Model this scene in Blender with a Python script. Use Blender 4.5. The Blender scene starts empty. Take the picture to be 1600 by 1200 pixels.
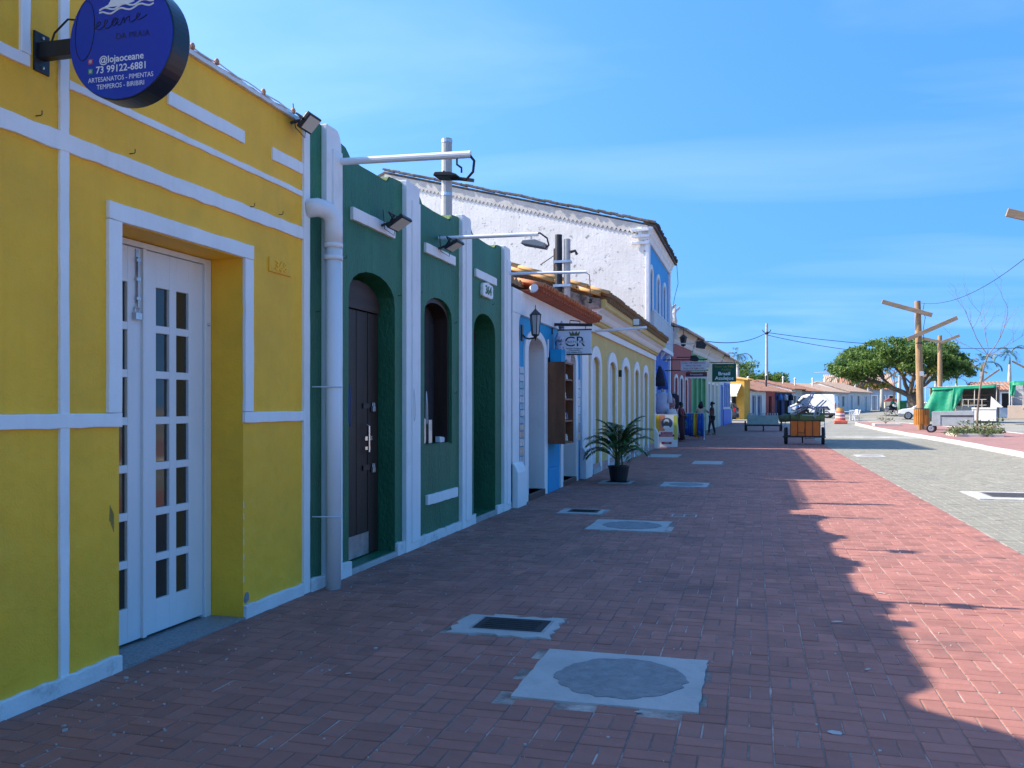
import bpy, bmesh, math, random
import numpy as np
from mathutils import Vector, Matrix, Quaternion
R = math.radians
rnd = random.Random(7)
sc = bpy.context.scene
COL = sc.collection

# ------------------------------------------------------------------ camera
YAW = math.atan(380 / 1400)                      # camera looks this far left of the street
cam = bpy.data.cameras.new('camera'); cam.sensor_width = 36; cam.lens = 36 * 1400 / 1600
cam.shift_y = 35 / 1600; cam.clip_start = 0.05; cam.clip_end = 9000
camo = bpy.data.objects.new('camera', cam); COL.objects.link(camo)
camo.location = (0, 0, 1.5); camo.rotation_euler = (R(90), 0, YAW)
sc.camera = camo

# ------------------------------------------------------------------ light
SUNV = Vector((1.16, 0.10, -1.0)).normalized()   # the way the light travels
ELEV = math.asin(-SUNV.z); AZ = math.atan2(-SUNV.x, -SUNV.y)
w = bpy.data.worlds.new('World'); sc.world = w; w.use_nodes = True
nt = w.node_tree; N = nt.nodes; L = nt.links
bg = N['Background']; bg.inputs[1].default_value = 0.116
sky = N.new('ShaderNodeTexSky'); sky.sky_type = 'NISHITA'; sky.sun_disc = False
sky.sun_elevation = ELEV; sky.sun_rotation = AZ
sky.air_density = 1.0; sky.dust_density = 1.2; sky.ozone_density = 2.5; sky.altitude = 0
hsv = N.new('ShaderNodeHueSaturation'); hsv.inputs['Saturation'].default_value = 1.32; hsv.inputs['Value'].default_value = 1.0
L.new(sky.outputs[0], hsv.inputs['Color'])
# the whole sky a little clearer near the horizon: clean sea air
tv = N.new('ShaderNodeTexCoord'); vmul = N.new('ShaderNodeVectorMath'); vmul.operation = 'MULTIPLY_ADD'
vmul.inputs[1].default_value = (1, 1, 0.66); vmul.inputs[2].default_value = (0, 0, 0.42)
vnor = N.new('ShaderNodeVectorMath'); vnor.operation = 'NORMALIZE'
L.new(tv.outputs['Generated'], vmul.inputs[0]); L.new(vmul.outputs[0], vnor.inputs[0]); L.new(vnor.outputs[0], sky.inputs['Vector'])
# thin cirrus, the same everywhere over the dome
tc = N.new('ShaderNodeTexCoord')
sep = N.new('ShaderNodeSeparateXYZ'); L.new(tc.outputs['Generated'], sep.inputs[0])
mz = N.new('ShaderNodeMath'); mz.operation = 'MAXIMUM'; L.new(sep.outputs['Z'], mz.inputs[0]); mz.inputs[1].default_value = 0.0
az = N.new('ShaderNodeMath'); az.operation = 'ADD'; L.new(mz.outputs[0], az.inputs[0]); az.inputs[1].default_value = 0.16
dv = N.new('ShaderNodeVectorMath'); dv.operation = 'DIVIDE'
cb = N.new('ShaderNodeCombineXYZ'); [L.new(az.outputs[0], cb.inputs[i]) for i in range(3)]
L.new(tc.outputs['Generated'], dv.inputs[0]); L.new(cb.outputs[0], dv.inputs[1])
mp = N.new('ShaderNodeMapping'); mp.inputs['Rotation'].default_value = (0, 0, R(24)); mp.inputs['Scale'].default_value = (0.50, 1.15, 0.0)
mp.inputs['Location'].default_value = (0.45, 1.16, 0)
L.new(dv.outputs[0], mp.inputs[0])
n1 = N.new('ShaderNodeTexNoise'); n1.inputs['Scale'].default_value = 1.1; n1.inputs['Detail'].default_value = 7; n1.inputs['Roughness'].default_value = 0.50; n1.inputs['Distortion'].default_value = 0.5
L.new(mp.outputs[0], n1.inputs['Vector'])
cr = N.new('ShaderNodeValToRGB'); cr.color_ramp.elements[0].position = 0.50; cr.color_ramp.elements[1].position = 0.85
cr.color_ramp.elements[0].color = (0, 0, 0, 1); cr.color_ramp.elements[1].color = (0.13, 0.13, 0.13, 1)
L.new(n1.outputs[0], cr.inputs[0])
mx = N.new('ShaderNodeMix'); mx.data_type = 'RGBA'; mx.inputs['B'].default_value = (5.6, 6.0, 6.8, 1)
L.new(cr.outputs[0], mx.inputs['Factor']); L.new(hsv.outputs[0], mx.inputs['A']); L.new(mx.outputs['Result'], bg.inputs[0])

sun = bpy.data.lights.new('sun', 'SUN'); sun.energy = 2.6; sun.angle = R(0.55); sun.color = (1.0, 0.91, 0.78)
suno = bpy.data.objects.new('sun', sun); COL.objects.link(suno)
suno.rotation_euler = SUNV.to_track_quat('-Z', 'Y').to_euler(); suno.location = (-30, -3, 30)
sc.view_settings.view_transform = 'Standard'; sc.view_settings.look = 'None'
sc.view_settings.gamma = 1; sc.view_settings.use_curve_mapping = False
sc.view_settings.exposure = 1.78
sc.render.engine = 'CYCLES'; sc.cycles.max_bounces = 6; sc.cycles.transparent_max_bounces = 6
sc.cycles.caustics_reflective = False; sc.cycles.caustics_refractive = False

# ------------------------------------------------------------------ helpers
def gz(y):                                        # the street rises gently beyond fifty metres
    return 0.0 if y < 50 else min(0.0125 * (y - 50), 0.95)

def new_obj(name, data, parent=None):
    o = bpy.data.objects.new(name, data); COL.objects.link(o)
    if parent is not None: o.parent = parent
    return o

def tag(o, label=None, cat=None, group=None, kind=None):
    if label: o['label'] = label
    if cat: o['category'] = cat
    if group: o['group'] = group
    if kind: o['kind'] = kind
    return o

def thing(name, label, cat, loc=(0, 0, 0), rz=0.0, group=None):
    o = new_obj(name, None); o.empty_display_size = 0.2
    o.location = loc; o.rotation_euler = (0, 0, rz)
    return tag(o, label, cat, group)

class MB:
    """collects shapes and links them as one mesh object"""
    def __init__(s): s.v = []; s.f = []
    def add(s, vs, fs):
        n = len(s.v); s.v += [tuple(p) for p in vs]; s.f += [tuple(i + n for i in q) for q in fs]; return s
    def box(s, x0, y0, z0, x1, y1, z1):
        x0, x1 = min(x0, x1), max(x0, x1); y0, y1 = min(y0, y1), max(y0, y1); z0, z1 = min(z0, z1), max(z0, z1)
        return s.add([(x0,y0,z0),(x1,y0,z0),(x1,y1,z0),(x0,y1,z0),(x0,y0,z1),(x1,y0,z1),(x1,y1,z1),(x0,y1,z1)],
                     [(0,3,2,1),(4,5,6,7),(0,1,5,4),(1,2,6,5),(2,3,7,6),(3,0,4,7)])
    def bar(s, a, b, w, h, up=(0, 0, 1)):          # a rectangular bar from a to b
        a, b = Vector(a), Vector(b); d = (b - a).normalized(); u = Vector(up)
        if abs(d.dot(u)) > 0.98: u = Vector((0, 1, 0))
        r = d.cross(u).normalized(); u = r.cross(d).normalized()
        vs = [p + r * sx * w / 2 + u * sz * h / 2 for p in (a, b) for sx, sz in ((-1,-1),(1,-1),(1,1),(-1,1))]
        return s.add(vs, [(0,3,2,1),(4,5,6,7),(0,1,5,4),(1,2,6,5),(2,3,7,6),(3,0,4,7)])
    def prism(s, pts, axis, a, b):
        mk = {'x': lambda p, t: (t, p[0], p[1]), 'y': lambda p, t: (p[0], t, p[1]), 'z': lambda p, t: (p[0], p[1], t)}[axis]
        n = len(pts)
        vs = [mk(p, a) for p in pts] + [mk(p, b) for p in pts]
        fs = [tuple(range(n))[::-1], tuple(range(n, 2 * n))] + [(i, (i + 1) % n, n + (i + 1) % n, n + i) for i in range(n)]
        return s.add(vs, fs)
    def tube(s, pts, r, n=8, cap=True):
        pts = [Vector(p) for p in pts]; m = len(pts)
        rs = r if isinstance(r, (list, tuple)) else [r] * m
        t0 = (pts[1] - pts[0]).normalized(); u = t0.orthogonal().normalized(); vs = []
        for i, p in enumerate(pts):
            t = ((pts[min(i + 1, m - 1)] - pts[max(i - 1, 0)])).normalized()
            u = (u - t * u.dot(t)); u = u.normalized() if u.length > 1e-6 else t.orthogonal().normalized()
            q = t.cross(u)
            for k in range(n):
                a = 2 * math.pi * k / n; vs.append(p + (u * math.cos(a) + q * math.sin(a)) * rs[i])
        fs = [(i*n+k, i*n+(k+1) % n, (i+1)*n+(k+1) % n, (i+1)*n+k) for i in range(m-1) for k in range(n)]
        if cap: fs += [tuple(range(n))[::-1], tuple(range((m-1)*n, m*n))]
        return s.add(vs, fs)
    def lathe(s, prof, n=16, c=(0, 0, 0), M=None):
        vs = []; m = len(prof); M = M or Matrix.Identity(3); c = Vector(c)
        for r, z in prof:
            for k in range(n):
                a = 2 * math.pi * k / n; vs.append(c + M @ Vector((r * math.cos(a), r * math.sin(a), z)))
        fs = [(i*n+k, i*n+(k+1) % n, (i+1)*n+(k+1) % n, (i+1)*n+k) for i in range(m-1) for k in range(n)]
        fs += [tuple(range(n))[::-1], tuple(range((m-1)*n, m*n))]
        return s.add(vs, fs)
    def ball(s, c, rx, ry=None, rz=None, n=10, m=7):
        ry = ry or rx; rz = rz or rx; vs = [(c[0], c[1], c[2]-rz)]
        for i in range(1, m):
            a = math.pi * i / m - math.pi / 2
            vs += [(c[0]+rx*math.cos(a)*math.cos(2*math.pi*k/n), c[1]+ry*math.cos(a)*math.sin(2*math.pi*k/n), c[2]+rz*math.sin(a)) for k in range(n)]
        vs.append((c[0], c[1], c[2]+rz)); top = len(vs) - 1
        fs = [(0, 1+(k+1) % n, 1+k) for k in range(n)]
        fs += [(1+i*n+k, 1+i*n+(k+1) % n, 1+(i+1)*n+(k+1) % n, 1+(i+1)*n+k) for i in range(m-2) for k in range(n)]
        fs += [(1+(m-2)*n+k, 1+(m-2)*n+(k+1) % n, top) for k in range(n)]
        return s.add(vs, fs)
    def strip_y(s, y0, y1, z0, z1, x0, x1, j=0.003, step=0.11):   # hand-cut render band along the street
        n = max(1, int((y1 - y0) / step)); vs = []
        for i in range(n + 1):
            y = y0 + (y1 - y0) * i / n; a = rnd.uniform(-j, j); b = rnd.uniform(-j, j)
            vs += [(x0, y, z0 + a), (x1, y, z0 + a), (x1, y, z1 + b), (x0, y, z1 + b)]
        fs = [(0, 3, 2, 1), (4*n, 4*n+1, 4*n+2, 4*n+3)]
        fs += [(4*i+k, 4*i+(k+1) % 4, 4*i+4+(k+1) % 4, 4*i+4+k) for i in range(n) for k in range(4)]
        return s.add(vs, fs)
    def strip_z(s, y0, y1, z0, z1, x0, x1, j=0.003, step=0.11):
        n = max(1, int((z1 - z0) / step)); vs = []
        for i in range(n + 1):
            z = z0 + (z1 - z0) * i / n; a = rnd.uniform(-j, j); b = rnd.uniform(-j, j)
            vs += [(x0, y0 + a, z), (x1, y0 + a, z), (x1, y1 + b, z), (x0, y1 + b, z)]
        fs = [(0, 3, 2, 1), (4*n, 4*n+1, 4*n+2, 4*n+3)]
        fs += [(4*i+k, 4*i+(k+1) % 4, 4*i+4+(k+1) % 4, 4*i+4+k) for i in range(n) for k in range(4)]
        return s.add(vs, fs)
    def mesh(s, name):
        me = bpy.data.meshes.new(name); me.from_pydata(s.v, [], s.f)
        if len(s.f) < 60000:
            bm = bmesh.new(); bm.from_mesh(me); bmesh.ops.recalc_face_normals(bm, faces=bm.faces); bm.to_mesh(me); bm.free()
        return me
    def build(s, name, mat, parent=None, smooth=False, bevel=0.0, world=False, loc=None, rot=None, seg=2):
        if world and parent is not None:
            p = parent.location; s.v = [(v[0]-p.x, v[1]-p.y, v[2]-p.z) for v in s.v]
        me = s.mesh(name); me.materials.append(mat)
        if smooth: me.polygons.foreach_set('use_smooth', [True] * len(me.polygons))
        o = new_obj(name, me, parent)
        if loc is not None: o.location = loc
        if rot is not None: o.rotation_euler = rot
        if bevel:
            b = o.modifiers.new('bevel', 'BEVEL'); b.width = bevel; b.segments = seg; b.limit_method = 'ANGLE'; b.angle_limit = R(35)
        return o

def text_mesh(body, size, extrude=0.002, align='CENTER', sx=1.0, shear=0.0, offset=0.0):
    cu = bpy.data.curves.new('lettering', 'FONT'); cu.body = body; cu.size = size; cu.extrude = extrude
    cu.align_x = align; cu.align_y = 'CENTER'; cu.shear = shear; cu.offset = offset; cu.resolution_u = 3
    o = bpy.data.objects.new('lettering', cu)
    me = bpy.data.meshes.new_from_object(o)
    bpy.data.objects.remove(o); bpy.data.curves.remove(cu)
    if sx != 1.0: me.transform(Matrix.Diagonal((sx, 1, 1, 1)))
    me.materials.clear(); me.name = 'lettering'
    return me

FACE_CAM = (R(90), 0, 0)            # lettering that faces down the street towards -Y
FACE_ST = (R(90), 0, R(90))         # lettering on a wall that faces the street (+X)
def lettering(body, size, mat, parent, loc, rot, world=True, name='lettering', **k):
    me = text_mesh(body, size, **k); me.materials.append(mat)
    o = new_obj(name, me, parent)
    o.location = Vector(loc) - (parent.location if world else Vector((0, 0, 0))); o.rotation_euler = rot
    return o

# ------------------------------------------------------------------ materials
def pmat(name, col, rough=0.75, var=0.10, vscale=2.5, bump=0.0, bscale=60.0, bdist=0.01, stain=None, sfac=0.0, sscale=1.2, spath=(0.55, 0.75), metal=0.0, spec=0.4, coat=0.0, tone=0.0, stretch=(1, 1, 1), low=0.0, streak=0.0):
    m = bpy.data.materials.new(name); m.use_nodes = True
    t = m.node_tree; n = t.nodes; l = t.links; b = n['Principled BSDF']
    b.inputs['Roughness'].default_value = rough; b.inputs['Metallic'].default_value = metal
    b.inputs['Specular IOR Level'].default_value = spec; b.inputs['Coat Weight'].default_value = coat
    co = n.new('ShaderNodeTexCoord'); mp = n.new('ShaderNodeMapping'); mp.inputs['Scale'].default_value = stretch
    l.new(co.outputs['Object'], mp.inputs[0])
    c = Vector(col)
    no = n.new('ShaderNodeTexNoise'); no.inputs['Scale'].default_value = vscale; no.inputs['Detail'].default_value = 6; no.inputs['Roughness'].default_value = 0.62
    l.new(mp.outputs[0], no.inputs['Vector'])
    ra = n.new('ShaderNodeValToRGB'); ra.color_ramp.elements[0].position = 0.3; ra.color_ramp.elements[1].position = 0.7
    ra.color_ramp.elements[0].color = (*(c * (1 - var)), 1); ra.color_ramp.elements[1].color = (*(c * (1 + var)), 1)
    l.new(no.outputs[0], ra.inputs[0]); out = ra.outputs[0]
    if stain is not None:
        ns = n.new('ShaderNodeTexNoise'); ns.inputs['Scale'].default_value = sscale; ns.inputs['Detail'].default_value = 9; ns.inputs['Roughness'].default_value = 0.7
        l.new(mp.outputs[0], ns.inputs['Vector'])
        rs = n.new('ShaderNodeValToRGB'); rs.color_ramp.elements[0].position = spath[0]; rs.color_ramp.elements[1].position = spath[1]
        rs.color_ramp.elements[0].color = (0, 0, 0, 1); rs.color_ramp.elements[1].color = (sfac, sfac, sfac, 1)
        l.new(ns.outputs[0], rs.inputs[0])
        mi = n.new('ShaderNodeMix'); mi.data_type = 'RGBA'; mi.inputs['B'].default_value = (*stain, 1)
        l.new(rs.outputs[0], mi.inputs['Factor']); l.new(out, mi.inputs['A']); out = mi.outputs['Result']
    if streak:                                       # rain streaks and brush marks that run down the wall
        m2 = n.new('ShaderNodeMapping'); m2.inputs['Scale'].default_value = (5.5, 5.5, 0.22); l.new(co.outputs['Object'], m2.inputs[0])
        nk = n.new('ShaderNodeTexNoise'); nk.inputs['Scale'].default_value = 2.6; nk.inputs['Detail'].default_value = 7; nk.inputs['Roughness'].default_value = 0.65; l.new(m2.outputs[0], nk.inputs['Vector'])
        rk = n.new('ShaderNodeValToRGB'); rk.color_ramp.elements[0].position = 0.48; rk.color_ramp.elements[1].position = 0.78
        rk.color_ramp.elements[0].color = (0, 0, 0, 1); rk.color_ramp.elements[1].color = (streak, streak, streak, 1); l.new(nk.outputs[0], rk.inputs[0])
        mk = n.new('ShaderNodeMix'); mk.data_type = 'RGBA'; mk.inputs['B'].default_value = (*(c * 0.45), 1); l.new(rk.outputs[0], mk.inputs['Factor']); l.new(out, mk.inputs['A']); out = mk.outputs['Result']
    if tone:
        at = n.new('ShaderNodeAttribute'); at.attribute_name = 'tone'
        mr = n.new('ShaderNodeMapRange'); mr.inputs['To Min'].default_value = 1 - tone; mr.inputs['To Max'].default_value = 1 + tone
        l.new(at.outputs['Fac'], mr.inputs['Value'])
        vm = n.new('ShaderNodeVectorMath'); vm.operation = 'SCALE'; l.new(out, vm.inputs[0]); l.new(mr.outputs[0], vm.inputs['Scale']); out = vm.outputs[0]
    l.new(out, b.inputs['Base Color'])
    if bump:
        nb = n.new('ShaderNodeTexNoise'); nb.inputs['Scale'].default_value = bscale; nb.inputs['Detail'].default_value = 5; nb.inputs['Roughness'].default_value = 0.6
        l.new(mp.outputs[0], nb.inputs['Vector']); src = nb.outputs[0]
        if low:
            nl = n.new('ShaderNodeTexNoise'); nl.inputs['Scale'].default_value = bscale * 0.07; nl.inputs['Detail'].default_value = 2
            l.new(mp.outputs[0], nl.inputs['Vector'])
            ad = n.new('ShaderNodeMath'); ad.operation = 'MULTIPLY_ADD'; l.new(nl.outputs[0], ad.inputs[0]); ad.inputs[1].default_value = low; l.new(src, ad.inputs[2]); src = ad.outputs[0]
        bu = n.new('ShaderNodeBump'); bu.inputs['Strength'].default_value = bump; bu.inputs['Distance'].default_value = bdist
        l.new(src, bu.inputs['Height']); l.new(bu.outputs[0], b.inputs['Normal'])
    m.diffuse_color = (*col, 1)
    return m

def glass(name, col=(0.02, 0.025, 0.03), rough=0.04):
    m = bpy.data.materials.new(name); m.use_nodes = True
    b = m.node_tree.nodes['Principled BSDF']; b.inputs['Base Color'].default_value = (*col, 1); b.inputs['Roughness'].default_value = rough
    b.inputs['Specular IOR Level'].default_value = 0.6; return m

M = {}
M['yellow'] = pmat('yellow_paint', (0.98, 0.51, 0.028), 0.58, 0.09, 1.4, 0.5, 80, 0.010, (0.62, 0.36, 0.04), 0.42, 1.1, (0.50, 0.74), low=4, streak=0.10)
M['white'] = pmat('white_paint', (0.83, 0.83, 0.81), 0.62, 0.05, 2.0, 0.35, 70, 0.005, (0.45, 0.43, 0.38), 0.40, 1.6, (0.56, 0.8), low=2, streak=0.16)
M['plinth'] = pmat('plinth_paint', (0.74, 0.74, 0.72), 0.7, 0.08, 4.0, 0.6, 40, 0.012, (0.22, 0.21, 0.19), 0.8, 3.5, (0.56, 0.72), low=2)
M['green'] = pmat('green_paint', (0.022, 0.150, 0.072), 0.5, 0.25, 2.2, 0.8, 34, 0.018, (0.05, 0.15, 0.06), 0.5, 1.3, (0.5, 0.75), stretch=(1, 1, 0.55), low=1, streak=0.5)
M['greencap'] = pmat('green_moss_cap', (0.10, 0.16, 0.05), 0.85, 0.3, 6, 0.6, 30, 0.02, (0.03, 0.04, 0.03), 0.7, 5)
M['door_white'] = pmat('door_paint', (0.74, 0.75, 0.75), 0.38, 0.05, 3.0, 0.15, 60, 0.003, (0.35, 0.33, 0.28), 0.3, 2.0, (0.62, 0.85), stretch=(1, 1, 0.25))
M['pane'] = glass('pane_glass', (0.035, 0.033, 0.026), 0.05)
M['darkwood'] = pmat('dark_wood', (0.034, 0.017, 0.012), 0.5, 0.4, 5, 0.5, 40, 0.006, (0.02, 0.012, 0.01), 0.7, 3, stretch=(3, 3, 0.25))
M['brownwood'] = pmat('arch_wood', (0.045, 0.024, 0.018), 0.55, 0.3, 5, 0.4, 40, 0.006, stretch=(1, 0.3, 3))
M['steel'] = pmat('scuffed_steel', (0.55, 0.55, 0.56), 0.35, 0.3, 8, 0.2, 30, 0.003, (0.2, 0.2, 0.2), 0.5, 4, metal=0.9)
M['chrome'] = pmat('chrome', (0.7, 0.7, 0.7), 0.2, 0.05, 4, metal=1.0)
M['black'] = pmat('black_metal', (0.018, 0.018, 0.020), 0.42, 0.2, 6)
M['blackm'] = pmat('black_matt', (0.022, 0.022, 0.024), 0.75, 0.25, 6)
M['rubber'] = pmat('rubber', (0.028, 0.028, 0.029), 0.85, 0.3, 10)
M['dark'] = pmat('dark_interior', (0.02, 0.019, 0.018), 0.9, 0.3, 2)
M['lampglass'] = pmat('lamp_lens', (0.62, 0.60, 0.52), 0.25, 0.05, 3)
M['pvc'] = pmat('painted_pipe', (0.76, 0.77, 0.78), 0.35, 0.03, 3, 0.1, 12, 0.004)
M['tube'] = pmat('galvanised_tube', (0.66, 0.67, 0.68), 0.35, 0.06, 4)
M['concrete'] = pmat('concrete', (0.34, 0.34, 0.33), 0.85, 0.2, 6, 0.5, 40, 0.01, (0.16, 0.16, 0.15), 0.6, 4)
M['granite'] = pmat('granite_sill', (0.24, 0.25, 0.26), 0.5, 0.4, 60, 0.2, 60, 0.003)
M['cement_w'] = pmat('pale_cement', (0.46, 0.45, 0.43), 0.85, 0.14, 6, 0.7, 30, 0.012, (0.20, 0.19, 0.18), 0.6, 3, (0.5, 0.75))
M['cement_g'] = pmat('grey_rough_cement', (0.27, 0.275, 0.28), 0.9, 0.22, 14, 1.0, 28, 0.03, (0.12, 0.12, 0.12), 0.6, 7)
M['brick'] = pmat('red_paver', (0.350, 0.150, 0.115), 0.82, 0.18, 4.5, 0.35, 55, 0.005, (0.12, 0.075, 0.07), 0.75, 0.9, (0.50, 0.72), tone=0.17)
M['joint'] = pmat('sand_joint', (0.22, 0.17, 0.15), 0.95, 0.30, 12, 0.5, 90, 0.004, (0.60, 0.52, 0.46), 0.8, 2.2, (0.49, 0.63))
M['paver'] = pmat('grey_paver', (0.255, 0.240, 0.190), 0.85, 0.14, 3.5, 0.4, 55, 0.005, (0.17, 0.17, 0.15), 0.5, 0.7, (0.5, 0.75), tone=0.15)
M['joint2'] = pmat('grey_joint', (0.30, 0.295, 0.26), 0.95, 0.3, 12, 0.4, 90, 0.004, (0.56, 0.55, 0.49), 0.8, 1.2, (0.47, 0.62))
M['asphalt'] = pmat('far_grey_paving', (0.265, 0.255, 0.215), 0.9, 0.22, 0.9, 0.3, 30, 0.006, (0.16, 0.155, 0.14), 0.5, 0.35, (0.5, 0.7))
M['redpave'] = pmat('far_red_paving', (0.33, 0.175, 0.15), 0.88, 0.2, 3, 0.4, 45, 0.006, (0.16, 0.08, 0.07), 0.5, 0.5, (0.5, 0.7))
M['kerb'] = pmat('kerb_whitewash', (0.62, 0.59, 0.50), 0.85, 0.12, 5, 0.4, 30, 0.01, (0.25, 0.22, 0.18), 0.7, 2.5, (0.55, 0.72))
M['terrain'] = pmat('sandy_ground', (0.32, 0.28, 0.21), 0.95, 0.25, 0.05)
M['sea'] = pmat('sea_water', (0.03, 0.14, 0.20), 0.15, 0.2, 0.02)
# ------------------------------------------------------------------ ground
def sheet(name, rows, dz, mat, label=None):
    """rows: (y, x_left, x_right); the sheet follows the rise of the street"""
    vs = []; fs = []
    for y, a, b in rows: vs += [(a, y, gz(y) + dz), (b, y, gz(y) + dz)]
    for i in range(len(rows) - 1): fs.append((2*i, 2*i+1, 2*i+3, 2*i+2))
    me = bpy.data.meshes.new(name); me.from_pydata(vs, [], fs); me.materials.append(mat)
    o = new_obj(name, me); return tag(o, label, None, None, 'structure')

vs = []; fs = []
rows = [(-60, 0), (50, 0), (126, .95), (232, .95), (262, -4)]
for i, (y, z) in enumerate(rows):
    vs += [(-700, y, z - .05), (700, y, z - .05)]
    if i: fs.append((2*i-2, 2*i-1, 2*i+1, 2*i))
me = bpy.data.meshes.new('ground'); me.from_pydata(vs, [], fs); me.materials.append(M['terrain'])
tag(new_obj('ground', me), kind='structure')
me = bpy.data.meshes.new('sea'); me.from_pydata([(-6000, 240, -1.2), (6000, 240, -1.2), (6000, 8000, -1.2), (-6000, 8000, -1.2)], [], [(0, 1, 2, 3)]); me.materials.append(M['sea'])
tag(new_obj('sea', me), kind='structure')

EDGE = 2.62                                              # red paving meets the grey road
pavement = sheet('pavement', [(-3, -3.62, EDGE), (40, -3.62, EDGE + .05), (50, -4.3, 2.35), (60, -4.2, 2.0), (71, -3.9, 1.55)], -0.0045, M['joint'])
road = sheet('road', [(-3, EDGE + .002, 7.62), (40, EDGE + .052, 7.76), (48.4, 2.41, 7.72)], -0.0045, M['joint2'])
sheet('pavement_far_stretch', [(46, -4.1, 2.49), (50, -4.3, 2.35), (60, -4.2, 2.0), (71, -3.9, 1.55)], 0.002, M['redpave'])
sheet('road_far_stretch', [(45.5, 2.2, 60), (50, 2.2, 60), (71, -60, 60), (90, -60, 60), (126, -60, 70), (230, -60, 120)], -0.016, M['asphalt'])

M['rustplate'] = pmat('brown_cover_plate', (.085, .072, .062), .6, .3, 8, .3, 30, .004)
SLABS = []   # (x0, x1, y0, y1): no paver there
def slab_rect(x0, x1, y0, y1): SLABS.append((x0, x1, y0, y1))
slab_rect(-1.21, -.28, 4.46, 5.38); slab_rect(-1.92, -1.33, 5.66, 6.12); slab_rect(-2.0, -1.04, 10.76, 11.74)
slab_rect(-2.68, -2.08, 12.3, 12.85); slab_rect(-1.72, -.86, 16.95, 17.9); slab_rect(-1.6, -.84, 23.7, 25.0)
slab_rect(-2.95, -2.35, 17.35, 17.95); slab_rect(-3.1, -2.2, 26.6, 28.2); slab_rect(3.45, 4.75, 15.9, 17.4); slab_rect(2.95, 3.75, 28.4, 29.6)

def weave(x0, x1, y0, y1, u=0.2105):
    """basket-weave: squares of two bricks, turned every other square"""
    L_, W_ = 0.2035, 0.0985; out = []
    nx = int((x1 - x0) / u); ny = int((y1 - y0) / u)
    for i in range(nx + 1):
        for j in range(ny):
            cx = x0 + (i + .5) * u; cy = y0 + (j + .5) * u
            if cx + u / 2 > x1 + u: continue
            for k in (-1, 1):
                if (i + j) % 2: out.append((cx, cy + k * u / 4, L_, W_))
                else: out.append((cx + k * u / 4, cy, W_, L_))
    o2 = []
    for x, y, a, b in out:
        if x + a / 2 > x1 - .004:
            nr = x1 - .006; lf = x - a / 2
            if nr - lf < .03: continue
            x = (nr + lf) / 2; a = nr - lf
        if any(s[0] - .03 < x < s[1] + .03 and s[2] - .03 < y < s[3] + .03 for s in SLABS): continue
        o2.append((x, y, a, b))
    return o2

def cam_xy(x, y, z=0.0):
    c, s = math.cos(YAW), math.sin(YAW); d = -x * s + y * c
    return (800 + 1400 * (x * c + y * s) / d, 635 - 1400 * (z - 1.5) / d, d) if d > .1 else (9e9, 9e9, d)

def brick_field(bricks, ch=0.003, dep=0.008, seed=1):
    g = np.random.default_rng(seed); b = np.array(bricks); n = len(b)
    hx = b[:, 2] / 2 + g.normal(0, .0008, n); hy = b[:, 3] / 2 + g.normal(0, .0008, n)
    ang = g.normal(0, .006, n); z0 = g.normal(0, .0011, n); tx = g.normal(0, .006, n); ty = g.normal(0, .006, n)
    V = np.zeros((n, 12, 3)); sg = [(-1, -1), (1, -1), (1, 1), (-1, 1)]
    for r, (ins, zz) in enumerate(((ch, 0.0), (0.0, -ch), (0.0, -dep))):
        for k, (sx, sy) in enumerate(sg):
            x = sx * (hx - ins); y = sy * (hy - ins)
            V[:, r*4+k, 0] = b[:, 0] + x * np.cos(ang) - y * np.sin(ang)
            V[:, r*4+k, 1] = b[:, 1] + x * np.sin(ang) + y * np.cos(ang)
            V[:, r*4+k, 2] = z0 + tx * x + ty * y + zz
    F = [(0, 1, 2, 3)] + [(4+k, 4+(k+1) % 4, (k+1) % 4, k) for k in range(4)] + [(8+k, 8+(k+1) % 4, 4+(k+1) % 4, 4+k) for k in range(4)]
    F = np.array(F)[None] + (np.arange(n) * 12)[:, None, None]
    return V.reshape(-1, 3), F.reshape(-1, 4), np.repeat(np.clip(g.normal(.5, .22, n), 0, 1), 12)

def fast_mesh(name, V, F, tone, mat):
    me = bpy.data.meshes.new(name); me.vertices.add(len(V)); me.vertices.foreach_set('co', V.ravel().astype(np.float32))
    me.loops.add(F.size); me.loops.foreach_set('vertex_index', F.ravel().astype(np.int32))
    me.polygons.add(len(F)); me.polygons.foreach_set('loop_start', np.arange(0, F.size, 4, dtype=np.int32))
    if tone is not None:
        a = me.attributes.new('tone', 'FLOAT', 'POINT'); a.data.foreach_set('value', tone.astype(np.float32))
    me.polygons.foreach_set('use_smooth', np.zeros(len(F), dtype=bool)); me.update(); me.validate(); me.materials.append(mat); return me

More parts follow.
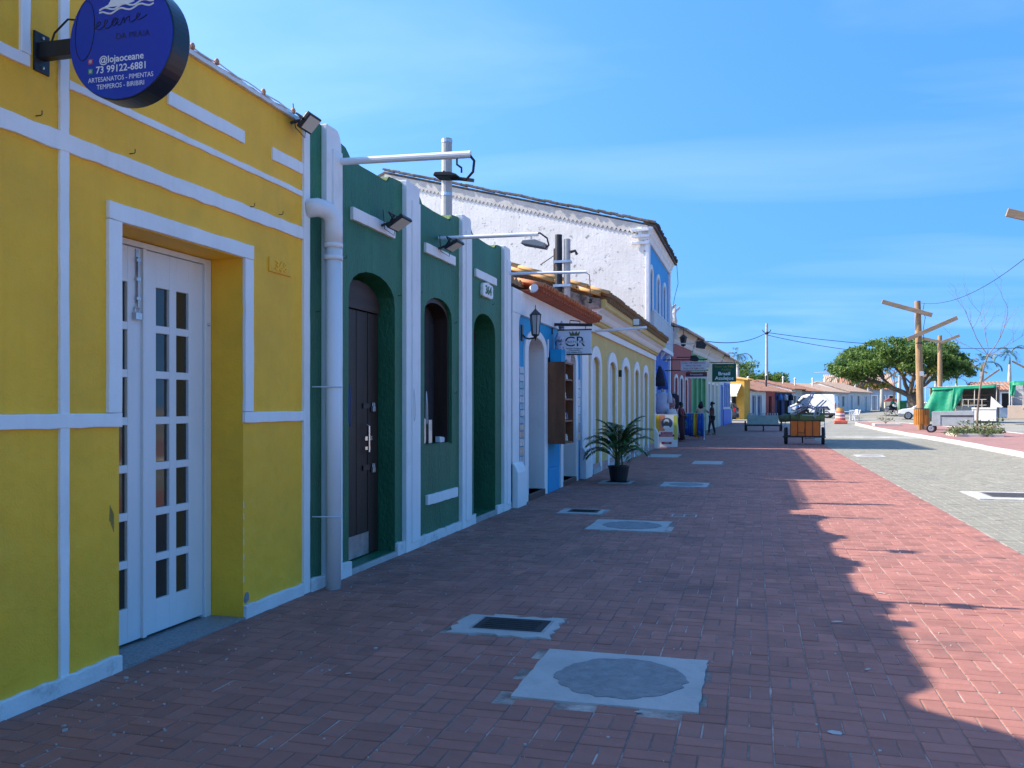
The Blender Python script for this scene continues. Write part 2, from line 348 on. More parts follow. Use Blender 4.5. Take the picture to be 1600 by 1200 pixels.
def lay(parent, bricks, mat, seed, one_name, rest_name):
    """the 300 that show largest are pieces of their own, the rest one part"""
    vis = []
    for i, (x, y, a, b) in enumerate(bricks):
        px, py, d = cam_xy(x, y)
        if -20 < px < 1620 and py < 1215: vis.append((d, i))
    vis.sort(); near = set(i for _, i in vis[:300])
    g = random.Random(seed); variants = {}
    for ori in (0, 1):
        for k in range(10):
            L_, W_ = 0.2035, 0.0985
            V, F, T = brick_field([(0, 0, L_ if ori else W_, W_ if ori else L_)], seed=seed * 100 + ori * 10 + k)
            variants[(ori, k)] = fast_mesh(one_name, V, F, T, mat)
    for i in sorted(near):
        x, y, a, b = bricks[i]
        if abs(max(a, b) - .2035) > .004 or abs(min(a, b) - .0985) > .004:
            V, F, T = brick_field([(0, 0, a, b)], seed=seed + i); me = fast_mesh(one_name, V, F, T, mat)
        else: me = variants[(1 if a > b else 0, g.randrange(10))]
        o = new_obj(one_name, me, parent); o.location = (x, y, 0)
    V, F, T = brick_field([q for i, q in enumerate(bricks) if i not in near], seed=seed)
    o = new_obj(rest_name, fast_mesh(rest_name, V, F, T, mat), parent); o['kind'] = 'stuff'

lay(pavement, weave(-3.50, EDGE, 1.4, 46.0), M['brick'], 3, 'brick', 'remaining_bricks')
lay(road, weave(EDGE + .004, 7.58, 4.0, 45.4), M['paver'], 5, 'paver', 'remaining_pavers')

# island on the right with its kerb
ISL = [(7.62, -3), (7.62, 29), (7.76, 39), (7.7, 48.4), (7.05, 57.2), (6.72, 66.5), (7.0, 69.2), (8.0, 70.3), (10.2, 68), (12.2, 58), (13.2, 50.5), (15, 38), (21, -3)]
m = MB(); n = len(ISL)
m.add([(x + (.14 if i < 6 else 0), y, gz(y) + .115) for i, (x, y) in enumerate(ISL)], [tuple(range(n))])
island = m.build('island_pavement', M['redpave']); tag(island, kind='structure')
KM = pmat('kerb_block', (0.60, 0.57, 0.49), 0.85, 0.15, 4, 0.4, 30, 0.01, (0.28, 0.25, 0.2), 0.7, 2.5, (0.52, 0.7))
def kerb_run(pts, parent, step=1.0, wd=.16, top=.13, name='kerb_stone'):
    for (xa, ya), (xb, yb) in zip(pts[:-1], pts[1:]):
        ln = math.hypot(xb-xa, yb-ya); k = max(1, round(ln / step))
        for i in range(k):
            if ya + (yb-ya) * i / k < 6 and ya < 29: continue
            p = [(xa + (xb-xa)*t, ya + (yb-ya)*t) for t in (i / k, (i+1) / k)]
            d = Vector((xb-xa, yb-ya)).normalized(); q = Vector((d.y, -d.x)) * wd
            e = d * .006; zs = [gz(p[0][1]), gz(p[1][1])]; j = rnd.uniform(-.008, .008); w2 = rnd.uniform(-.006, .006)
            a = (p[0][0]+e.x+w2, p[0][1]+e.y); b = (p[1][0]-e.x+w2, p[1][1]-e.y)
            bs = [(a[0], a[1], zs[0]), (b[0], b[1], zs[1]), (b[0]+q.x, b[1]+q.y, zs[1]), (a[0]+q.x, a[1]+q.y, zs[0])]
            m = MB(); m.add([(x, y, z - .03) for x, y, z in bs] + [(x, y, z + top + j) for x, y, z in bs],
                            [(0,3,2,1),(4,5,6,7),(0,1,5,4),(1,2,6,5),(2,3,7,6),(3,0,4,7)])
            m.build(name, KM, parent, bevel=.02)
kerb_run(ISL[:11], island)

# slabs, covers and drains let into the paving
def ragged(x0, x1, y0, y1, j, step=.07):
    P = []
    for (ax, ay), (bx, by) in (((x0,y0),(x1,y0)), ((x1,y0),(x1,y1)), ((x1,y1),(x0,y1)), ((x0,y1),(x0,y0))):
        k = max(2, int(math.hypot(bx-ax, by-ay) / step))
        for i in range(k): P.append((ax + (bx-ax)*i/k + rnd.uniform(-j, j), ay + (by-ay)*i/k + rnd.uniform(-j, j)))
    return P
def inspection_slab(x0, x1, y0, y1, label, disc=True, plate=False, mat='cement_w', j=.012, pm='blackm', grp='pale cement slabs let into the paving'):
    cx, cy = (x0+x1)/2, (y0+y1)/2
    t = thing('cement_slab', label, 'slab', (cx, cy, 0), 0, None)
    MB().prism(ragged(x0, x1, y0, y1, j), 'z', -.02, .0085).build('slab', M[mat], t, world=True)
    if disc:
        P = []
        for q in range(46):
            a = 2*math.pi*q/46; r = (x1-x0) * .375 * (1 + rnd.uniform(-.05, .05))
            P.append((cx + .03 + r*math.cos(a), cy + r*math.sin(a)))
        MB().prism(P, 'z', 0, .0125).build('round_cover', M['cement_g'], t, world=True)
    if plate:
        MB().box(x0 + (x1-x0)*.17, y0 + (y1-y0)*.21, 0, x1 - (x1-x0)*.09, y1 - (y1-y0)*.11, .0105).build('cover_rim', M['concrete'], t, world=True, bevel=.003)
        px0, px1, py0, py1 = x0 + (x1-x0)*.2, x1 - (x1-x0)*.12, y0 + (y1-y0)*.25, y1 - (y1-y0)*.15
        MB().box(px0, py0, 0, px1, py1, .0135).build('cover_plate', M[pm], t, world=True, bevel=.003)
        m = MB()
        for q in range(5): m.box(px0 + .05, py0 + (py1-py0)*(q+.8)/6.2, .0125, px1 - .05, py0 + (py1-py0)*(q+1.1)/6.2, .0170)
        m.build('cover_ribs', M[pm], t, world=True)
    return t
inspection_slab(-1.22, -.27, 4.45, 5.38, 'largest pale cement slab with grey round patch, nearest the camera', j=.006)
inspection_slab(-1.98, -1.28, 5.62, 6.15, 'pale cement surround with black plate, beside the nearest slab', disc=False, plate=True, j=.03)
inspection_slab(-2.0, -1.04, 10.76, 11.74, 'pale cement slab with grey oval patch, second along the pavement')
inspection_slab(-2.69, -2.07, 12.3, 12.86, 'pale cement frame with dark grate in front of the blue shop', disc=False, plate=True)
inspection_slab(-1.73, -.86, 16.95, 17.9, 'pale cement slab right of the potted palm', disc=True)
inspection_slab(-1.6, -.84, 23.7, 25.0, 'plain pale cement slab farther up the pavement, past the potted palm', disc=False)
inspection_slab(-2.96, -2.34, 17.3, 17.98, 'pale cement frame with dark grate beneath the potted palm', disc=False, plate=True)
inspection_slab(-3.12, -2.2, 26.6, 28.2, 'pale cement strip in front of the cream yellow shop doors', disc=False)
inspection_slab(3.50, 4.85, 15.95, 17.35, 'brown metal cover with white rim in the grey road', disc=False, plate=True, pm='rustplate')
inspection_slab(2.95, 3.75, 28.4, 29.6, 'white cement slab in the grey road near the orange cart', disc=True)

# chalky cement lines and litter on the paving
m = MB()
for (x, y, w_, h_) in [(-.95, 12.35, .34, .02), (-.95, 12.62, .34, .02), (-1.1, 12.49, .02, .28), (-.78, 12.49, .02, .28), (-.94, 12.49, .02, .26), (-1.3, 12.4, .12, .02)]:
    m.prism(ragged(x - w_/2, x + w_/2, y - h_/2, y + h_/2, .004, .05), 'z', -.002, .0030)
tag(m.build('chalk_marks', M['cement_w']), 'white chalky line marks on the red pavers beyond the second slab', 'markings')
g = random.Random(11); lit = [(.55, 6.6, .05), (.62, 5.45, .028), (.35, 4.35, .045), (-.55, 4.4, .03), (-2.2, 4.6, .026), (-.05, 3.75, .02), (.98, 7.7, .04), (1.9, 6.6, .03), (1.5, 5.6, .03), (-1.0, 8.6, .02), (.2, 9.5, .025)]
for k, (x, y, s) in enumerate(lit):
    P = [(s * g.uniform(.6, 1) * math.cos(a), s * .55 * g.uniform(.5, 1) * math.sin(a)) for a in [2*math.pi*i/7 for i in range(7)]]
    o = MB().prism(P, 'z', .002, .0045).build('paper_scrap', M['cement_w'], loc=(x, y, .002), rot=(g.uniform(-.1, .1), g.uniform(-.1, .1), g.uniform(0, 6)))
    tag(o, ['long pale scrap of litter just inside the shadow edge, right of the slabs', 'tiny scrap of litter right of the nearest slab, near the shadow edge', 'pale leaf shaped scrap of litter in front, right of the nearest slab', 'small scrap of litter at the front edge of the nearest slab', 'small scrap of litter on the pavers in front of the yellow house', 'tiny scrap of litter at the very front of the pavement', 'scrap of litter on the pavers where the shadow meets sunlight', 'brownish scrap of litter farthest right on the sunlit pavers', 'scrap of litter on the sunlit pavers nearest the camera', 'tiny scrap of litter left on the shaded pavers, between the slabs', 'tiny scrap of litter on the shaded pavers beyond the second slab'][k], 'litter', 'scraps of litter on the pavers')

# grit, cement crumbs and dust lying in and beside the joints: nobody could count it
gg = np.random.default_rng(9); m = MB()
for k in range(900):
    y = 2.6 + 26 * gg.random() ** 2.0; x = gg.uniform(-3.4, 2.5) if gg.random() < .7 else -3.4 + abs(gg.normal(0, .35)); s_ = gg.uniform(.003, .010) * (2.0 if gg.random() < .05 else 1)
    if x > 2.55: continue
    a = gg.uniform(0, 6.28); P = [(x + s_*gg.uniform(.5, 1)*math.cos(a + q*1.257), y + s_*gg.uniform(.5, 1)*math.sin(a + q*1.257)) for q in range(5)]
    m.prism(P, 'z', -.001, .003 + s_*.35)
o = m.build('grit', M['cement_w'], pavement); o['kind'] = 'stuff'
# ------------------------------------------------------------------ shared facade tools
FX = -3.49                                         # the street front of the near houses
def arch_pts(y0, y1, spring, apex, n=10):
    c = (y0 + y1) / 2; a = (y1 - y0) / 2
    return [(c - a * math.cos(math.pi * i / n), spring + (apex - spring) * math.sin(math.pi * i / n) ** .8) for i in range(n + 1)]

def wall_with_openings(mb, y0, y1, z0, top, ops, x0, x1):
    """ops: (ya, yb, sill, spring, apex) sorted along the street; top: function y -> z"""
    def tops(a, b):
        k = max(1, int((b - a) / .06)); return [(a + (b-a)*i/k, top(a + (b-a)*i/k)) for i in range(k + 1)]
    y = y0
    for ya, yb, sill, spring, apex in ops + [(y1, y1, 0, 0, 0)]:
        if ya > y + 1e-6: mb.prism([(y, z0), (ya, z0)] + tops(y, ya)[::-1], 'x', x0, x1)
        if yb > ya:
            ar = arch_pts(ya, yb, spring, apex) if apex > spring + .001 else [(ya, spring), (yb, spring)]
            mb.prism(ar + tops(ya, yb)[::-1], 'x', x0, x1)
            if sill > z0 + .001: mb.prism([(ya, z0), (yb, z0), (yb, sill), (ya, sill)], 'x', x0, x1)
        y = yb
    return mb

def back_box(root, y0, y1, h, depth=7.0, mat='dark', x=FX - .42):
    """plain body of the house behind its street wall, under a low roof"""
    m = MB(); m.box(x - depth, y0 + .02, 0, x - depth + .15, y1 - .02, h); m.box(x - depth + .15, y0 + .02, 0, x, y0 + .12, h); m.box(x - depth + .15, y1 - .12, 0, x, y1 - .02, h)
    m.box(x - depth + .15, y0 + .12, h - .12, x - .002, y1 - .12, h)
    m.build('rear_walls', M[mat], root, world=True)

def flood_lamp(label, base, head, size=.2, tilt=R(-50), yaw=0.0, arm=None, cable=True):
    """LED flood light: finned body, frame, lens, yoke; base: wall point, head: centre of lamp"""
    t = thing('flood_lamp', label, 'lamp', base)
    b = Vector(base); h = Vector(head)
    Q = Matrix.Rotation(yaw, 3, 'Z') @ Matrix.Rotation(tilt, 3, 'Y')
    def loc(m): m.v = [tuple(h - b + Q @ Vector(p)) for p in m.v]; return m
    loc(MB().box(-.018, -size/2, -size*.38, .016, size/2, size*.38)).build('body', M['black'], t, bevel=.006)
    loc(MB().box(.0165, -size*.42, -size*.3, .021, size*.42, size*.3)).build('lens', M['lampglass'], t)
    m = MB()
    for k in range(5): m.box(-.036, -size*.36, -size*.3 + k*size*.14, -.0185, size*.36, -size*.3 + k*size*.14 + .012)
    loc(m).build('cooling_fins', M['black'], t)
    m = MB(); m.bar((-.03, -size*.54, 0), (.0, -size*.54, 0), .02, .02); m.tube([(0, -size*.54, 0), (-size*.38, -size*.54, .0), (-size*.38, size*.54, .0), (0, size*.54, 0)], .008, 6)
    loc(m).build('yoke', M['black'], t)
    MB().tube([(0, 0, 0), tuple((h - b) * .5 + Vector((0, 0, .02))), tuple(h - b + Q @ Vector((-size*.38, 0, 0)))], .012, 6).build('bracket', M['black'], t)
    if cable:
        MB().tube([tuple(h - b + Q @ Vector((-.03, .02, -.03))), tuple((h-b)*.6 + Vector((0, .05, -.10))), (0.01, .06, -.02), (0.005, .03, .16)], .004, 5).build('cable', M['blackm'], t)
    return t

def wall_hook(root, y, z, x=FX):
    MB().tube([(x - .01, y, z), (x + .028, y, z), (x + .034, y + .003, z + .006), (x + .034, y + .004, z + .026)], .003, 5).build('hook', M['black'], root, world=True)

# ------------------------------------------------------------------ yellow house, number 368
yh = thing('yellow_house', 'bright yellow house with white bands and white glazed door, nearest the camera', 'house', (FX, 2.0, 0))
YT = 3.74
YA = [(-2.4, 4.45), (2.6, 4.42), (3.3, 4.30), (3.8, 4.14), (4.1, 3.98), (4.3, 3.80), (4.42, 3.66), (4.52, 3.61), (4.66, 3.61), (4.74, 3.70), (4.84, 3.74), (6.56, 3.74)]
def ytop(y):                                      # straight parapet that sweeps up towards a raised centre
    for (a, za), (b, zb) in zip(YA[:-1], YA[1:]):
        if a <= y <= b: return za + (zb - za) * (y - a) / (b - a)
    return 3.74
m = MB(); wall_with_openings(m, -2.4, 6.555, -.03, ytop, [(4.33, 5.61, .0, 2.545, 2.545)], FX - .42, FX)
m.build('wall', M['yellow'], yh, world=True)
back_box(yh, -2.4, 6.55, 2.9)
# door surround, bands and stripes, each a little proud of the wall
def ystrip(name, kind, a, b, c, d, proud, j=.003):
    m = MB(); (m.strip_y if kind == 'y' else m.strip_z)(a, b, c, d, FX - .004, FX + proud, j)
    return m.build(name, M['white'], yh, world=True, bevel=.004)
ystrip('band', 'y', -2.4, 6.455, 2.83, 2.925, .020, .005)
ystrip('band', 'y', 3.935, 6.455, 3.172, 3.216, .014)
ystrip('band', 'y', -2.4, 4.335, 1.385, 1.463, .021); ystrip('band', 'y', 5.605, 6.455, 1.385, 1.463, .021)
ystrip('band', 'z', 3.868, 3.932, .085, YT - .02, .017)
ystrip('band', 'z', 6.455, 6.553, .0, YT - .02, .024)
ystrip('door_surround', 'z', 4.225, 4.332, 1.464, 2.547, .023); ystrip('door_surround', 'z', 5.608, 5.715, 1.464, 2.547, .023)
ystrip('door_surround', 'y', 4.225, 5.715, 2.548, 2.648, .025)
ystrip('panel', 'y', 4.76, 5.61, 3.355, 3.445, .016); ystrip('panel', 'y', 5.99, 6.454, 3.345, 3.44, .015)
ystrip('panel_frame', 'y', .8, 3.67, 3.185, 3.245, .016); ystrip('panel_frame', 'z', 3.612, 3.67, 3.246, YT - .02, .018)
for a, b in ((-2.4, 4.33), (5.61, 6.45)):
    m = MB(); m.strip_y(a, b, -.03, .095, FX - .004, FX + .028, .007, .07); m.build('plinth', M['plinth'], yh, world=True, bevel=.008)
# coping along the top with clay lumps and a string-light cable
def sweep(x0, x1, za, zb):
    m = MB(); ys = [-2.4 + 8.95 * i / 120 for i in range(121)]; vs = []
    for y in ys:
        j = rnd.uniform(-.004, .004); vs += [(x0, y, ytop(y) + za), (x1 + j, y, ytop(y) + za), (x1 + j, y, ytop(y) + zb + j), (x0, y, ytop(y) + zb)]
    return m.add(vs, [(0, 3, 2, 1), (480, 481, 482, 483)] + [(4*i+k, 4*i+(k+1) % 4, 4*i+4+(k+1) % 4, 4*i+4+k) for i in range(120) for k in range(4)])
sweep(FX - .30, FX + .030, .002, .030).build('coping', M['plinth'], yh, world=True)
m = sweep(FX - .24, FX + .010, .031, .052); m.build('coping_top', pmat('clay_coping', (.52, .40, .33), .85, .2, 4, .5, 30, .01, (.7, .68, .62), .7, 3), yh, world=True, bevel=.008)
CLAY = pmat('clay_orange', (.50, .24, .12), .8, .2, 5, .3, 30)
for yy in (5.0, 5.27, 5.86, 6.3):
    MB().lathe([(.0, -.012), (.015, -.01), (.018, .012), (.011, .028), (.0, .032)], 10, (FX + .012, yy, YT + .058)).build('bulb_socket', CLAY, yh, world=True, smooth=True)
MB().tube([(FX + .015, 4.86 + .11*i, YT + .056 + .006*math.sin(i*1.9)) for i in range(15)], .005, 5).build('string_cable', M['tube'], yh, world=True)
for yy, zz in ((3.72, 2.96), (4.42, 2.96), (6.1, 2.955), (5.7, 2.93)): wall_hook(yh, yy, zz)
# number plate
MB().box(FX - .003, 5.945, 2.505, FX + .014, 6.27, 2.615).build('number_plate', M['yellow'], yh, world=True, bevel=.005)
lettering('368', .10, M['yellow'], yh, (FX + .014, 6.108, 2.557), FACE_ST, extrude=.008, sx=1.15, name='number', offset=.003)
# worn corner
P = [(.045*rnd.uniform(.6, 1)*math.cos(a), .05*rnd.uniform(.6, 1)*math.sin(a)) for a in [2*math.pi*i/9 for i in range(9)]]
MB().prism([(5.655 + p[0], .14 + p[1]) for p in P], 'x', FX - .01, FX + .0028).build('chipped_plaster', M['cement_g'], yh, world=True)
m = MB()
for q in range(7):
    zc = .25 + q * .085 + rnd.uniform(-.02, .02); a = .004 + rnd.random() * .006
    m.prism([(5.6105, zc), (5.611 + a, zc + .015), (5.612 + a * .5, zc + .05), (5.6105, zc + .06)], 'x', FX - .01, FX + .0024)
m.build('chipped_edge', M['plinth'], yh, world=True)
m = MB()
for q in range(3): m.prism([(4.25+q*.012, .86 - q*.02), (4.262+q*.012, .85-q*.03), (4.264+q*.012, .93-q*.02), (4.255+q*.012, .95-q*.02)], 'x', FX - .01, FX + .0016)
m.build('scuff', pmat('scuff_mark', (.30, .20, .05), .8), yh, world=True)
MB().box(FX - .42, 4.335, -.03, FX + .02, 5.605, .012).build('door_sill', M['granite'], yh, world=True)
# white double door with glazing
DX = FX - .26
dr = MB(); z1 = 2.50
dr.box(DX - .08, 4.333, .0, DX + .005, 4.40, 2.54); dr.box(DX - .08, 5.535, .0, DX + .005, 5.607, 2.54); dr.box(DX - .08, 4.40, z1 + .004, DX + .004, 5.535, 2.54)
dr.build('door_frame', M['door_white'], yh, world=True, bevel=.004)
def glazed_leaf(ya, yb, cols):
    rows = [(.245 + .297*i, .245 + .297*i + .247) for i in range(7)]
    m = MB(); ys = [ya] + [v for c in cols for v in c] + [yb]
    for i in range(0, len(ys), 2): m.box(DX - .055, ys[i], .03, DX - .012, ys[i+1], z1)
    zs = [.03] + [v for r in rows for v in r] + [z1]
    for c in cols:
        for i in range(0, len(zs), 2): m.box(DX - .0545, c[0] - .0005, zs[i], DX - .0125, c[1] + .0005, zs[i+1])
    leaf = m.build('door_leaf', M['door_white'], yh, world=True, bevel=.004)
    for c in cols:
        for r in rows:
            MB().box(DX - .038, c[0] - .004, r[0] - .004, DX - .034, c[1] + .004, r[1] + .004).build('pane', M['pane'], leaf, loc=-yh.location)
    return leaf
lf1 = glazed_leaf(4.885, 5.53, [(5.02, 5.158), (5.232, 5.368)])
lf2 = glazed_leaf(4.405, 4.875, [(4.47, 4.585), (4.63, 4.745)])
MB().strip_z(4.868, 4.905, .03, z1, DX - .014, DX + .008, .001).build('meeting_stile', M['door_white'], yh, world=True, bevel=.003)
m = MB(); m.box(DX - .013, 4.815, 2.15, DX - .004, 4.84, 2.49); m.tube([(DX + .002, 4.827, 2.12), (DX + .002, 4.827, 2.44)], .007, 8)
for zz in (2.17, 2.29, 2.41): m.box(DX - .005, 4.808, zz, DX + .008, 4.847, zz + .018)
m.build('bolt', M['steel'], yh, world=True)
m = MB(); m.box(DX - .012, 4.79, 2.045, DX + .016, 4.85, 2.09); m.tube([(DX, 4.80, 2.09), (DX, 4.80, 2.12), (DX, 4.84, 2.12), (DX, 4.84, 2.09)], .006, 6)
m.build('padlock', M['steel'], yh, world=True, bevel=.003)
m = MB(); m.lathe([(.012, 0), (.012, .006), (.004, .012)], 10, (DX + .005, 5.572, 2.08), Matrix.Rotation(R(90), 3, 'Y')); m.build('screw_head', M['steel'], yh, world=True)
flood_lamp('black flood lamp on the top right corner of the yellow house', (FX + .01, 6.26, 3.70), (FX + .15, 6.30, 3.70), .19, R(42))

# round shop sign
SX, SY, SZ, SR = -2.972, 3.70, 3.285, .298
sg = thing('round_shop_sign', 'round dark blue shop sign with white wave emblem on a black bracket', 'sign', (FX, 3.77, 3.28))
Rx = Matrix.Rotation(R(90), 3, 'X')
MB().lathe([(SR - .004, -.13), (SR, -.126), (SR, -.004), (SR - .004, 0)], 64, (SX, SY, SZ), Rx).build('sign_case', pmat('sign_rim', (.012, .016, .028), .3, .1, 3), sg, world=True, smooth=False, bevel=.003)
sgm = pmat('sign_face', (.006, .050, .42), .12, .03, 2, spec=.35, coat=.15)
MB().lathe([(SR - .006, -.004), (SR - .006, .0026)], 64, (SX, SY, SZ), Rx).build('sign_face', sgm, sg, world=True)
SY2 = SY - .0028
SW = pmat('sign_white', (.80, .82, .85), .4, .02, 3); SD = pmat('sign_script', (.006, .012, .06), .4, .02, 3)
MB().box(FX + .012, SY + .02, 3.25, SX - SR + .03, SY + .075, 3.33).build('bracket_arm', M['black'], sg, world=True, bevel=.004)
MB().box(FX, SY + .0, 3.185, FX + .012, SY + .10, 3.385).build('wall_plate', M['black'], sg, world=True, bevel=.003)
m = MB(); [m.lathe([(.008, 0), (.008, .008), (.003, .01)], 8, (FX + .012, SY + .05, z), Matrix.Rotation(R(90), 3, 'Y')) for z in (3.21, 3.36)]
m.build('bolt', M['steel'], sg, world=True)
MB().tube([(FX + .01, SY + .1, 3.33), (FX + .05, SY + .09, 3.40), (FX + .14, SY + .08, 3.455), (SX - SR + .04, SY + .07, 3.43)], .005, 6).build('cable', M['blackm'], sg, world=True)
def sign_line(s, size, x, z, **k): return lettering(s, size, k.pop('mat', SW), sg, (x, SY2, z), FACE_CAM, extrude=.0006, **k)
sign_line('@lojaoceane', .048, SX + .005, SZ - .095, offset=.0006)
sign_line('73 99122-6881', .048, SX + .005, SZ - .143, offset=.0006)
sign_line('ARTESANATOS - PIMENTAS', .033, SX, SZ - .190, sx=.92)
sign_line('TEMPEROS - BIRIBIRI', .033, SX, SZ - .226, sx=.92)
sign_line('DA PRAIA', .042, SX + .07, SZ + .01, mat=SD, sx=1.05)
for nm, zz, cl in (('handle_icon', SZ - .096, (.55, .06, .08)), ('phone_icon', SZ - .144, (.03, .35, .10))):
    m = MB(); cx = SX - .172; r = .015
    m.prism([(cx + r*max(-.85, min(.85, 1.2*math.cos(a))), zz + r*max(-.85, min(.85, 1.2*math.sin(a)))) for a in [2*math.pi*i/20 for i in range(20)]], 'y', SY2 - .0006, SY2 + .001)
    ic = m.build(nm, pmat(nm, cl, .4), sg, world=True)
    m = MB(); m.lathe([(.008, 0), (.008, .0008), (.005, .0008), (.005, 0)], 16, (cx, SY2 - .0008, zz), Rx); m.build('icon_mark', SW, sg, world=True)
# script lettering drawn as a pen line
def pen(pts, r, mat, name, closed=False):
    P = [Vector(p) for p in pts]; Q = []
    for i in range(len(P) - 1):                      # Catmull-Rom
        p0, p1, p2, p3 = P[max(i-1, 0)], P[i], P[i+1], P[min(i+2, len(P)-1)]
        for k in range(6):
            t = k / 6; Q.append(.5 * ((2*p1) + (p2-p0)*t + (2*p0-5*p1+4*p2-p3)*t*t + (3*p1-p0-3*p2+p3)*t**3))
    Q.append(P[-1])
    MB().tube([(SX + q[0], SY2 - .0002, SZ + q[1]) for q in Q], r, 5).build(name, mat, sg, world=True)
O = [(-.205 + .055*math.cos(a) + .012*math.sin(a), .06 + .145*math.sin(a)) for a in [R(70) + 2*math.pi*i/14 for i in range(15)]]
pen(O, .0022, SD, 'script_letter')
pen([(-.15, .06), (-.13, .072), (-.115, .085), (-.12, .095), (-.135, .085), (-.138, .065), (-.12, .055), (-.095, .07), (-.075, .09), (-.08, .1), (-.092, .088), (-.09, .066), (-.07, .058), (-.045, .078), (-.02, .1), (-.035, .1), (-.05, .08), (-.04, .066), (-.022, .08), (-.014, .098), (-.016, .07), (.0, .07), (.02, .1), (.022, .075), (.035, .095), (.05, .103), (.052, .08), (.07, .075), (.1, .095), (.112, .108), (.1, .112), (.092, .095), (.1, .08), (.13, .088), (.15, .1)], .0026, SD, 'script_letters')
# wave emblem
def wave(dx, dz, s):
    out = [(-.115, -.05), (-.075, -.036), (-.05, .0), (-.03, .055), (.005, .10), (.045, .115), (.085, .10), (.105, .065), (.10, .03), (.075, .012), (.05, .018), (.038, .042), (.052, .06), (.07, .052), (.064, .04), (.072, .034), (.084, .046), (.08, .066), (.058, .078), (.03, .068), (.02, .04), (.03, .005), (.06, -.012), (.10, -.025), (.115, -.035), (.07, -.045), (.0, -.052)]
    return [(SX + dx + x*s, SZ + dz + z*s) for x, z in out]
m = MB(); m.prism(wave(-.01, .20, .80), 'y', SY2 - .0006, SY2 + .001); m.prism(wave(.105, .215, .68), 'y', SY2 - .0009, SY2 + .0005)
m.build('wave_emblem', SW, sg, world=True)
for k in range(2):
    pts = [(-.12 + .022*i, .148 - .018*k + .008*math.sin(i*1.25 + k) + .0016*i) for i in range(15)]
    pen(pts, .0042, SW, 'wave_line')
# ------------------------------------------------------------------ green house, number 364
gh = thing('green_house', 'dark green house with white pilasters, arched openings and stepped parapet', 'house', (FX, 9.6, 0))
GA = [(6.56, 3.84), (6.80, 3.84), (7.09, 3.79), (7.26, 3.785), (7.32, 3.74), (7.34, 3.70), (7.6, 3.695), (7.85, 3.70), (8.10, 3.70), (8.17, 3.695), (8.24, 3.76), (8.55, 3.785), (8.91, 3.78), (9.06, 3.765), (9.12, 3.70), (9.16, 3.69), (9.5, 3.685), (9.75, 3.69), (9.98, 3.695), (10.06, 3.70), (10.11, 3.77), (10.4, 3.80), (10.74, 3.78), (10.88, 3.765), (10.94, 3.70), (11.2, 3.685), (11.6, 3.68), (11.9, 3.685), (11.98, 3.70), (12.04, 3.75), (12.3, 3.77), (12.71, 3.74)]
def gtop(y):
    for (a, za), (b, zb) in zip(GA[:-1], GA[1:]):
        if a <= y <= b: return za + (zb - za) * (y - a) / (b - a)
    return GA[0][1] if y < GA[0][0] else GA[-1][1]
GO = [(7.31, 8.37, .05, 2.48, 2.76), (9.20, 10.12, 1.06, 2.50, 2.735), (10.98, 11.97, .07, 2.45, 2.735)]
m = MB(); wall_with_openings(m, 6.56, 12.71, -.03, gtop, GO, FX - .40, FX); m.build('wall', M['green'], gh, world=True)
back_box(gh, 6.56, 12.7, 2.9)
# mossy top edge
m = MB(); ys = [6.57 + .07*i for i in range(88)]
for a, b in zip(ys[:-1], ys[1:]):
    m.add([(FX - .40, a, gtop(a) + .002), (FX - .012, a, gtop(a) + .002), (FX - .012, b, gtop(b) + .002), (FX - .40, b, gtop(b) + .002), (FX - .40, a, gtop(a) + .016), (FX - .012, a, gtop(a) + .016), (FX - .012, b, gtop(b) + .016), (FX - .40, b, gtop(b) + .016)], [(4, 5, 6, 7), (0, 1, 5, 4), (1, 2, 6, 5), (2, 3, 7, 6), (3, 0, 4, 7)])
m.build('parapet_cap', M['greencap'], gh, world=True)
# pilasters: broad flat strip with a raised inner strip
for k, (a, b, zt) in enumerate([(6.79, 7.07, 3.855), (8.56, 8.93, 3.82), (10.38, 10.72, 3.845), (12.27, 12.58, 3.79)]):
    m = MB(); P = [(a, .0), (b, .0)] + [(b - (.10 if k == 0 else .05) * (1 - math.cos(t)), zt - (.16 if k == 0 else .06) * (1 - math.sin(t))) for t in [i * math.pi / 2 / 5 for i in range(6)]] + [(a + .004, zt)]
    m.prism(P, 'x', FX - (.38 if k == 0 else .05), FX + .050)
    p = m.build('pilaster', M['white'], gh, world=True, bevel=.006)
    m = MB(); m.strip_z(a + (b-a)*.36, b - .012, .09, zt - .18, FX + .049, FX + .066, .002); m.build('raised_strip', M['white'], p, loc=-gh.location, bevel=.004)
for a, b, h in ((6.56, 6.79, .10), (7.07, 7.31, .13), (8.37, 8.56, .13), (8.93, 10.38, .10), (10.72, 10.98, .12), (11.97, 12.27, .12), (12.58, 12.71, .1)):
    m = MB(); m.strip_y(a, b, -.03, h, FX - .004, FX + .036, .008, .06); m.build('plinth', M['plinth'], gh, world=True, bevel=.008)
for a, b, z0, z1_ in ((7.34, 8.31, 3.17, 3.285), (9.18, 10.17, 3.18, 3.29), (11.0, 11.94, 3.17, 3.275), (9.23, 10.26, .415, .525)):
    m = MB(); m.strip_y(a, b, z0, z1_, FX - .004, FX + .034, .003); m.build('plaque', M['white'], gh, world=True, bevel=.006)
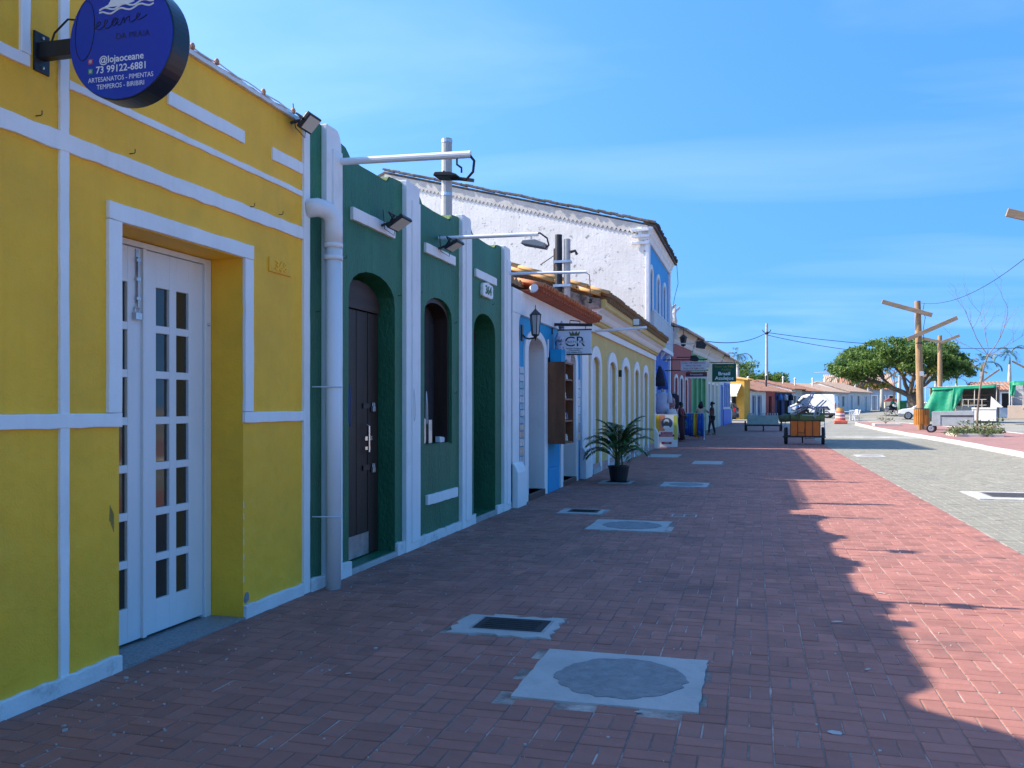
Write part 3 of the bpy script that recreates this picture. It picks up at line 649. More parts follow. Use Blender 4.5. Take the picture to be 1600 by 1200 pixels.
# number sign: a lobed white tablet with green figures
P = [(11.27, 2.96), (11.37, 2.95), (11.47, 2.955), (11.60, 2.95), (11.71, 2.96), (11.725, 3.0), (11.715, 3.05), (11.725, 3.10), (11.70, 3.135), (11.6, 3.14), (11.49, 3.155), (11.37, 3.14), (11.285, 3.13), (11.26, 3.09), (11.27, 3.04), (11.255, 3.0)]
MB().prism(P, 'x', FX - .003, FX + .045).build('number_tablet', M['white'], gh, world=True, bevel=.01)
lettering('364', .155, M['green'], gh, (FX + .046, 11.49, 3.045), FACE_ST, extrude=.004, sx=1.2, name='number', offset=.004)
# first doorway: plank door with an arched board above, steel kick plate
def plank_door(root, ya, yb, z0, spring, apex, x, n=4, kick=False):
    ws = (yb - ya) / n; zt = spring - .04
    leaf = MB().box(x - .05, ya, z0, x - .02, yb, zt).build('door_leaf', M['darkwood'], root, world=True)
    for i in range(n):
        MB().box(x - .022, ya + i*ws + .006, z0 + .004, x - rnd.uniform(.0, .004), ya + (i+1)*ws - .006, zt - .004).build('plank', M['darkwood'], leaf, loc=-root.location, bevel=.004)
    ar = arch_pts(ya, yb, spring - .035, apex - .02)
    MB().prism([(ya, zt + .005), (yb, zt + .005)] + ar[::-1], 'x', x - .06, x + .02).build('arch_board', M['brownwood'], root, world=True, bevel=.004)
    if kick: MB().box(x - .003, ya + .01, z0 + .01, x + .006, yb - .25, z0 + .22).build('kick_plate', M['steel'], leaf, loc=-root.location)
    return leaf
dx = FX - .17
lf = plank_door(gh, 7.33, 8.35, .055, 2.46, 2.72, dx, 4, True)
m = MB(); m.tube([(dx + .03, 8.0, 1.05), (dx + .055, 8.0, 1.06), (dx + .055, 8.0, 1.31), (dx + .03, 8.0, 1.32)], .012, 8); m.box(dx - .002, 7.97, 1.17, dx + .03, 8.14, 1.21); m.box(dx - .002, 7.97, 1.08, dx + .03, 8.10, 1.11)
m.build('handle', M['chrome'], lf, loc=-gh.location, smooth=False)
for zz in (.88, 1.48):
    m = MB(); m.box(dx, 7.97, zz, dx + .012, 8.12, zz + .05); m.build('hasp', M['black'], lf, loc=-gh.location)
    m = MB(); m.box(dx + .012, 8.15, zz - .03, dx + .035, 8.21, zz + .02); m.tube([(dx + .024, 8.16, zz + .02), (dx + .024, 8.16, zz + .055), (dx + .024, 8.2, zz + .055), (dx + .024, 8.2, zz + .02)], .006, 6); m.build('padlock', M['steel'], lf, loc=-gh.location, bevel=.003)
MB().box(FX - .40, 7.315, -.03, FX + .03, 8.365, .048).build('threshold', M['cement_w'], gh, world=True, bevel=.006)
# window: dark frame, planked shutter set back, black to paint the dark interior, one leaf open
wx = FX - .06
ao = arch_pts(9.205, 10.115, 2.495, 2.73, 14); ai = arch_pts(9.25, 10.07, 2.47, 2.68, 14)
m = MB()
for (o1, o2, i1, i2) in zip(ao[:-1], ao[1:], ai[:-1], ai[1:]): m.prism([o1, o2, i2, i1], 'x', wx - .22, wx + .02)
m.box(wx - .22, 9.205, 1.076, wx + .02, 9.25, 2.48); m.box(wx - .22, 10.07, 1.076, wx + .02, 10.115, 2.48)
m.build('window_frame', M['darkwood'], gh, world=True)
sh_ = MB().prism([(9.25, 1.07), (10.07, 1.07)] + ai[::-1], 'x', wx - .20, wx - .16).build('shutter', M['blackm'], gh, world=True)
for i in range(5):
    y0_, y1_ = 9.26 + i*.162, 9.26 + (i+1)*.162 - .01; zt = min(2.47 + .19*math.sin(math.pi*(y - 9.25)/.82)**.8 if 9.25 < y < 10.07 else 2.47 for y in (y0_, y1_))
    MB().box(wx - .16, y0_, 1.075, wx - .145, y1_, zt).build('plank', M['blackm'], sh_, loc=-gh.location, bevel=.003)
MB().box(FX - .3, 9.205, 1.06, FX - .02, 10.115, 1.075).build('sill', M['green'], gh, world=True)
MB().prism([(9.53, 2.1), (9.55, 2.1), (9.55, 2.17), (9.53, 2.17)], 'x', wx - .146, wx - .143).build('painted_light_gap', M['white'], sh_, loc=-gh.location)  # white chip painted as daylight showing between the planks
# third opening: door ajar deep in the wall
plank_door(gh, 11.0, 11.95, .075, 2.43, 2.70, FX - .30, 4)
MB().box(FX - .40, 10.985, -.03, FX + .03, 11.965, .068).build('threshold', M['concrete'], gh, world=True, bevel=.006)
for yy, zz in ((6.7, 2.28), (7.2, 2.80), (8.45, 2.62), (9.05, 2.72), (10.2, 2.5), (11.2, 2.92), (11.8, 2.9), (12.3, 2.62), (8.98, 1.66), (10.2, 1.66)): wall_hook(gh, yy, zz)
# wire loops left hanging on the wall
for yy, zz, ln, mt in ((6.74, 1.72, .36, 'tube'), (7.18, 1.70, .38, 'sign'), (8.72, 1.68, .33, 'tube'), (9.08, 1.66, .35, 'tube'), (10.26, 1.68, .30, 'tube')):
    mm = M['tube'] if mt == 'tube' else pmat('blue_cord', (.03, .06, .25), .6)
    MB().tube([(FX + .07, yy, zz), (FX + .074, yy - .02, zz - ln*.4), (FX + .075, yy - .025, zz - ln*.85), (FX + .075, yy, zz - ln), (FX + .075, yy + .025, zz - ln*.85), (FX + .074, yy + .02, zz - ln*.4), (FX + .07, yy + .005, zz - .02)], .004, 5).build('wire_loop', mm, gh, world=True)
# white downpipe with its swan neck
px_ = FX + .145; py_ = 6.72
dp = thing('downpipe', 'thick white downpipe with elbow on the first pilaster of the green house', 'pipe', (px_, py_, 0))
MB().tube([(px_, py_, .0), (px_, py_, 2.84)], .062, 20).build('pipe', M['pvc'], dp, world=True, smooth=True)
el = [(px_, py_, 2.83), (px_, py_, 2.98), (px_ - .005, py_ - .02, 3.05), (px_ - .03, py_ - .07, 3.10), (px_ - .07, py_ - .14, 3.11), (px_ - .15, py_ - .20, 3.09)]
MB().tube(el, .076, 20).build('elbow', M['pvc'], dp, world=True, smooth=True)
m = MB()
for zz in (2.80, 2.70): m.lathe([(.069, zz), (.079, zz + .006), (.079, zz + .035), (.069, zz + .042)], 20, (px_, py_, 0))
m.build('collar', M['pvc'], dp, world=True, smooth=True)
m = MB()
for zz in (1.66, .60): m.tube([(FX + .0, py_ - .09, zz)] + [(px_ + .072*math.sin(a), py_ - .072*math.cos(a), zz) for a in [math.pi*i/8 for i in range(9)]] + [(FX + .05, py_ + .10, zz)], .006, 5)
m.build('pipe_strap', M['tube'], dp, world=True)
# plain tubes that hold lamps out over the street
def lamp_arm(label, y, z, tip, zt, lamp=None, r=.024, x0=FX):
    t = thing('lamp_arm', label, 'lamp arm', (x0, y, z))
    MB().tube([(x0 - .03, y, z), (tip, y, zt)], r, 12).build('arm', M['pvc'], t, world=True, smooth=False)
    return t
a1 = lamp_arm('white tube arm reaching out from the first green pilaster', 7.03, 3.60, -2.26, 3.575, r=.03)
m = MB(); m.tube([(-2.27, 7.03, 3.57), (-2.23, 7.03, 3.52), (-2.24, 7.03, 3.43), (-2.30, 7.03, 3.37), (-2.42, 7.03, 3.39), (-2.50, 7.03, 3.45)], .012, 6); m.build('cable', M['blackm'], a1, world=True)
MB().tube([(-2.38, 7.03, 3.575), (-2.38, 7.03, 3.50), (-2.34, 7.03, 3.47), (-2.34, 7.03, 3.43)], .009, 6).build('yoke', M['black'], a1, world=True)
MB().prism([(-2.56, 3.40), (-2.36, 3.385), (-2.355, 3.40), (-2.42, 3.425), (-2.55, 3.43)], 'y', 6.94, 7.12).build('lamp_body', M['black'], a1, world=True, bevel=.006)
a2 = lamp_arm('thinner white tube arm with lamp at its tip, middle of the green house', 9.66, 3.42, -2.32, 3.41, r=.022)
MB().tube([(-2.42, 9.66, 3.42), (-2.30, 9.66, 3.42), (-2.22, 9.66, 3.36), (-2.20, 9.66, 3.28), (-2.25, 9.66, 3.25)], .010, 6).build('cable', M['blackm'], a2, world=True)
MB().tube([(-2.40, 9.66, 3.40), (-2.40, 9.66, 3.33)], .012, 6).build('yoke', M['tube'], a2, world=True)
MB().prism([(-2.50, 3.30), (-2.24, 3.245), (-2.22, 3.29), (-2.34, 3.34), (-2.48, 3.335)], 'y', 9.56, 9.76).build('lamp_body', pmat('grey_lamp', (.25, .26, .27), .5), a2, world=True, bevel=.006)
a3 = lamp_arm('thin white tube arm at the far end of the green house', 12.5, 3.42, -2.30, 3.40, r=.02)
MB().tube([(-2.31, 12.5, 3.39), (-2.26, 12.5, 3.36), (-2.25, 12.5, 3.2), (-2.25, 12.5, 3.02)], .006, 6).build('cable', M['blackm'], a3, world=True)
MB().lathe([(.012, .03), (.03, .02), (.034, -.03), (.0, -.05)], 10, (-2.25, 12.5, 3.0)).build('bulb', M['blackm'], a3, world=True)
flood_lamp('black flood lamp over the first arched door of the green house', (FX + .035, 7.95, 3.23), (FX + .20, 8.0, 3.255), .25, R(58), 0)
flood_lamp('black flood lamp beside the tube arm over the green window', (FX + .035, 9.55, 3.28), (FX + .20, 9.62, 3.32), .24, R(62), 0)
# shovel standing in the window
sv = thing('shovel', 'long handled shovel leaning inside the green house window', 'shovel', (FX - .10, 9.42, 1.08))
MB().tube([(-.01, -.02, .25), (.0, -.03, 1.42)], .012, 8).build('shaft', pmat('pale_handle', (.55, .53, .48), .5), sv)
MB().prism([(-.10, .0), (.07, .0), (.08, .06), (.08, .27), (.03, .29), (.01, .36), (-.03, .36), (-.05, .29), (-.10, .27)], 'x', -.006, .006).build('blade', M['steel'], sv, bevel=.002)
MB().box(-.02, .0, .0, .02, .10, .27).build('tin', M['steel'], None, loc=(FX - .10, 9.56, 1.078), bevel=.004)
tag(bpy.data.objects['tin'], 'small upright metal sheet beside the shovel in the window', 'tin')
MB().prism([(0, 0), (.16, 0), (.17, .05), (.13, .06), (.0, .07)], 'x', -.03, .03).build('trowel', M['door_white'], None, loc=(FX - .10, 9.90, 1.078), bevel=.004)
tag(bpy.data.objects['trowel'], 'small white block at the right end of the window sill', 'block')
# ------------------------------------------------------------------ blue shop with two deep doorways
M['blue'] = pmat('sky_blue_paint', (0.004, 0.30, 0.56), 0.6, 0.08, 2, 0.3, 50, 0.006, (0.02, 0.16, 0.36), 0.3, 2)
M['terra'] = pmat('terracotta', (0.42, 0.115, 0.05), 0.75, 0.22, 6, 0.4, 40, 0.006, (0.16, 0.06, 0.04), 0.5, 3)
M['terra_lit'] = pmat('terracotta_lit', (0.60, 0.19, 0.075), 0.75, 0.2, 6, 0.3, 40, 0.006)  # upper eave tiles: orange brightened to paint their sunlit tops
M['terra_old'] = pmat('weathered_tile', (0.36, 0.21, 0.10), 0.85, 0.3, 5, 0.5, 30, 0.01, (0.07, 0.065, 0.055), 0.8, 2.2, (0.45, 0.65))
M['tile_ochre'] = pmat('ochre_tile', (0.62, 0.34, 0.12), 0.8, 0.15, 4, 0.3, 30, 0.008, (0.22, 0.13, 0.07), 0.5, 3)
M['mould'] = pmat('mouldy_plaster', (0.30, 0.28, 0.25), 0.9, 0.25, 4, 0.6, 25, 0.02, (0.035, 0.034, 0.032), 0.92, 2.4, (0.42, 0.58))
bs = thing('blue_shop', 'bright blue shop with white arched doorways and red tiled eave', 'shop', (FX, 15.8, 0))
BO = [(13.75, 14.88, .10, 2.35, 2.64), (16.42, 17.65, .10, 2.30, 2.60)]
m = MB(); wall_with_openings(m, 12.72, 18.94, -.03, lambda y: 3.26, BO, FX - .55, FX); m.build('wall', M['blue'], bs, world=True)
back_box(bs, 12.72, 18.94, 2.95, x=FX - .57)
# doorway linings and surrounds
for (ya, yb, sill, sp, ap) in BO:
    ao = arch_pts(ya - .22, yb + .22, sp - .02, ap + .11, 16); ai = arch_pts(ya, yb, sp, ap, 16)
    m = MB()
    for (o1, o2, i1, i2) in zip(ao[:-1], ao[1:], ai[:-1], ai[1:]): m.prism([o1, o2, i2, i1], 'x', FX - .002, FX + .03)
    m.prism([(ya - .22, .0), (ya, .0), (ya, sp), (ya - .22, sp - .02)], 'x', FX - .002, FX + .03); m.prism([(yb, .0), (yb + .22, .0), (yb + .22, sp - .02), (yb, sp)], 'x', FX - .002, FX + .03)
    m.build('door_surround', M['white'], bs, world=True)
    m = MB(); a2_ = arch_pts(ya + .012, yb - .012, sp, ap - .012, 16); a3_ = arch_pts(ya - .004, yb + .004, sp, ap + .002, 16)
    for (o1, o2, i1, i2) in zip(a3_[:-1], a3_[1:], a2_[:-1], a2_[1:]): m.prism([o1, o2, i2, i1], 'x', FX - .56, FX + .028)
    m.prism([(ya - .002, .1), (ya + .012, .1), (ya + .012, sp), (ya - .002, sp)], 'x', FX - .56, FX + .028); m.prism([(yb - .012, .1), (yb + .002, .1), (yb + .002, sp), (yb - .012, sp)], 'x', FX - .56, FX + .028)
    m.build('doorway_lining', M['white'], bs, world=True)
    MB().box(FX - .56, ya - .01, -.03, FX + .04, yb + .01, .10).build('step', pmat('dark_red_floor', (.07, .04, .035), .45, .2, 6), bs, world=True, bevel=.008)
# interior seen through the doorways: white side wall, counter
m = MB(); m.box(FX - 2.6, 15.2, 0, FX - .6, 15.28, 2.8); m.build('inner_partition', M['white'], bs, world=True)
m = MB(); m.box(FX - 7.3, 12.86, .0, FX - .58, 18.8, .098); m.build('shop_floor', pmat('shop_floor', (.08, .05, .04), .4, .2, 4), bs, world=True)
# white piers, frieze with rounded inner corner
P = [(12.722, -.01), (13.02, -.01), (13.02, 2.70), (13.05, 2.80), (13.14, 2.87), (18.25, 2.87), (18.25, -.01), (18.93, -.01), (18.93, 3.265), (12.722, 3.265)]
MB().prism([(12.722, 2.9), (12.722, 3.262), (18.93, 3.262), (18.93, 2.9)], 'x', FX - .01, FX + .05).build('frieze', M['white'], bs, world=True, bevel=.006)
MB().prism([(12.722, 0), (13.10, 0), (13.10, 2.78), (13.14, 2.85), (13.22, 2.898), (12.722, 2.898)], 'x', FX - .01, FX + .048).build('corner_pier', M['white'], bs, world=True, bevel=.006)
MB().prism([(18.24, 0), (18.93, 0), (18.93, 2.898), (18.24, 2.898)], 'x', FX - .01, FX + .046).build('corner_pier', M['white'], bs, world=True, bevel=.006)
m = MB()
for a, b in ((12.722, 13.24), (18.2, 18.93)):
    m = MB(); m.prism([(FX, .0), (FX + .13, .0), (FX + .13, .52), (FX + .10, .60), (FX + .06, .66), (FX, .66)], 'y', a, b); m.build('pier_base', M['white'], bs, world=True, bevel=.012)
MB().box(FX, 15.10, .0, FX + .05, 15.95, .42).build('panel_base', M['blue'], bs, world=True, bevel=.01)
# eave: soffit and single row of terracotta tile ends
MB().prism([(FX - .02, 3.265), (FX + .24, 3.285), (FX + .24, 3.30), (FX - .02, 3.30)], 'y', 13.35, 18.92).build('soffit', M['terra'], bs, world=True)
def half_tile(L_=.42, r=.085, flip=False, th=.014, n=8, taper=.82):
    vs = []; s = -1 if flip else 1
    for j, (x, rr) in enumerate(((0, r), (L_, r * taper))):
        for rad in (rr, rr - th):
            for i in range(n + 1):
                a = math.pi * i / n; vs.append((-x, rad * math.cos(a), s * rad * math.sin(a)))
    k = n + 1; fs = []
    for i in range(n):
        fs += [(i, i+1, 2*k+i+1, 2*k+i), (k+i, 3*k+i, 3*k+i+1, k+i+1), (i, k+i, k+i+1, i+1), (2*k+i, 2*k+i+1, 3*k+i+1, 3*k+i)]
    fs += [(0, 2*k, 3*k, k), (n, k+n, 3*k+n, 2*k+n)]
    m = MB(); m.add(vs, fs); return m
def tile_row(root, y0, y1, x, z, mat, pitch=.2, slope=.28, L_=.42, r=.085, under=True, jit=.008):
    up = half_tile(L_, r).mesh('roof_tile'); dn = half_tile(L_, r * .95, True).mesh('roof_tile')
    for me, mm in ((up, M['terra_lit'] if mat == 'terra' else M[mat]), (dn, M[mat])): me.materials.append(mm); me.polygons.foreach_set('use_smooth', [True]*len(me.polygons))
    n = int((y1 - y0) / pitch)
    for i in range(n):
        y = y0 + (i + .5) * (y1 - y0) / n
        o = new_obj('roof_tile', up, root); o.location = Vector((x + rnd.uniform(-jit, jit)*2, y, z + rnd.uniform(-jit, jit)*.5)) - root.location; o.rotation_euler = (0, slope, rnd.uniform(-.02, .02))
        if under and i < n - 1:
            o = new_obj('roof_tile', dn, root); o.location = Vector((x - .02, y + pitch/2, z - .0)) - root.location; o.rotation_euler = (0, slope, 0)
tile_row(bs, 13.4, 18.9, FX + .35, 3.335, 'terra', .19, .25, .45, .078, True)
# old roof behind
def roof_slope(root, y0, y1, x0, z0, x1, z1_, mat, pitch=.24, name='roof', amp=.05):
    """corrugated barrel-tile slope from eave (x0,z0) to ridge (x1,z1)"""
    m = MB(); n = max(2, int((y1 - y0) / pitch)); k = 6; vs = []
    for i in range(n * k + 1):
        y = y0 + (y1 - y0) * i / (n * k); a = abs(math.sin(math.pi * i / k)) * amp
        vs += [(x0, y, z0 + a), (x1, y, z1_ + a), (x1, y, z1_ - .06), (x0, y, z0 - .06)]
    fs = [(0, 3, 2, 1), (4*n*k, 4*n*k+1, 4*n*k+2, 4*n*k+3)] + [(4*i+q, 4*i+(q+1) % 4, 4*i+4+(q+1) % 4, 4*i+4+q) for i in range(n*k) for q in range(4)]
    m.add(vs, fs); return m.build(name, M[mat], root, world=True)
roof_slope(bs, 12.75, 18.9, FX + .0, 3.40, FX - 4.0, 4.0, 'terra_old')
MB().tube([(FX + .18, 13.42, 3.31), (FX + .24, 13.28, 3.31)], .06, 14).build('gutter_pipe', M['pvc'], bs, world=True)
# ---- things on the blue shop
ln = thing('wall_lantern', 'black carriage lantern on a scroll bracket beside the first blue doorway', 'lantern', (FX + .03, 13.30, 2.62))
lx = .22
MB().box(0, -.05, -.12, .02, .05, .13).build('wall_plate', M['black'], ln, bevel=.006)
MB().tube([(.02, 0, -.02), (.06, 0, -.07), (.12, 0, -.085), (.20, 0, -.075), (lx, 0, -.06)], .013, 8).build('scroll_arm', M['black'], ln)
MB().lathe([(.0, .32), (.006, .30), (.008, .25), (.02, .235), (.085, .17), (.098, .155), (.085, .15)], 6, (lx, 0, .12)).build('roof', M['black'], ln)
MB().lathe([(.082, .15), (.055, -.14)], 6, (lx, 0, .12)).build('lantern_glass', pmat('lantern_glass', (.35, .36, .36), .15, .05, 3), ln)
m = MB()
for i in range(6):
    a = math.pi * 2 * i / 6; m.tube([(lx + .084*math.cos(a), .084*math.sin(a), .27), (lx + .057*math.cos(a), .057*math.sin(a), -.02)], .007, 5)
m.build('cage', M['black'], ln)
MB().lathe([(.057, -.02), (.06, -.035), (.03, -.05), (.012, -.09), (.004, -.12)], 8, (lx, 0, 0)).build('base', M['black'], ln)
# hanging sign CR
cs = thing('hanging_shop_sign', 'white hanging shop sign with crown, big letters CR and black bars', 'sign', (FX, 15.55, 2.8))
CY = 15.55; cx = -3.075; yy = CY - .014
MB().bar((FX, CY, 2.955), (-2.76, CY, 2.93), .025, .05).build('bracket_arm', M['black'], cs, world=True)
MB().tube([(FX + .01, CY, 3.07), (FX + .01, CY, 2.78)], .011, 6).build('wall_bar', M['black'], cs, world=True)
MB().tube([(-3.16, CY, 2.97), (-3.16, CY, 3.02), (-2.98, CY, 3.0), (-2.98, CY, 2.95)], .009, 6).build('scroll', M['black'], cs, world=True)
board = MB().box(-3.37, CY - .012, 2.42, -2.78, CY + .012, 2.84).build('sign_board', pmat('sign_board_white', (.70, .74, .78), .35, .03, 2), cs, world=True)
for zz in (2.84, 2.405): MB().box(-3.38, CY - .02, zz, -2.77, CY + .02, zz + .022).build('sign_bar', M['black'], cs, world=True)
for xx in (-3.27, -2.88): MB().tube([(xx, CY, 2.86), (xx, CY, 2.94)], .006, 5).build('chain', M['black'], cs, world=True)
BK = pmat('print_black', (.02, .02, .022), .5); OL = pmat('crown_print', (.12, .12, .05), .5)
lettering('C', .25, BK, cs, (cx - .085, yy, 2.635), FACE_CAM, extrude=.001, sx=1.15)
lettering('R', .25, BK, cs, (cx + .105, yy, 2.635), FACE_CAM, extrude=.001, sx=1.15)
MB().box(cx - .22, yy - .0022, 2.612, cx + .22, yy + .001, 2.655).build('name_strip', board.data.materials[0], cs, world=True)
lettering('CRISTO REI', .054, BK, cs, (cx, yy - .003, 2.634), FACE_CAM, extrude=.0008, sx=1.3)
lettering('Artigos Religiosos', .036, BK, cs, (cx, yy, 2.523), FACE_CAM, extrude=.001, sx=1.15)
lettering('e Artesanato', .036, BK, cs, (cx, yy, 2.49), FACE_CAM, extrude=.001, sx=1.1)
lettering('(73) 99804-0029', .038, BK, cs, (cx, yy, 2.45), FACE_CAM, extrude=.001, sx=1.1)
MB().prism([(cx - .08, 2.745), (cx - .10, 2.825), (cx - .05, 2.785), (cx - .035, 2.83), (cx, 2.78), (cx + .035, 2.83), (cx + .05, 2.785), (cx + .10, 2.825), (cx + .08, 2.745)], 'y', yy - .001, yy + .001).build('crown', OL, cs, world=True)
# postcards pinned in strips beside the doors
PCOL = [(.45, .5, .55), (.25, .42, .5), (.5, .52, .54), (.35, .45, .5), (.55, .42, .35), (.48, .36, .3), (.6, .55, .5), (.3, .2, .18)]
PM = [pmat('tile_print', c, .35, .35, 14, stretch=(1, 1, 1)) for c in PCOL]
def tile_strip(label, y0, y1, zs, cols):
    t = thing('souvenir_tile_strip', label, 'tiles', (FX, (y0+y1)/2, zs[-1]), 0, 'souvenir tiles beside the doors')
    for i, (za, zb) in enumerate(zip(zs[1:], zs[:-1])):
        MB().box(FX + .002, y0 + rnd.uniform(-.01, .01), za + .008, FX + .016 + rnd.uniform(0, .01), y1 + rnd.uniform(-.01, .01), zb - .008).build('souvenir_tile', PM[cols[i % len(cols)]], t, world=True, bevel=.003)
tile_strip('long strip of small pictured tiles left of the first blue doorway', 13.24, 13.50, [2.12, 2.0, 1.88, 1.77, 1.66, 1.55, 1.45, 1.34, 1.23, 1.12, 1.01, .88, .73, .57], [0, 2, 1, 3, 2, 1, 0, 1, 4, 5, 6, 4])
tile_strip('strip of pictured tiles right of the second blue doorway', 17.90, 18.15, [2.05, 1.86, 1.68, 1.50, 1.33, 1.15, .98, .80], [2, 0, 6, 2, 4, 7, 5])
# wooden display cabinet with shelves and ornaments
cb_ = thing('display_cabinet', 'brown wooden wall cabinet with shelves of small ornaments', 'cabinet', (FX + .03, 15.5, .85))
CBM = pmat('cabinet_wood', (.16, .065, .028), .5, .35, 4, .3, 30, .004, (.05, .025, .015), .8, 5, stretch=(1, 1, .3))
y0_, y1_, z0_, z1_, xf = -.38, .38, .0, 1.42, .30
MB().box(0, y0_, z0_, .02, y1_, z1_).build('back_panel', CBM, cb_)
MB().box(.02, y0_, z0_, xf, y0_ + .03, z1_).build('side_panel', CBM, cb_); MB().box(.02, y1_ - .03, z0_, xf, y1_, z1_).build('side_panel', CBM, cb_)
for zz in (z0_, .38, .76, 1.10, z1_ - .03): MB().box(.02, y0_ + .03, zz, xf - .01, y1_ - .03, zz + .03).build('shelf', CBM, cb_)
OC = [pmat('ornament', c, .4, .2, 8) for c in ((.7, .7, .72), (.55, .5, .42), (.12, .12, .22), (.6, .62, .55), (.2, .12, .12))]
k = 0
for zz in (.03, .41, .79, 1.13):
    for q in range(4):
        y = -.27 + q*.17 + rnd.uniform(-.02, .02); hgt = rnd.uniform(.09, .20)
        if (k + q) % 5 == 4: k += 1; continue
        o = MB().lathe([(.035, 0), (.04, hgt*.15), (.028, hgt*.45), (.034, hgt*.6), (.02, hgt*.78), (.024, hgt*.88), (.0, hgt)], 9).build('ornament', OC[k % 5], None, True, loc=(FX + .03 + .19, 15.5 + y, .85 + zz))
        tag(o, ('%s ornament standing on the %s shelf of the brown cabinet, %s along' % (['white', 'tan', 'dark blue', 'cream', 'dark red'][k % 5], {.03: 'lowest', .41: 'second', .79: 'third', 1.13: 'top'}[zz], ['first', 'second', 'third', 'last'][q])), 'ornament', 'ornaments in the cabinet'); k += 1
# white blotchy figure in a blue box above the cabinet
fg = thing('figurine', 'white and grey mottled figurine in a blue box on top of the cabinet', 'figurine', (FX + .16, 15.5, 2.27))
MB().box(-.1, -.34, .0, .1, -.02, .22).build('box', M['blue'], fg, bevel=.004)
MB().lathe([(.16, 0), (.17, .12), (.11, .3), (.13, .42), (.09, .52), (.05, .60), (.06, .68), (.0, .76)], 12, (.0, .14, 0)).build('figure', pmat('mottled_white', (.6, .62, .68), .5, .2, 8, .3, 20, .02, (.06, .07, .12), .9, 9, (.5, .56)), fg, smooth=True)
MB().tube([(FX + .02, 15.15, 2.35), (FX + .02, 15.15, 2.66)], .022, 6).build('wall_tube', M['white'], bs, world=True)

# ------------------------------------------------------------------ potted palm
PALM = pmat('palm_leaf', (.050, .125, .028), .5, .35, 3, stain=(.13, .18, .04), sfac=.6, sscale=2)
STEM = pmat('palm_stem', (.07, .10, .03), .6, .3, 6)
def frond(az_, ln_, lift, droop, nleaf=17, lw=.017, ll=.26, seed=0):
    """arched rachis with two ranks of narrow leaflets"""
    g = random.Random(seed); pts = []; d = Vector((math.cos(az_), math.sin(az_), 0)); p = Vector((0, 0, 0)); a = lift
    for i in range(13):
        pts.append(p.copy()); st = ln_ / 12; p = p + (d * math.cos(a) + Vector((0, 0, 1)) * math.sin(a)) * st; a -= droop / 12 * (0.5 + i / 8)
    m = MB(); m.tube(pts, [.008 * (1 - .8 * i / 12) for i in range(13)], 4)
    side = Vector((-d.y, d.x, 0))
    for i in range(nleaf):
        t = .24 + .76 * i / (nleaf - 1); q = t * 12; k = min(11, int(q)); pp = pts[k].lerp(pts[k+1], q - k); tg = (pts[k+1] - pts[k]).normalized()
        L_ = ll * (math.sin(math.pi * (.18 + .74 * (i / (nleaf - 1)))) ** .7) * g.uniform(.85, 1.1)
        for s in (-1, 1):
            dr = (tg * .75 + side * s * .85 + Vector((0, 0, .30 + g.uniform(-.15, .1)))).normalized()
            e1 = pp + dr * L_ * .5; e2 = pp + dr * L_ + Vector((0, 0, -L_ * .38)); wv = dr.cross(Vector((0, 0, 1))).normalized() * lw
            m.add([pp - wv * .3, pp + wv * .3, e1 + wv * .7, e1 - wv * .7, e2], [(0, 1, 2, 3), (3, 2, 4)])
    return m
pp_ = thing('potted_palm', 'green areca palm in a black plastic pot on the pavement', 'potted plant', (-2.62, 17.75, .012))
MB().lathe([(.155, 0), (.165, .02), (.205, .27), (.215, .28), (.215, .31), (.19, .31), (.185, .27), (.0, .265)], 20).build('pot', pmat('pot_plastic', (.016, .017, .020), .5, .2, 5), pp_, smooth=False)
for i in range(34):
    g = random.Random(40 + i); az_ = i * 2.4 + g.uniform(-.2, .2); u = i / 33
    fr = frond(az_, g.uniform(.62, .86), R(86 - 44 * u + g.uniform(-6, 6)), R(60 + 30*u), 24, .016, .26, i)
    fr.build('frond', PALM, pp_, loc=(.05*math.cos(az_), .05*math.sin(az_), .42 + .22 * (1 - u)))
for i in range(9):
    a = i * 2.2; m = MB(); m.tube([(.08*math.cos(a), .08*math.sin(a), .25), (.07*math.cos(a), .07*math.sin(a), .45), (.05*math.cos(a+.4), .05*math.sin(a+.4), .70)], [.014, .011, .007], 6); m.build('stem', STEM, pp_)

# ------------------------------------------------------------------ cream yellow shop with five doors
M['cream'] = pmat('cream_yellow_paint', (0.62, 0.44, 0.13), 0.65, 0.08, 1.5, 0.35, 40, 0.008, (0.40, 0.28, 0.09), 0.35, 1.2, low=2, streak=0.3)
M['greydoor'] = pmat('grey_white_door', (.68, .70, .71), .6, .10, 3, .2, 40, .004, (.3, .3, .3), .5, 2, stretch=(1, 1, .3))
cy = thing('cream_shop', 'cream yellow shop with five white arched doors and deep cornice', 'shop', (FX, 26, 0))
CF = [(19.31, 20.73), (21.66, 23.23), (24.03, 25.68), (26.52, 27.95), (28.75, 30.3)]
CO = [(a + .2, b - .2, .12, 2.36, 2.62) for a, b in CF]
m = MB(); wall_with_openings(m, 18.95, 32.3, -.03, lambda y: 3.14, CO, FX - .4, FX); m.build('wall', M['cream'], cy, world=True)
MB().box(FX - 9.0, 18.97, 0, FX - .42, 32.28, 3.2).build('rear_walls', M['mould'], cy, world=True)
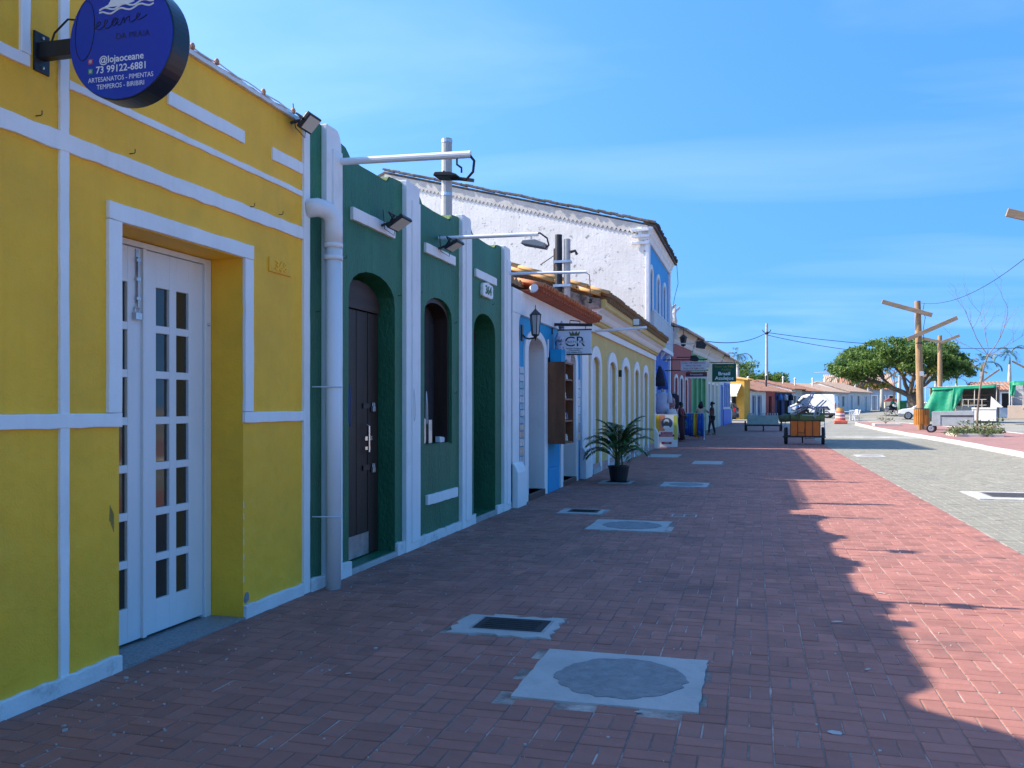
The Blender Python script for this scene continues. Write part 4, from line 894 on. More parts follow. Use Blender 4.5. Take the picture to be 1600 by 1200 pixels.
for ya, yb, sill, sp, ap in CO:
    ao = arch_pts(ya - .2, yb + .2, sp - .02, ap + .24, 16); ai = arch_pts(ya, yb, sp, ap, 16); m = MB()
    for (o1, o2, i1, i2) in zip(ao[:-1], ao[1:], ai[:-1], ai[1:]): m.prism([o1, o2, i2, i1], 'x', FX - .002, FX + .04)
    m.prism([(ya - .2, .0), (ya, .0), (ya, sp), (ya - .2, sp - .02)], 'x', FX - .002, FX + .04); m.prism([(yb, .0), (yb + .2, .0), (yb + .2, sp - .02), (yb, sp)], 'x', FX - .002, FX + .04)
    m.build('door_surround', M['white'], cy, world=True)
    d_ = MB().prism([(ya, sill), (yb, sill)] + ai[::-1], 'x', FX - .11, FX - .07).build('door', M['greydoor'], cy, world=True)
    for q in range(2): MB().box(FX - .072, ya + .08 + q*(yb-ya)/2, .3, FX - .055, ya - .08 + (q+1)*(yb-ya)/2, 1.25).build('door_panel', M['greydoor'], d_, loc=-cy.location, bevel=.006)
    MB().box(FX - .4, ya, -.03, FX + .06, yb, .118).build('threshold', M['cement_w'], cy, world=True)
MB().strip_y(18.96, 32.3, -.03, .2, FX - .002, FX + .03, .01, .3).build('plinth', pmat('pink_plinth', (.45, .28, .25), .8, .2, 3, .3, 30, .01, (.5, .48, .46), .7, 2), cy, world=True)
MB().prism([(18.955, 0), (19.04, 0), (19.04, 3.1), (18.955, 3.1)], 'x', FX, FX + .03).build('edge_strip', M['white'], cy, world=True)
MB().prism([(32.12, .6), (32.3, .6), (32.3, 3.14), (32.12, 3.14)], 'x', FX, FX + .05).build('edge_strip', M['white'], cy, world=True)
MB().prism([(FX, .0), (FX + .16, .0), (FX + .16, .55), (FX + .05, .75), (FX, .75)], 'y', 32.08, 32.34).build('pier_base', M['white'], cy, world=True, bevel=.01)
# cornice: white band, ochre roll, white cove, cream fascia
MB().prism([(FX - .02, 3.14), (FX + .07, 3.14), (FX + .07, 3.30), (FX - .02, 3.30)], 'y', 18.98, 32.32).build('cornice_band', M['white'], cy, world=True, bevel=.008)
MB().prism([(FX - .02, 3.302), (FX + .10, 3.302), (FX + .13, 3.33), (FX + .13, 3.36), (FX + .16, 3.39), (FX + .16, 3.40), (FX - .02, 3.40)], 'y', 19.0, 32.36).build('cornice_roll', M['cream'], cy, world=True)
MB().prism([(FX - .02, 3.402), (FX + .15, 3.402), (FX + .19, 3.44), (FX + .25, 3.53), (FX + .34, 3.59), (FX + .36, 3.60), (FX - .02, 3.60)], 'y', 19.02, 32.40).build('cornice_cove', M['white'], cy, world=True)
MB().prism([(FX - .02, 3.602), (FX + .37, 3.602), (FX + .40, 3.64), (FX + .40, 3.79), (FX - .02, 3.79)], 'y', 19.02, 32.44).build('cornice_fascia', M['cream'], cy, world=True)
tile_row(cy, 19.05, 32.4, FX + .50, 3.83, 'terra_old', .26, .33, .5, .11, True, .012)
roof_slope(cy, 19.1, 32.4, FX + .1, 3.93, FX - 6.5, 6.0, 'terra_old', .26, amp=.06)
MB().prism([(FX + .3, 3.60), (FX - 9.0, 3.2), (FX - 9.0, 5.2), (FX - 6.5, 5.9), (FX + .1, 3.84), (FX + .3, 3.80)], 'y', 18.96, 19.10).build('side_gable', M['mould'], cy, world=True)
for i in range(9):                                     # big ochre tiles bedded along the verge
    for row, (dy, dz, off) in enumerate(((.0, .04, 0.0), (-.10, -.06, .22))):
        x = FX + .48 - i * .50 - off; z = 3.86 + (FX + .48 - x) * .325 + dz
        if row == 1 and i == 8: continue
        if i > 4 and (i + row) % 3 == 0: continue
        o = half_tile(.54, .088, False, .016, 8, .85).build('verge_tile', M['tile_ochre'], cy, smooth=True); o.location = Vector((x + rnd.uniform(-.02, .02), 19.08 + dy, z - .01)) - cy.location; o.rotation_euler = (0, .315 + rnd.uniform(-.03, .03), rnd.uniform(-.05, .05))
MB().tube([(FX + .045, 23.65, 2.28), (FX + .045, 23.65, 2.46)], .04, 8).build('door_lamp', M['black'], cy, world=True)
a4 = lamp_arm('white tube arm with small square lamp in front of the cream cornice', 19.6, 3.16, -2.28, 3.22, r=.03)
MB().tube([(-2.55, 19.6, 3.19), (-2.52, 19.6, 3.13), (-2.44, 19.6, 3.11), (-2.36, 19.6, 3.2)], .008, 6).build('bracket', M['tube'], a4, world=True)
MB().box(-2.58, 19.55, 3.26, -2.42, 19.62, 3.42).build('lamp_body', M['black'], a4, world=True, bevel=.008)
MB().box(-2.565, 19.545, 3.275, -2.435, 19.549, 3.405).build('lens', M['lampglass'], a4, world=True)
# service poles that stand behind the low roofs
def roof_pole(label, x, y, zt, r, mat, extra=None, z0=0.0, name='service_pole'):
    t = thing(name, label, 'pole', (x, y, z0))
    MB().tube([(x, y, z0), (x, y, zt)], [r*1.15, r], 14).build('shaft', M[mat], t, world=True)
    return t
M['polegrey'] = pmat('weathered_concrete_pole', (.40, .41, .40), .8, .15, 4, .3, 30, .006, (.2, .2, .18), .5, 3)
p1 = roof_pole('grey concrete pole rising behind the green parapet', -4.95, 14.1, 5.95, .085, 'polegrey')
m = MB(); [m.lathe([(.0865, zz), (.092, zz), (.092, zz + .05), (.0865, zz + .05)], 14, (-4.95, 14.1, 0)) for zz in (5.0, 5.88)]; m.build('band', M['steel'], p1, world=True)
MB().bar((-5.1, 14.0, 5.32), (-4.45, 14.0, 5.20), .06, .05).build('cross_bar', M['black'], p1, world=True)
m = MB(); m.tube([(-4.86, 14.05, 5.62), (-4.78, 14.05, 5.68), (-4.74, 14.05, 5.6)], .03, 6); m.build('insulator', M['black'], p1, world=True)
p2 = roof_pole('dark twin service pole with clamps above the blue shop roof', -3.98, 18.4, 5.10, .075, 'black')
MB().tube([(-3.80, 18.4, 3.2), (-3.80, 18.4, 5.0)], .07, 12).build('second_shaft', M['polegrey'], p2, world=True)
MB().tube([(-3.72, 18.35, 4.72), (-3.62, 18.35, 4.74), (-3.58, 18.35, 4.66)], .03, 6).build('insulator', M['black'], p2, world=True)
for zz in (4.0, 4.5): MB().box(-4.08, 18.30, zz, -3.71, 18.50, zz + .05).build('clamp', M['steel'], p2, world=True)
p3 = roof_pole('thin brownish pole left of the dark twin pole', -4.95, 22.5, 5.55, .055, 'darkwood')
MB().tube([(-4.95, 22.5, 5.4), (-5.35, 22.5, 5.15)], .012, 5).build('stay_bar', M['black'], p3, world=True)

# ------------------------------------------------------------------ tall white house with blue front
M['stucco'] = pmat('peeling_white_stucco', (.70, .685, .65), .9, .08, 1.2, .35, 12, .03, (.20, .19, .18), .85, 5.5, (.585, .645), low=1, streak=.25)
wh = thing('white_house', 'tall two storey house with peeling white side wall and blue front', 'house', (-3.85, 33.0, 0))
GX, GY = -3.85, 33.0
def gpt(x): return GY + (GX - x) * .15                     # the side wall runs back at a slant
WF = -3.85
m = MB(); XR = -14.9; base = [(GX, gpt(GX)), (XR, gpt(XR)), (XR - 6, gpt(XR - 6)), (XR - 6, 46), (GX - .15, 45.4)]
ztop = {0: 7.62, 1: 10.6, 2: 9.0, 3: 9.0, 4: 7.62}
# side wall (gable)
sw = MB(); d_ = .35
sw.add([(GX, gpt(GX), 0), (XR, gpt(XR), 0), (XR - 6, gpt(XR - 6), 0), (GX, gpt(GX), 7.75), (XR, gpt(XR), 11.2), (XR - 6, gpt(XR - 6), 9.0),
        (GX, gpt(GX) + d_, 0), (XR, gpt(XR) + d_, 0), (XR - 6, gpt(XR - 6) + d_, 0), (GX, gpt(GX) + d_, 7.75), (XR, gpt(XR) + d_, 11.2), (XR - 6, gpt(XR - 6) + d_, 9.0)],
       [(0, 1, 4, 3), (1, 2, 5, 4), (6, 9, 10, 7), (7, 10, 11, 8), (3, 4, 10, 9), (4, 5, 11, 10), (0, 3, 9, 6), (2, 8, 11, 5), (0, 6, 7, 1), (1, 7, 8, 2)])
sw.build('side_wall', M['stucco'], wh, world=True)
BW = pmat('blue_front_paint', (.02, .30, .66), .6, .06, 2, .2, 40, .005)
DB = pmat('deep_blue_paint', (.012, .12, .50), .6, .08, 2, .2, 40, .005)
WO = [(33.9, 34.9, 4.35, 6.4, 6.75), (36.4, 37.5, 4.35, 6.4, 6.75), (39.0, 40.1, 4.35, 6.4, 6.75)]
m = MB(); wall_with_openings(m, GY + .36, 42.0, 3.7, lambda y: 7.62, WO, WF - .35, WF - .01); m.build('upper_front', BW, wh, world=True)
m = MB(); wall_with_openings(m, GY + .36, 42.0, 0, lambda y: 3.7, [(34.6, 35.9, .1, 2.4, 2.7), (38.2, 39.6, .1, 2.4, 2.7)], WF - .35, WF - .005); m.build('lower_front', DB, wh, world=True)
for ya, yb, s0, sp, ap in WO:
    m = MB(); ao = arch_pts(ya - .14, yb + .14, sp, ap + .16, 10); ai = arch_pts(ya, yb, sp, ap, 10)
    for (o1, o2, i1, i2) in zip(ao[:-1], ao[1:], ai[:-1], ai[1:]): m.prism([o1, o2, i2, i1], 'x', WF - .02, WF + .05)
    m.prism([(ya - .14, s0), (ya, s0), (ya, sp), (ya - .14, sp)], 'x', WF - .02, WF + .05); m.prism([(yb, s0), (yb + .14, s0), (yb + .14, sp), (yb, sp)], 'x', WF - .02, WF + .05)
    m.build('window_surround', M['white'], wh, world=True)
    MB().prism([(ya, s0), (yb, s0)] + ai[::-1], 'x', WF - .16, WF - .12).build('balcony_door', M['greydoor'], wh, world=True)
for ya, yb in ((34.6, 35.9), (38.2, 39.6)):
    ai = arch_pts(ya, yb, 2.4, 2.7, 10); ao = arch_pts(ya - .15, yb + .15, 2.4, 2.86, 10); m = MB()
    for (o1, o2, i1, i2) in zip(ao[:-1], ao[1:], ai[:-1], ai[1:]): m.prism([o1, o2, i2, i1], 'x', WF - .02, WF + .04)
    m.prism([(ya - .15, 0), (ya, 0), (ya, 2.4), (ya - .15, 2.4)], 'x', WF - .02, WF + .04); m.prism([(yb, 0), (yb + .15, 0), (yb + .15, 2.4), (yb, 2.4)], 'x', WF - .02, WF + .04)
    m.build('door_surround', M['white'], wh, world=True)
    MB().prism([(ya, .05), (yb, .05)] + ai[::-1], 'x', WF - .2, WF - .16).build('door', M['greydoor'], wh, world=True)
MB().prism([(WF - .02, 0), (WF + .10, 0), (WF + .10, 7.6), (WF - .02, 7.6)], 'y', GY - .03, GY + .42).build('corner_pilaster', M['white'], wh, world=True, bevel=.01)
MB().prism([(WF - .02, 0), (WF + .08, 0), (WF + .08, 7.6), (WF - .02, 7.6)], 'y', 41.65, 42.02).build('corner_pilaster', M['white'], wh, world=True, bevel=.01)
# balcony on the upper floor
MB().box(WF, GY + .5, 3.78, WF + .24, 41.5, 3.95).build('balcony_floor', M['white'], wh, world=True, bevel=.01)
BG = pmat('grey_blue_panel', (.46, .50, .53), .5, .06, 2)
bp = MB().box(WF + .19, GY + .5, 3.96, WF + .22, 41.5, 5.05).build('balcony_panel', BG, wh, world=True)
MB().box(WF, GY + .46, 3.96, WF + .22, GY + .495, 5.05).build('balcony_panel', BG, wh, world=True)
for q in range(7): MB().box(WF + .221, GY + .7 + q*1.25, 4.0, WF + .235, GY + .74 + q*1.25, 5.0).build('batten', M['white'], bp, loc=-wh.location)
MB().box(WF + .175, GY + .48, 5.052, WF + .24, 41.52, 5.09).build('rail', M['tube'], wh, world=True)
for q in range(4): MB().prism([(WF, 3.5), (WF + .2, 3.775), (WF, 3.775)], 'y', GY + .7 + q*2.2, GY + .9 + q*2.2).build('bracket', M['white'], wh, world=True)
# cornice and roof
MB().prism([(WF - .3, 7.62), (WF + .06, 7.62), (WF + .10, 7.70), (WF + .10, 7.76), (WF + .16, 7.84), (WF + .16, 7.90), (WF + .24, 8.02), (WF + .24, 8.10), (WF - .3, 8.10)], 'y', GY - .02, 42.05).build('cornice', M['white'], wh, world=True)
TO = pmat('black_mould_tile', (.10, .085, .075), .9, .4, 5, .6, 25, .02, (.30, .26, .22), .6, 6, (.55, .65)); M['tileold'] = TO
m = MB(); E0 = (WF + .50, GY - .10); sl = (11.30 - 8.12) / (XR - (WF + .5)) * -1
n = 48
for i in range(n):                                      # verge tiles up the slope
    x = WF + .34 - i * (WF + .34 - XR) / n; z = 8.08 + (WF + .5 - x) * sl
    o = half_tile(.30, .10, False, .02, 6, .85).build('verge_tile', TO, wh); o.location = Vector((x, gpt(x) - .06 + rnd.uniform(-.03, .03), z + .05 + rnd.uniform(-.02, .02))) - wh.location; o.rotation_euler = (0, math.atan(sl), rnd.uniform(-.12, .12))
rf = MB(); zr = 8.1 + (WF + .5 - XR) * sl
rf.add([(WF + .34, GY - .05, 8.12), (WF + .34, 42.3, 8.12), (XR, 42.3, zr), (XR, gpt(XR) - .05, zr), (XR - 6.5, 42.3, 8.8), (XR - 6.5, gpt(XR - 6.5) - .05, 8.8),
        (WF + .34, GY - .05, 8.04), (WF + .34, 42.3, 8.04), (XR, 42.3, zr - .1), (XR, gpt(XR) - .05, zr - .1), (XR - 6.5, 42.3, 8.7), (XR - 6.5, gpt(XR - 6.5) - .05, 8.7)],
       [(0, 1, 2, 3), (3, 2, 4, 5), (6, 9, 8, 7), (9, 11, 10, 8), (0, 6, 7, 1), (0, 3, 9, 6), (3, 5, 11, 9)])
rf.build('roof', TO, wh, world=True)
# grey strip under the verge, painted as the scalloped eave's cast shadow
P1 = []
k = 66
for i in range(k):
    x = WF + .05 - i * (WF - XR + .05) / k; x2 = WF + .05 - (i + 1) * (WF - XR + .05) / k; xm = (x + x2) / 2
    zt = lambda q: 8.0 + (WF + .5 - q) * sl
    P1.append([(x, gpt(x) - .045, zt(x)), (x2, gpt(x2) - .045, zt(x2)), (x2, gpt(x2) - .045, zt(x2) - .30), (xm, gpt(xm) - .045, zt(xm) - .42), (x, gpt(x) - .045, zt(x) - .30)])
m = MB()
for q in P1: m.add(q + [(a, b + .05, c) for a, b, c in q], [(0, 1, 2, 3, 4), (5, 9, 8, 7, 6), (0, 5, 6, 1), (2, 7, 8, 3), (3, 8, 9, 4)])
m.build('verge_shadow', pmat('verge_shadow_grey', (.52, .50, .46), .9, .15, 4, .4, 30), wh, world=True)
for (dz, pr) in ((7.45, .06), (7.70, .10), (7.92, .14)): MB().box(GX - .55, GY - pr, dz, GX + .1, GY + .02, dz + .10).build('cornice_return', M['white'], wh, world=True, bevel=.01)
m = MB(); m.tube([(WF + .34, 42.1, 8.05), (WF + .40, 42.1, 7.2), (WF + .25, 42.1, 6.6), (WF + .2, 42.1, 6.3), (WF + .2, 42.1, 5.0)], .012, 5); m.build('loose_cable', M['blackm'], wh, world=True)
tile_row(wh, GY, 42.2, WF + .38, 8.14, 'tileold', .26, .27, .5, .11, False, .015)
flood_lamp('small square flood lamp on the white wall above the cream eave', (-3.9, 33.0, 4.32), (-3.75, 32.86, 4.35), .30, R(30), R(-60), cable=False)
# ------------------------------------------------------------------ houses farther along the street
M['pinkred'] = pmat('dusty_red_paint', (.36, .085, .075), .7, .12, 2, .2, 40, .005)
M['mint'] = pmat('mint_green_paint', (.16, .42, .20), .65, .12, 2, .2, 40, .005)
M['mintdark'] = pmat('mid_green_paint', (.05, .24, .10), .6, .12, 2)
M['palecream'] = pmat('pale_cream_paint', (.62, .56, .40), .7, .08, 2)
M['royal'] = pmat('royal_blue_paint', (.015, .17, .62), .55, .08, 2)
M['navy'] = pmat('navy_paint', (.015, .030, .14), .6, .2, 2)
M['ochre'] = pmat('ochre_paint', (.60, .33, .05), .7, .12, 2)
M['redhouse'] = pmat('red_orange_paint', (.50, .10, .055), .7, .12, 2)
M['bluegrey'] = pmat('blue_grey_paint', (.36, .42, .48), .7, .1, 2)
M['offwhite'] = pmat('off_white_paint', (.70, .69, .65), .75, .1, 1.5, .2, 30, .006, (.4, .38, .34), .4, 1.5)
M['tilefar'] = pmat('far_clay_tile', (.34, .17, .11), .85, .3, 4, .5, 20, .02, (.14, .10, .08), .6, 1.2, (.48, .66))
M['tilepale'] = pmat('bleached_tile', (.42, .30, .22), .85, .25, 4, .5, 20, .02, (.2, .15, .12), .6, 1.2)
M['winglass'] = glass('window_glass', (.03, .04, .05), .08)
M['tarp_g'] = pmat('green_tarpaulin', (.004, .23, .115), .45, .15, 3, .4, 6, .06, (.003, .18, .09), .5, 2)
M['awning'] = pmat('cream_awning', (.68, .63, .50), .7, .06, 2)
M['woodlight'] = pmat('pine_pole', (.34, .215, .11), .8, .3, 6, .4, 30, .01, (.15, .10, .06), .75, 4, stretch=(1, 1, .2))
M['grey_board'] = pmat('grey_board', (.36, .41, .42), .7, .12, 3, .2, 30, .004, (.2, .23, .24), .5, 2.5)

def house(name, label, loc, rz, w, h, wall, roof, ops, depth=7, ridge=1.6, eave=.35, cornice=None, doormat='greydoor', frame='white', cat='house', top_band=None, gable=True, back=True, pitch=.3):
    """street front in the local plane x=0, running along +y; ops: (ya, yb, z0, z1, arched, kind, material)"""
    t = thing(name, label, cat, loc, rz)
    m = MB(); wall_with_openings(m, 0, w, -.4, lambda y: h, [(a, b, z0 if z0 > .15 else -.4, z1 - (.25 if ar else 0), z1) for a, b, z0, z1, ar, *_ in ops], -.3, 0)
    m.build('wall', M[wall], t)
    m = MB(); m.box(-depth, 0, -.4, -.31, .2, h); m.box(-depth, w - .2, -.4, -.31, w, h); m.box(-depth, .2, -.4, -depth + .2, w - .2, h); m.build('rear_walls', M[wall], t)
    for a, b, z0, z1, ar, kind, mt in ops:
        sp = z1 - (.25 if ar else 0); ai = arch_pts(a, b, sp, z1, 8) if ar else [(a, z1), (b, z1)]; zz = max(z0, -.3 if kind == 'door' else z0)
        if mt != 'open':
            p = MB().prism([(a, zz), (b, zz)] + ai[::-1], 'x', -.2, -.15).build('door' if kind == 'door' else 'window', M[mt], t)
            if kind == 'door': MB().prism([((a+b)/2 - .015, zz), ((a+b)/2 + .015, zz), ((a+b)/2 + .015, sp - .05), ((a+b)/2 - .015, sp - .05)], 'x', -.151, -.135).build('door_joint', M['blackm'], p)
            else: MB().prism([((a+b)/2 - .03, zz), ((a+b)/2 + .03, zz), ((a+b)/2 + .03, sp), ((a+b)/2 - .03, sp)], 'x', -.151, -.12).build('mullion', M['white'], p)
        if frame:
            ao = arch_pts(a - .13, b + .13, sp, z1 + .14, 8) if ar else [(a - .13, z1 + .13), (b + .13, z1 + .13)]
            ii = ai; m = MB()
            for (o1, o2, i1, i2) in zip(ao[:-1], ao[1:], ii[:-1], ii[1:]): m.prism([o1, o2, i2, i1], 'x', -.01, .035)
            m.prism([(a - .13, zz), (a, zz), (a, sp), (a - .13, sp + (0 if ar else .13))], 'x', -.01, .035); m.prism([(b, zz), (b + .13, zz), (b + .13, sp + (0 if ar else .13)), (b, sp)], 'x', -.01, .035)
            m.build('surround', M[frame], t)
    if cornice:
        MB().prism([(-.05, h - .75), (.06, h - .75), (.09, h - .66), (.09, h - .55), (.20, h - .40), (.20, h - .28), (.34, h - .1), (.34, h), (-.05, h)], 'y', .02, w - .02).build('cornice', M[cornice], t)
    if roof:
        ex = (.34 if cornice else .0) + eave; k = 4; n = max(3, int(w / pitch)); dz = ridge / (depth / 2)
        m = MB(); vs = []
        for i in range(n * k + 1):
            y = -.1 + (w + .2) * i / (n * k); a = abs(math.sin(math.pi * i / k)) * .06
            vs += [(ex, y, h - ex * dz * .6 + .05 + a), (-depth / 2, y, h + ridge + .05 + a), (-depth - .3, y, h + .05 + a), (-depth - .3, y, h - .02), (-depth / 2, y, h + ridge - .04), (ex, y, h - ex * dz * .6 - .02)]
        fs = [(0, 1, 4, 5), (1, 2, 3, 4)] + [(6*n*k, 6*n*k+5, 6*n*k+4, 6*n*k+1), (6*n*k+1, 6*n*k+4, 6*n*k+3, 6*n*k+2)]
        fs += [(6*i+q, 6*i+(q+1) % 6, 6*i+6+(q+1) % 6, 6*i+6+q) for i in range(n*k) for q in range(6)]
        m.add(vs, fs); r_ = m.build('roof', M[roof], t)
        for s in ((0.001, .2), (w - .2, w - .001)):
            MB().prism([(-.02, h - .01), (-depth + .02, h - .01), (-depth / 2, h + ridge - .05)], 'y', *s).build('gable', M[wall], t)
    return t
RZ1 = -.07
def rowpt(d): return (-3.72 + .07 * d, 42.2 + d, 0)
def at1(d): p = rowpt(d); return (p[0], p[1], gz(p[1]))
house('red_front_house', 'dusty red house with white pointed doors beyond the blue front', at1(0), RZ1, 6.3, 5.2, 'pinkred', 'tilepale',
      [(.6, 1.5, 0, 2.9, True, 'door', 'greydoor'), (2.3, 3.2, 0, 2.9, True, 'door', 'greydoor'), (3.9, 4.8, 0, 2.9, True, 'door', 'greydoor')], cornice='offwhite', frame='white')
house('mint_house', 'mint green house with tall green doors behind the clothes rack', at1(6.35), RZ1, 6.3, 5.1, 'mint', 'tilepale',
      [(.7, 1.8, 0, 3.1, False, 'door', 'mint'), (2.7, 3.8, 0, 3.1, False, 'door', 'mintdark'), (4.6, 5.6, 0, 3.1, False, 'door', 'mint')], cornice='offwhite', frame='mint')
house('cream_front_house', 'pale cream house with white door frames past the mint house', at1(12.7), RZ1, 7.2, 5.0, 'palecream', 'tilepale',
      [(.8, 1.7, 0, 2.8, False, 'door', 'greydoor'), (2.8, 3.7, 0, 2.8, False, 'door', 'greydoor'), (5.0, 5.9, 0, 2.8, False, 'door', 'greydoor')], cornice='offwhite')
house('blue_white_house', 'white corner house with royal blue dado and blue window frames', at1(19.95), RZ1, 7.4, 4.8, 'offwhite', 'tilepale',
      [(.8, 1.9, 0, 2.7, False, 'door', 'royal'), (3.0, 4.4, 1.3, 2.9, False, 'window', 'royal'), (5.3, 6.5, 1.3, 2.9, False, 'window', 'royal')], cornice='offwhite', frame='royal')
t = bpy.data.objects['blue_white_house']
MB().box(-.005, 2.3, -.3, .05, 7.0, 1.15).build('dado', M['royal'], t); MB().prism([(-.01, -.3), (.12, -.3), (.12, .9), (.05, 1.2), (-.01, 1.2)], 'y', 7.0, 7.42).build('corner_pier', M['white'], t)
# roof statue-like finials on the red house
for k in range(2):
    x, y, z = at1(3.2 + k * 1.3)
    o = thing('roof_finial', ['broken grey stone finial standing on the red house roof, left one', 'broken grey stone finial standing on the red house roof, right one'][k], 'finial', (x - .6, y, 5.35))
    MB().lathe([(.16, 0), (.18, .1), (.10, .3), (.14, .55), (.08, .8), (.10, 1.0), (.03, 1.3)], 8).build('shaft', M['offwhite'], o); MB().bar((-.1, 0, .9), (.25, .1, 1.25), .1, .12).build('stub', M['offwhite'], o)

# hanging signs
def hang_sign(name, label, x, y, z, x1, zs, thick=.04, mat=None, bracket=FX, bz=None):
    t = thing(name, label, 'sign', (x, y, z))
    m = MB().box(x, y - thick/2, zs[0], x1, y + thick/2, zs[1]).build('sign_board', mat, t, world=True, bevel=.01)
    MB().bar((bracket, y, bz or zs[1] + .08), (x1 + .05, y, bz or zs[1] + .08), .03, .04).build('bracket_arm', M['black'], t, world=True)
    for xx in (x + .1, x1 - .1): MB().tube([(xx, y, zs[1] - .01), (xx, y, (bz or zs[1] + .08))], .01, 5).build('hanger', M['black'], t, world=True)
    return t
gsg = hang_sign('green_shop_sign', 'dark green hanging sign with white letters Brasil Azulejos', -2.4, 53.0, 3.5, -1.05, (2.92, 3.95), .06, pmat('sign_green', (.004, .085, .055), .45, .05, 2), -3.0)
GLD = pmat('sign_gold', (.33, .30, .02), .5); WHT = pmat('sign_letters_white', (.8, .8, .8), .5)
lettering('Brasil', .27, WHT, gsg, (-1.72, 52.965, 3.38), FACE_CAM, extrude=.004, sx=1.15, offset=.008)
lettering('Azulejos', .27, WHT, gsg, (-1.72, 52.965, 3.12), FACE_CAM, extrude=.004, sx=1.12, offset=.008)
lettering('Foco  no Pelo', .17, GLD, gsg, (-1.72, 52.965, 3.79), FACE_CAM, extrude=.004, sx=1.1)
lettering('Azulejo', .17, GLD, gsg, (-1.60, 52.965, 3.62), FACE_CAM, extrude=.004, sx=1.1)
wsg = hang_sign('white_shop_sign', 'white hanging board with dark red lettering above the people', -3.05, 38.6, 3.2, -2.0, (3.02, 3.40), .05, pmat('sign_pale', (.62, .60, .58), .5, .08, 4), -3.8)
RD = pmat('sign_red', (.22, .03, .04), .5)
lettering('CASA  ARTESANATO', .105, RD, wsg, (-2.52, 38.57, 3.335), FACE_CAM, extrude=.003)
lettering('PRAIA DO MAR', .095, RD, wsg, (-2.52, 38.57, 3.22), FACE_CAM, extrude=.003)
lettering('Fone: (73) 3288-1118', .095, RD, wsg, (-2.52, 38.57, 3.10), FACE_CAM, extrude=.003)
rsg = hang_sign('scalloped_red_sign', 'small dark red scalloped board hanging under the white sign', -2.9, 39.4, 2.9, -2.0, (2.78, 2.98), .05, pmat('sign_dark_red', (.16, .03, .035), .5, .1, 4), -3.8)
lettering('Artesanato', .12, WHT, rsg, (-2.45, 39.365, 2.88), FACE_CAM, extrude=.003)
m = MB()
for k in range(6): m.lathe([(.08, -.02), (.08, .02)], 12, (-2.83 + k*.153, 39.4, 2.78), Matrix.Rotation(R(90), 3, 'X'))
m.build('scallop', WHT, rsg, world=True)
for k, (x, y, z, lb) in enumerate([(-2.05, 36.2, 3.95, 'white tube lamp bracket beside the balcony end'), (-2.75, 43.2, 3.78, 'black flood lamp on a bar left of the mint house'), (-2.45, 48.6, 3.75, 'white domed street lamp by the mint house doors')]):
    t = thing('bracket_lamp', lb, 'lamp', (x, y, z))
    MB().tube([(-3.6 - x, 0, .05), (0, 0, .05)], .02, 6).build('arm', M['tube'] if k == 0 else M['black'], t)
    MB().prism([(-.22, -.12), (.12, -.18), (.2, -.02), (.05, .14), (-.2, .12)], 'y', -.14, .14).build('lamp_body', M['offwhite'] if k == 2 else M['black'], t, bevel=.02)
    MB().prism([(-.16, -.14), (.06, -.19), (.07, -.175), (-.15, -.125)], 'y', -.1, .1).build('lens', M['lampglass'], t)
lt = thing('balcony_lantern', 'dark hanging lantern at the far end of the balcony', 'lantern', (-3.2, 42.0, 4.35))
MB().lathe([(.0, .5), (.05, .45), (.2, .32), (.16, .3), (.10, -.05), (.0, -.1)], 6).build('body', M['black'], lt); MB().tube([(0, 0, .45), (0, 0, .8), (-.5, 0, .85)], .015, 5).build('arm', M['black'], lt)

# ------------------------------------------------------------------ clothes and poster in front of the blue house
CL = {k: pmat('cloth_' + k, c, .85, .15, 3, .3, 8, .03) for k, c in dict(pale=(.50, .55, .66), rose=(.30, .15, .16), black=(.03, .03, .04), white=(.62, .62, .60), denim=(.30, .36, .44), red=(.22, .018, .025), maroon=(.075, .018, .022), teal=(.0, .33, .27), blue=(.06, .20, .50), orange=(.60, .20, .03), cream=(.58, .46, .30), navy=(.02, .025, .05), royal=(.02, .10, .38), yellow=(.6, .42, .04), tan=(.35, .22, .14)).items()}
CL['floral'] = pmat('cloth_floral', (.32, .14, .13), .85, .2, 20, .2, 8, .02, (.62, .55, .48), .85, 9, (.54, .60))
CL['print'] = pmat('cloth_blue_print', (.02, .08, .34), .85, .2, 20, .2, 8, .02, (.10, .32, .20), .9, 5, (.52, .58))
CL['spot'] = pmat('cloth_spotted', (.45, .50, .55), .85, .1, 5, .2, 8, .02, (.04, .05, .08), .9, 8, (.62, .66))
def garment(m, prof, c, n=20, fold=.06, k=5, ph=0, sy=.45):
    """a hanging cloth tube: prof (half width, z) from top to bottom, with folds"""
    vs = []
    for i, (r, z) in enumerate(prof):
        for q in range(n):
            a = 2*math.pi*q/n; rr = r * (1 + fold * i / len(prof) * math.sin(k*a + ph + i*.2)); vs.append((c[0] + rr*math.cos(a), c[1] + rr*sy*math.sin(a), c[2] + z))
    mm = len(prof); m.add(vs, [(i*n+q, i*n+(q+1) % n, (i+1)*n+(q+1) % n, (i+1)*n+q) for i in range(mm-1) for q in range(n)] + [tuple(range(n)), tuple(range((mm-1)*n, mm*n))]); return m
SK = pmat('mannequin_skin', (.42, .30, .24), .5)
def dress_form(name, label, loc, top_parts, rz=0):
    t = thing(name, label, 'mannequin', loc, rz); 
    MB().lathe([(.03, .0), (.05, .05), (.05, .12), (.0, .15)], 10, (0, 0, 1.48)).build('neck', SK, t, smooth=True)
    MB().tube([(0, 0, 0), (0, 0, .7)], .02, 8).build('stand', M['tube'], t); MB().lathe([(.2, 0), (.2, .02), (.03, .04)], 16).build('stand_foot', M['tube'], t)
    return t
t = dress_form('dressed_mannequin', 'mannequin in a pale blue shirt and spotted shorts beside the blue wall', (-3.42, 34.4, .55), None)
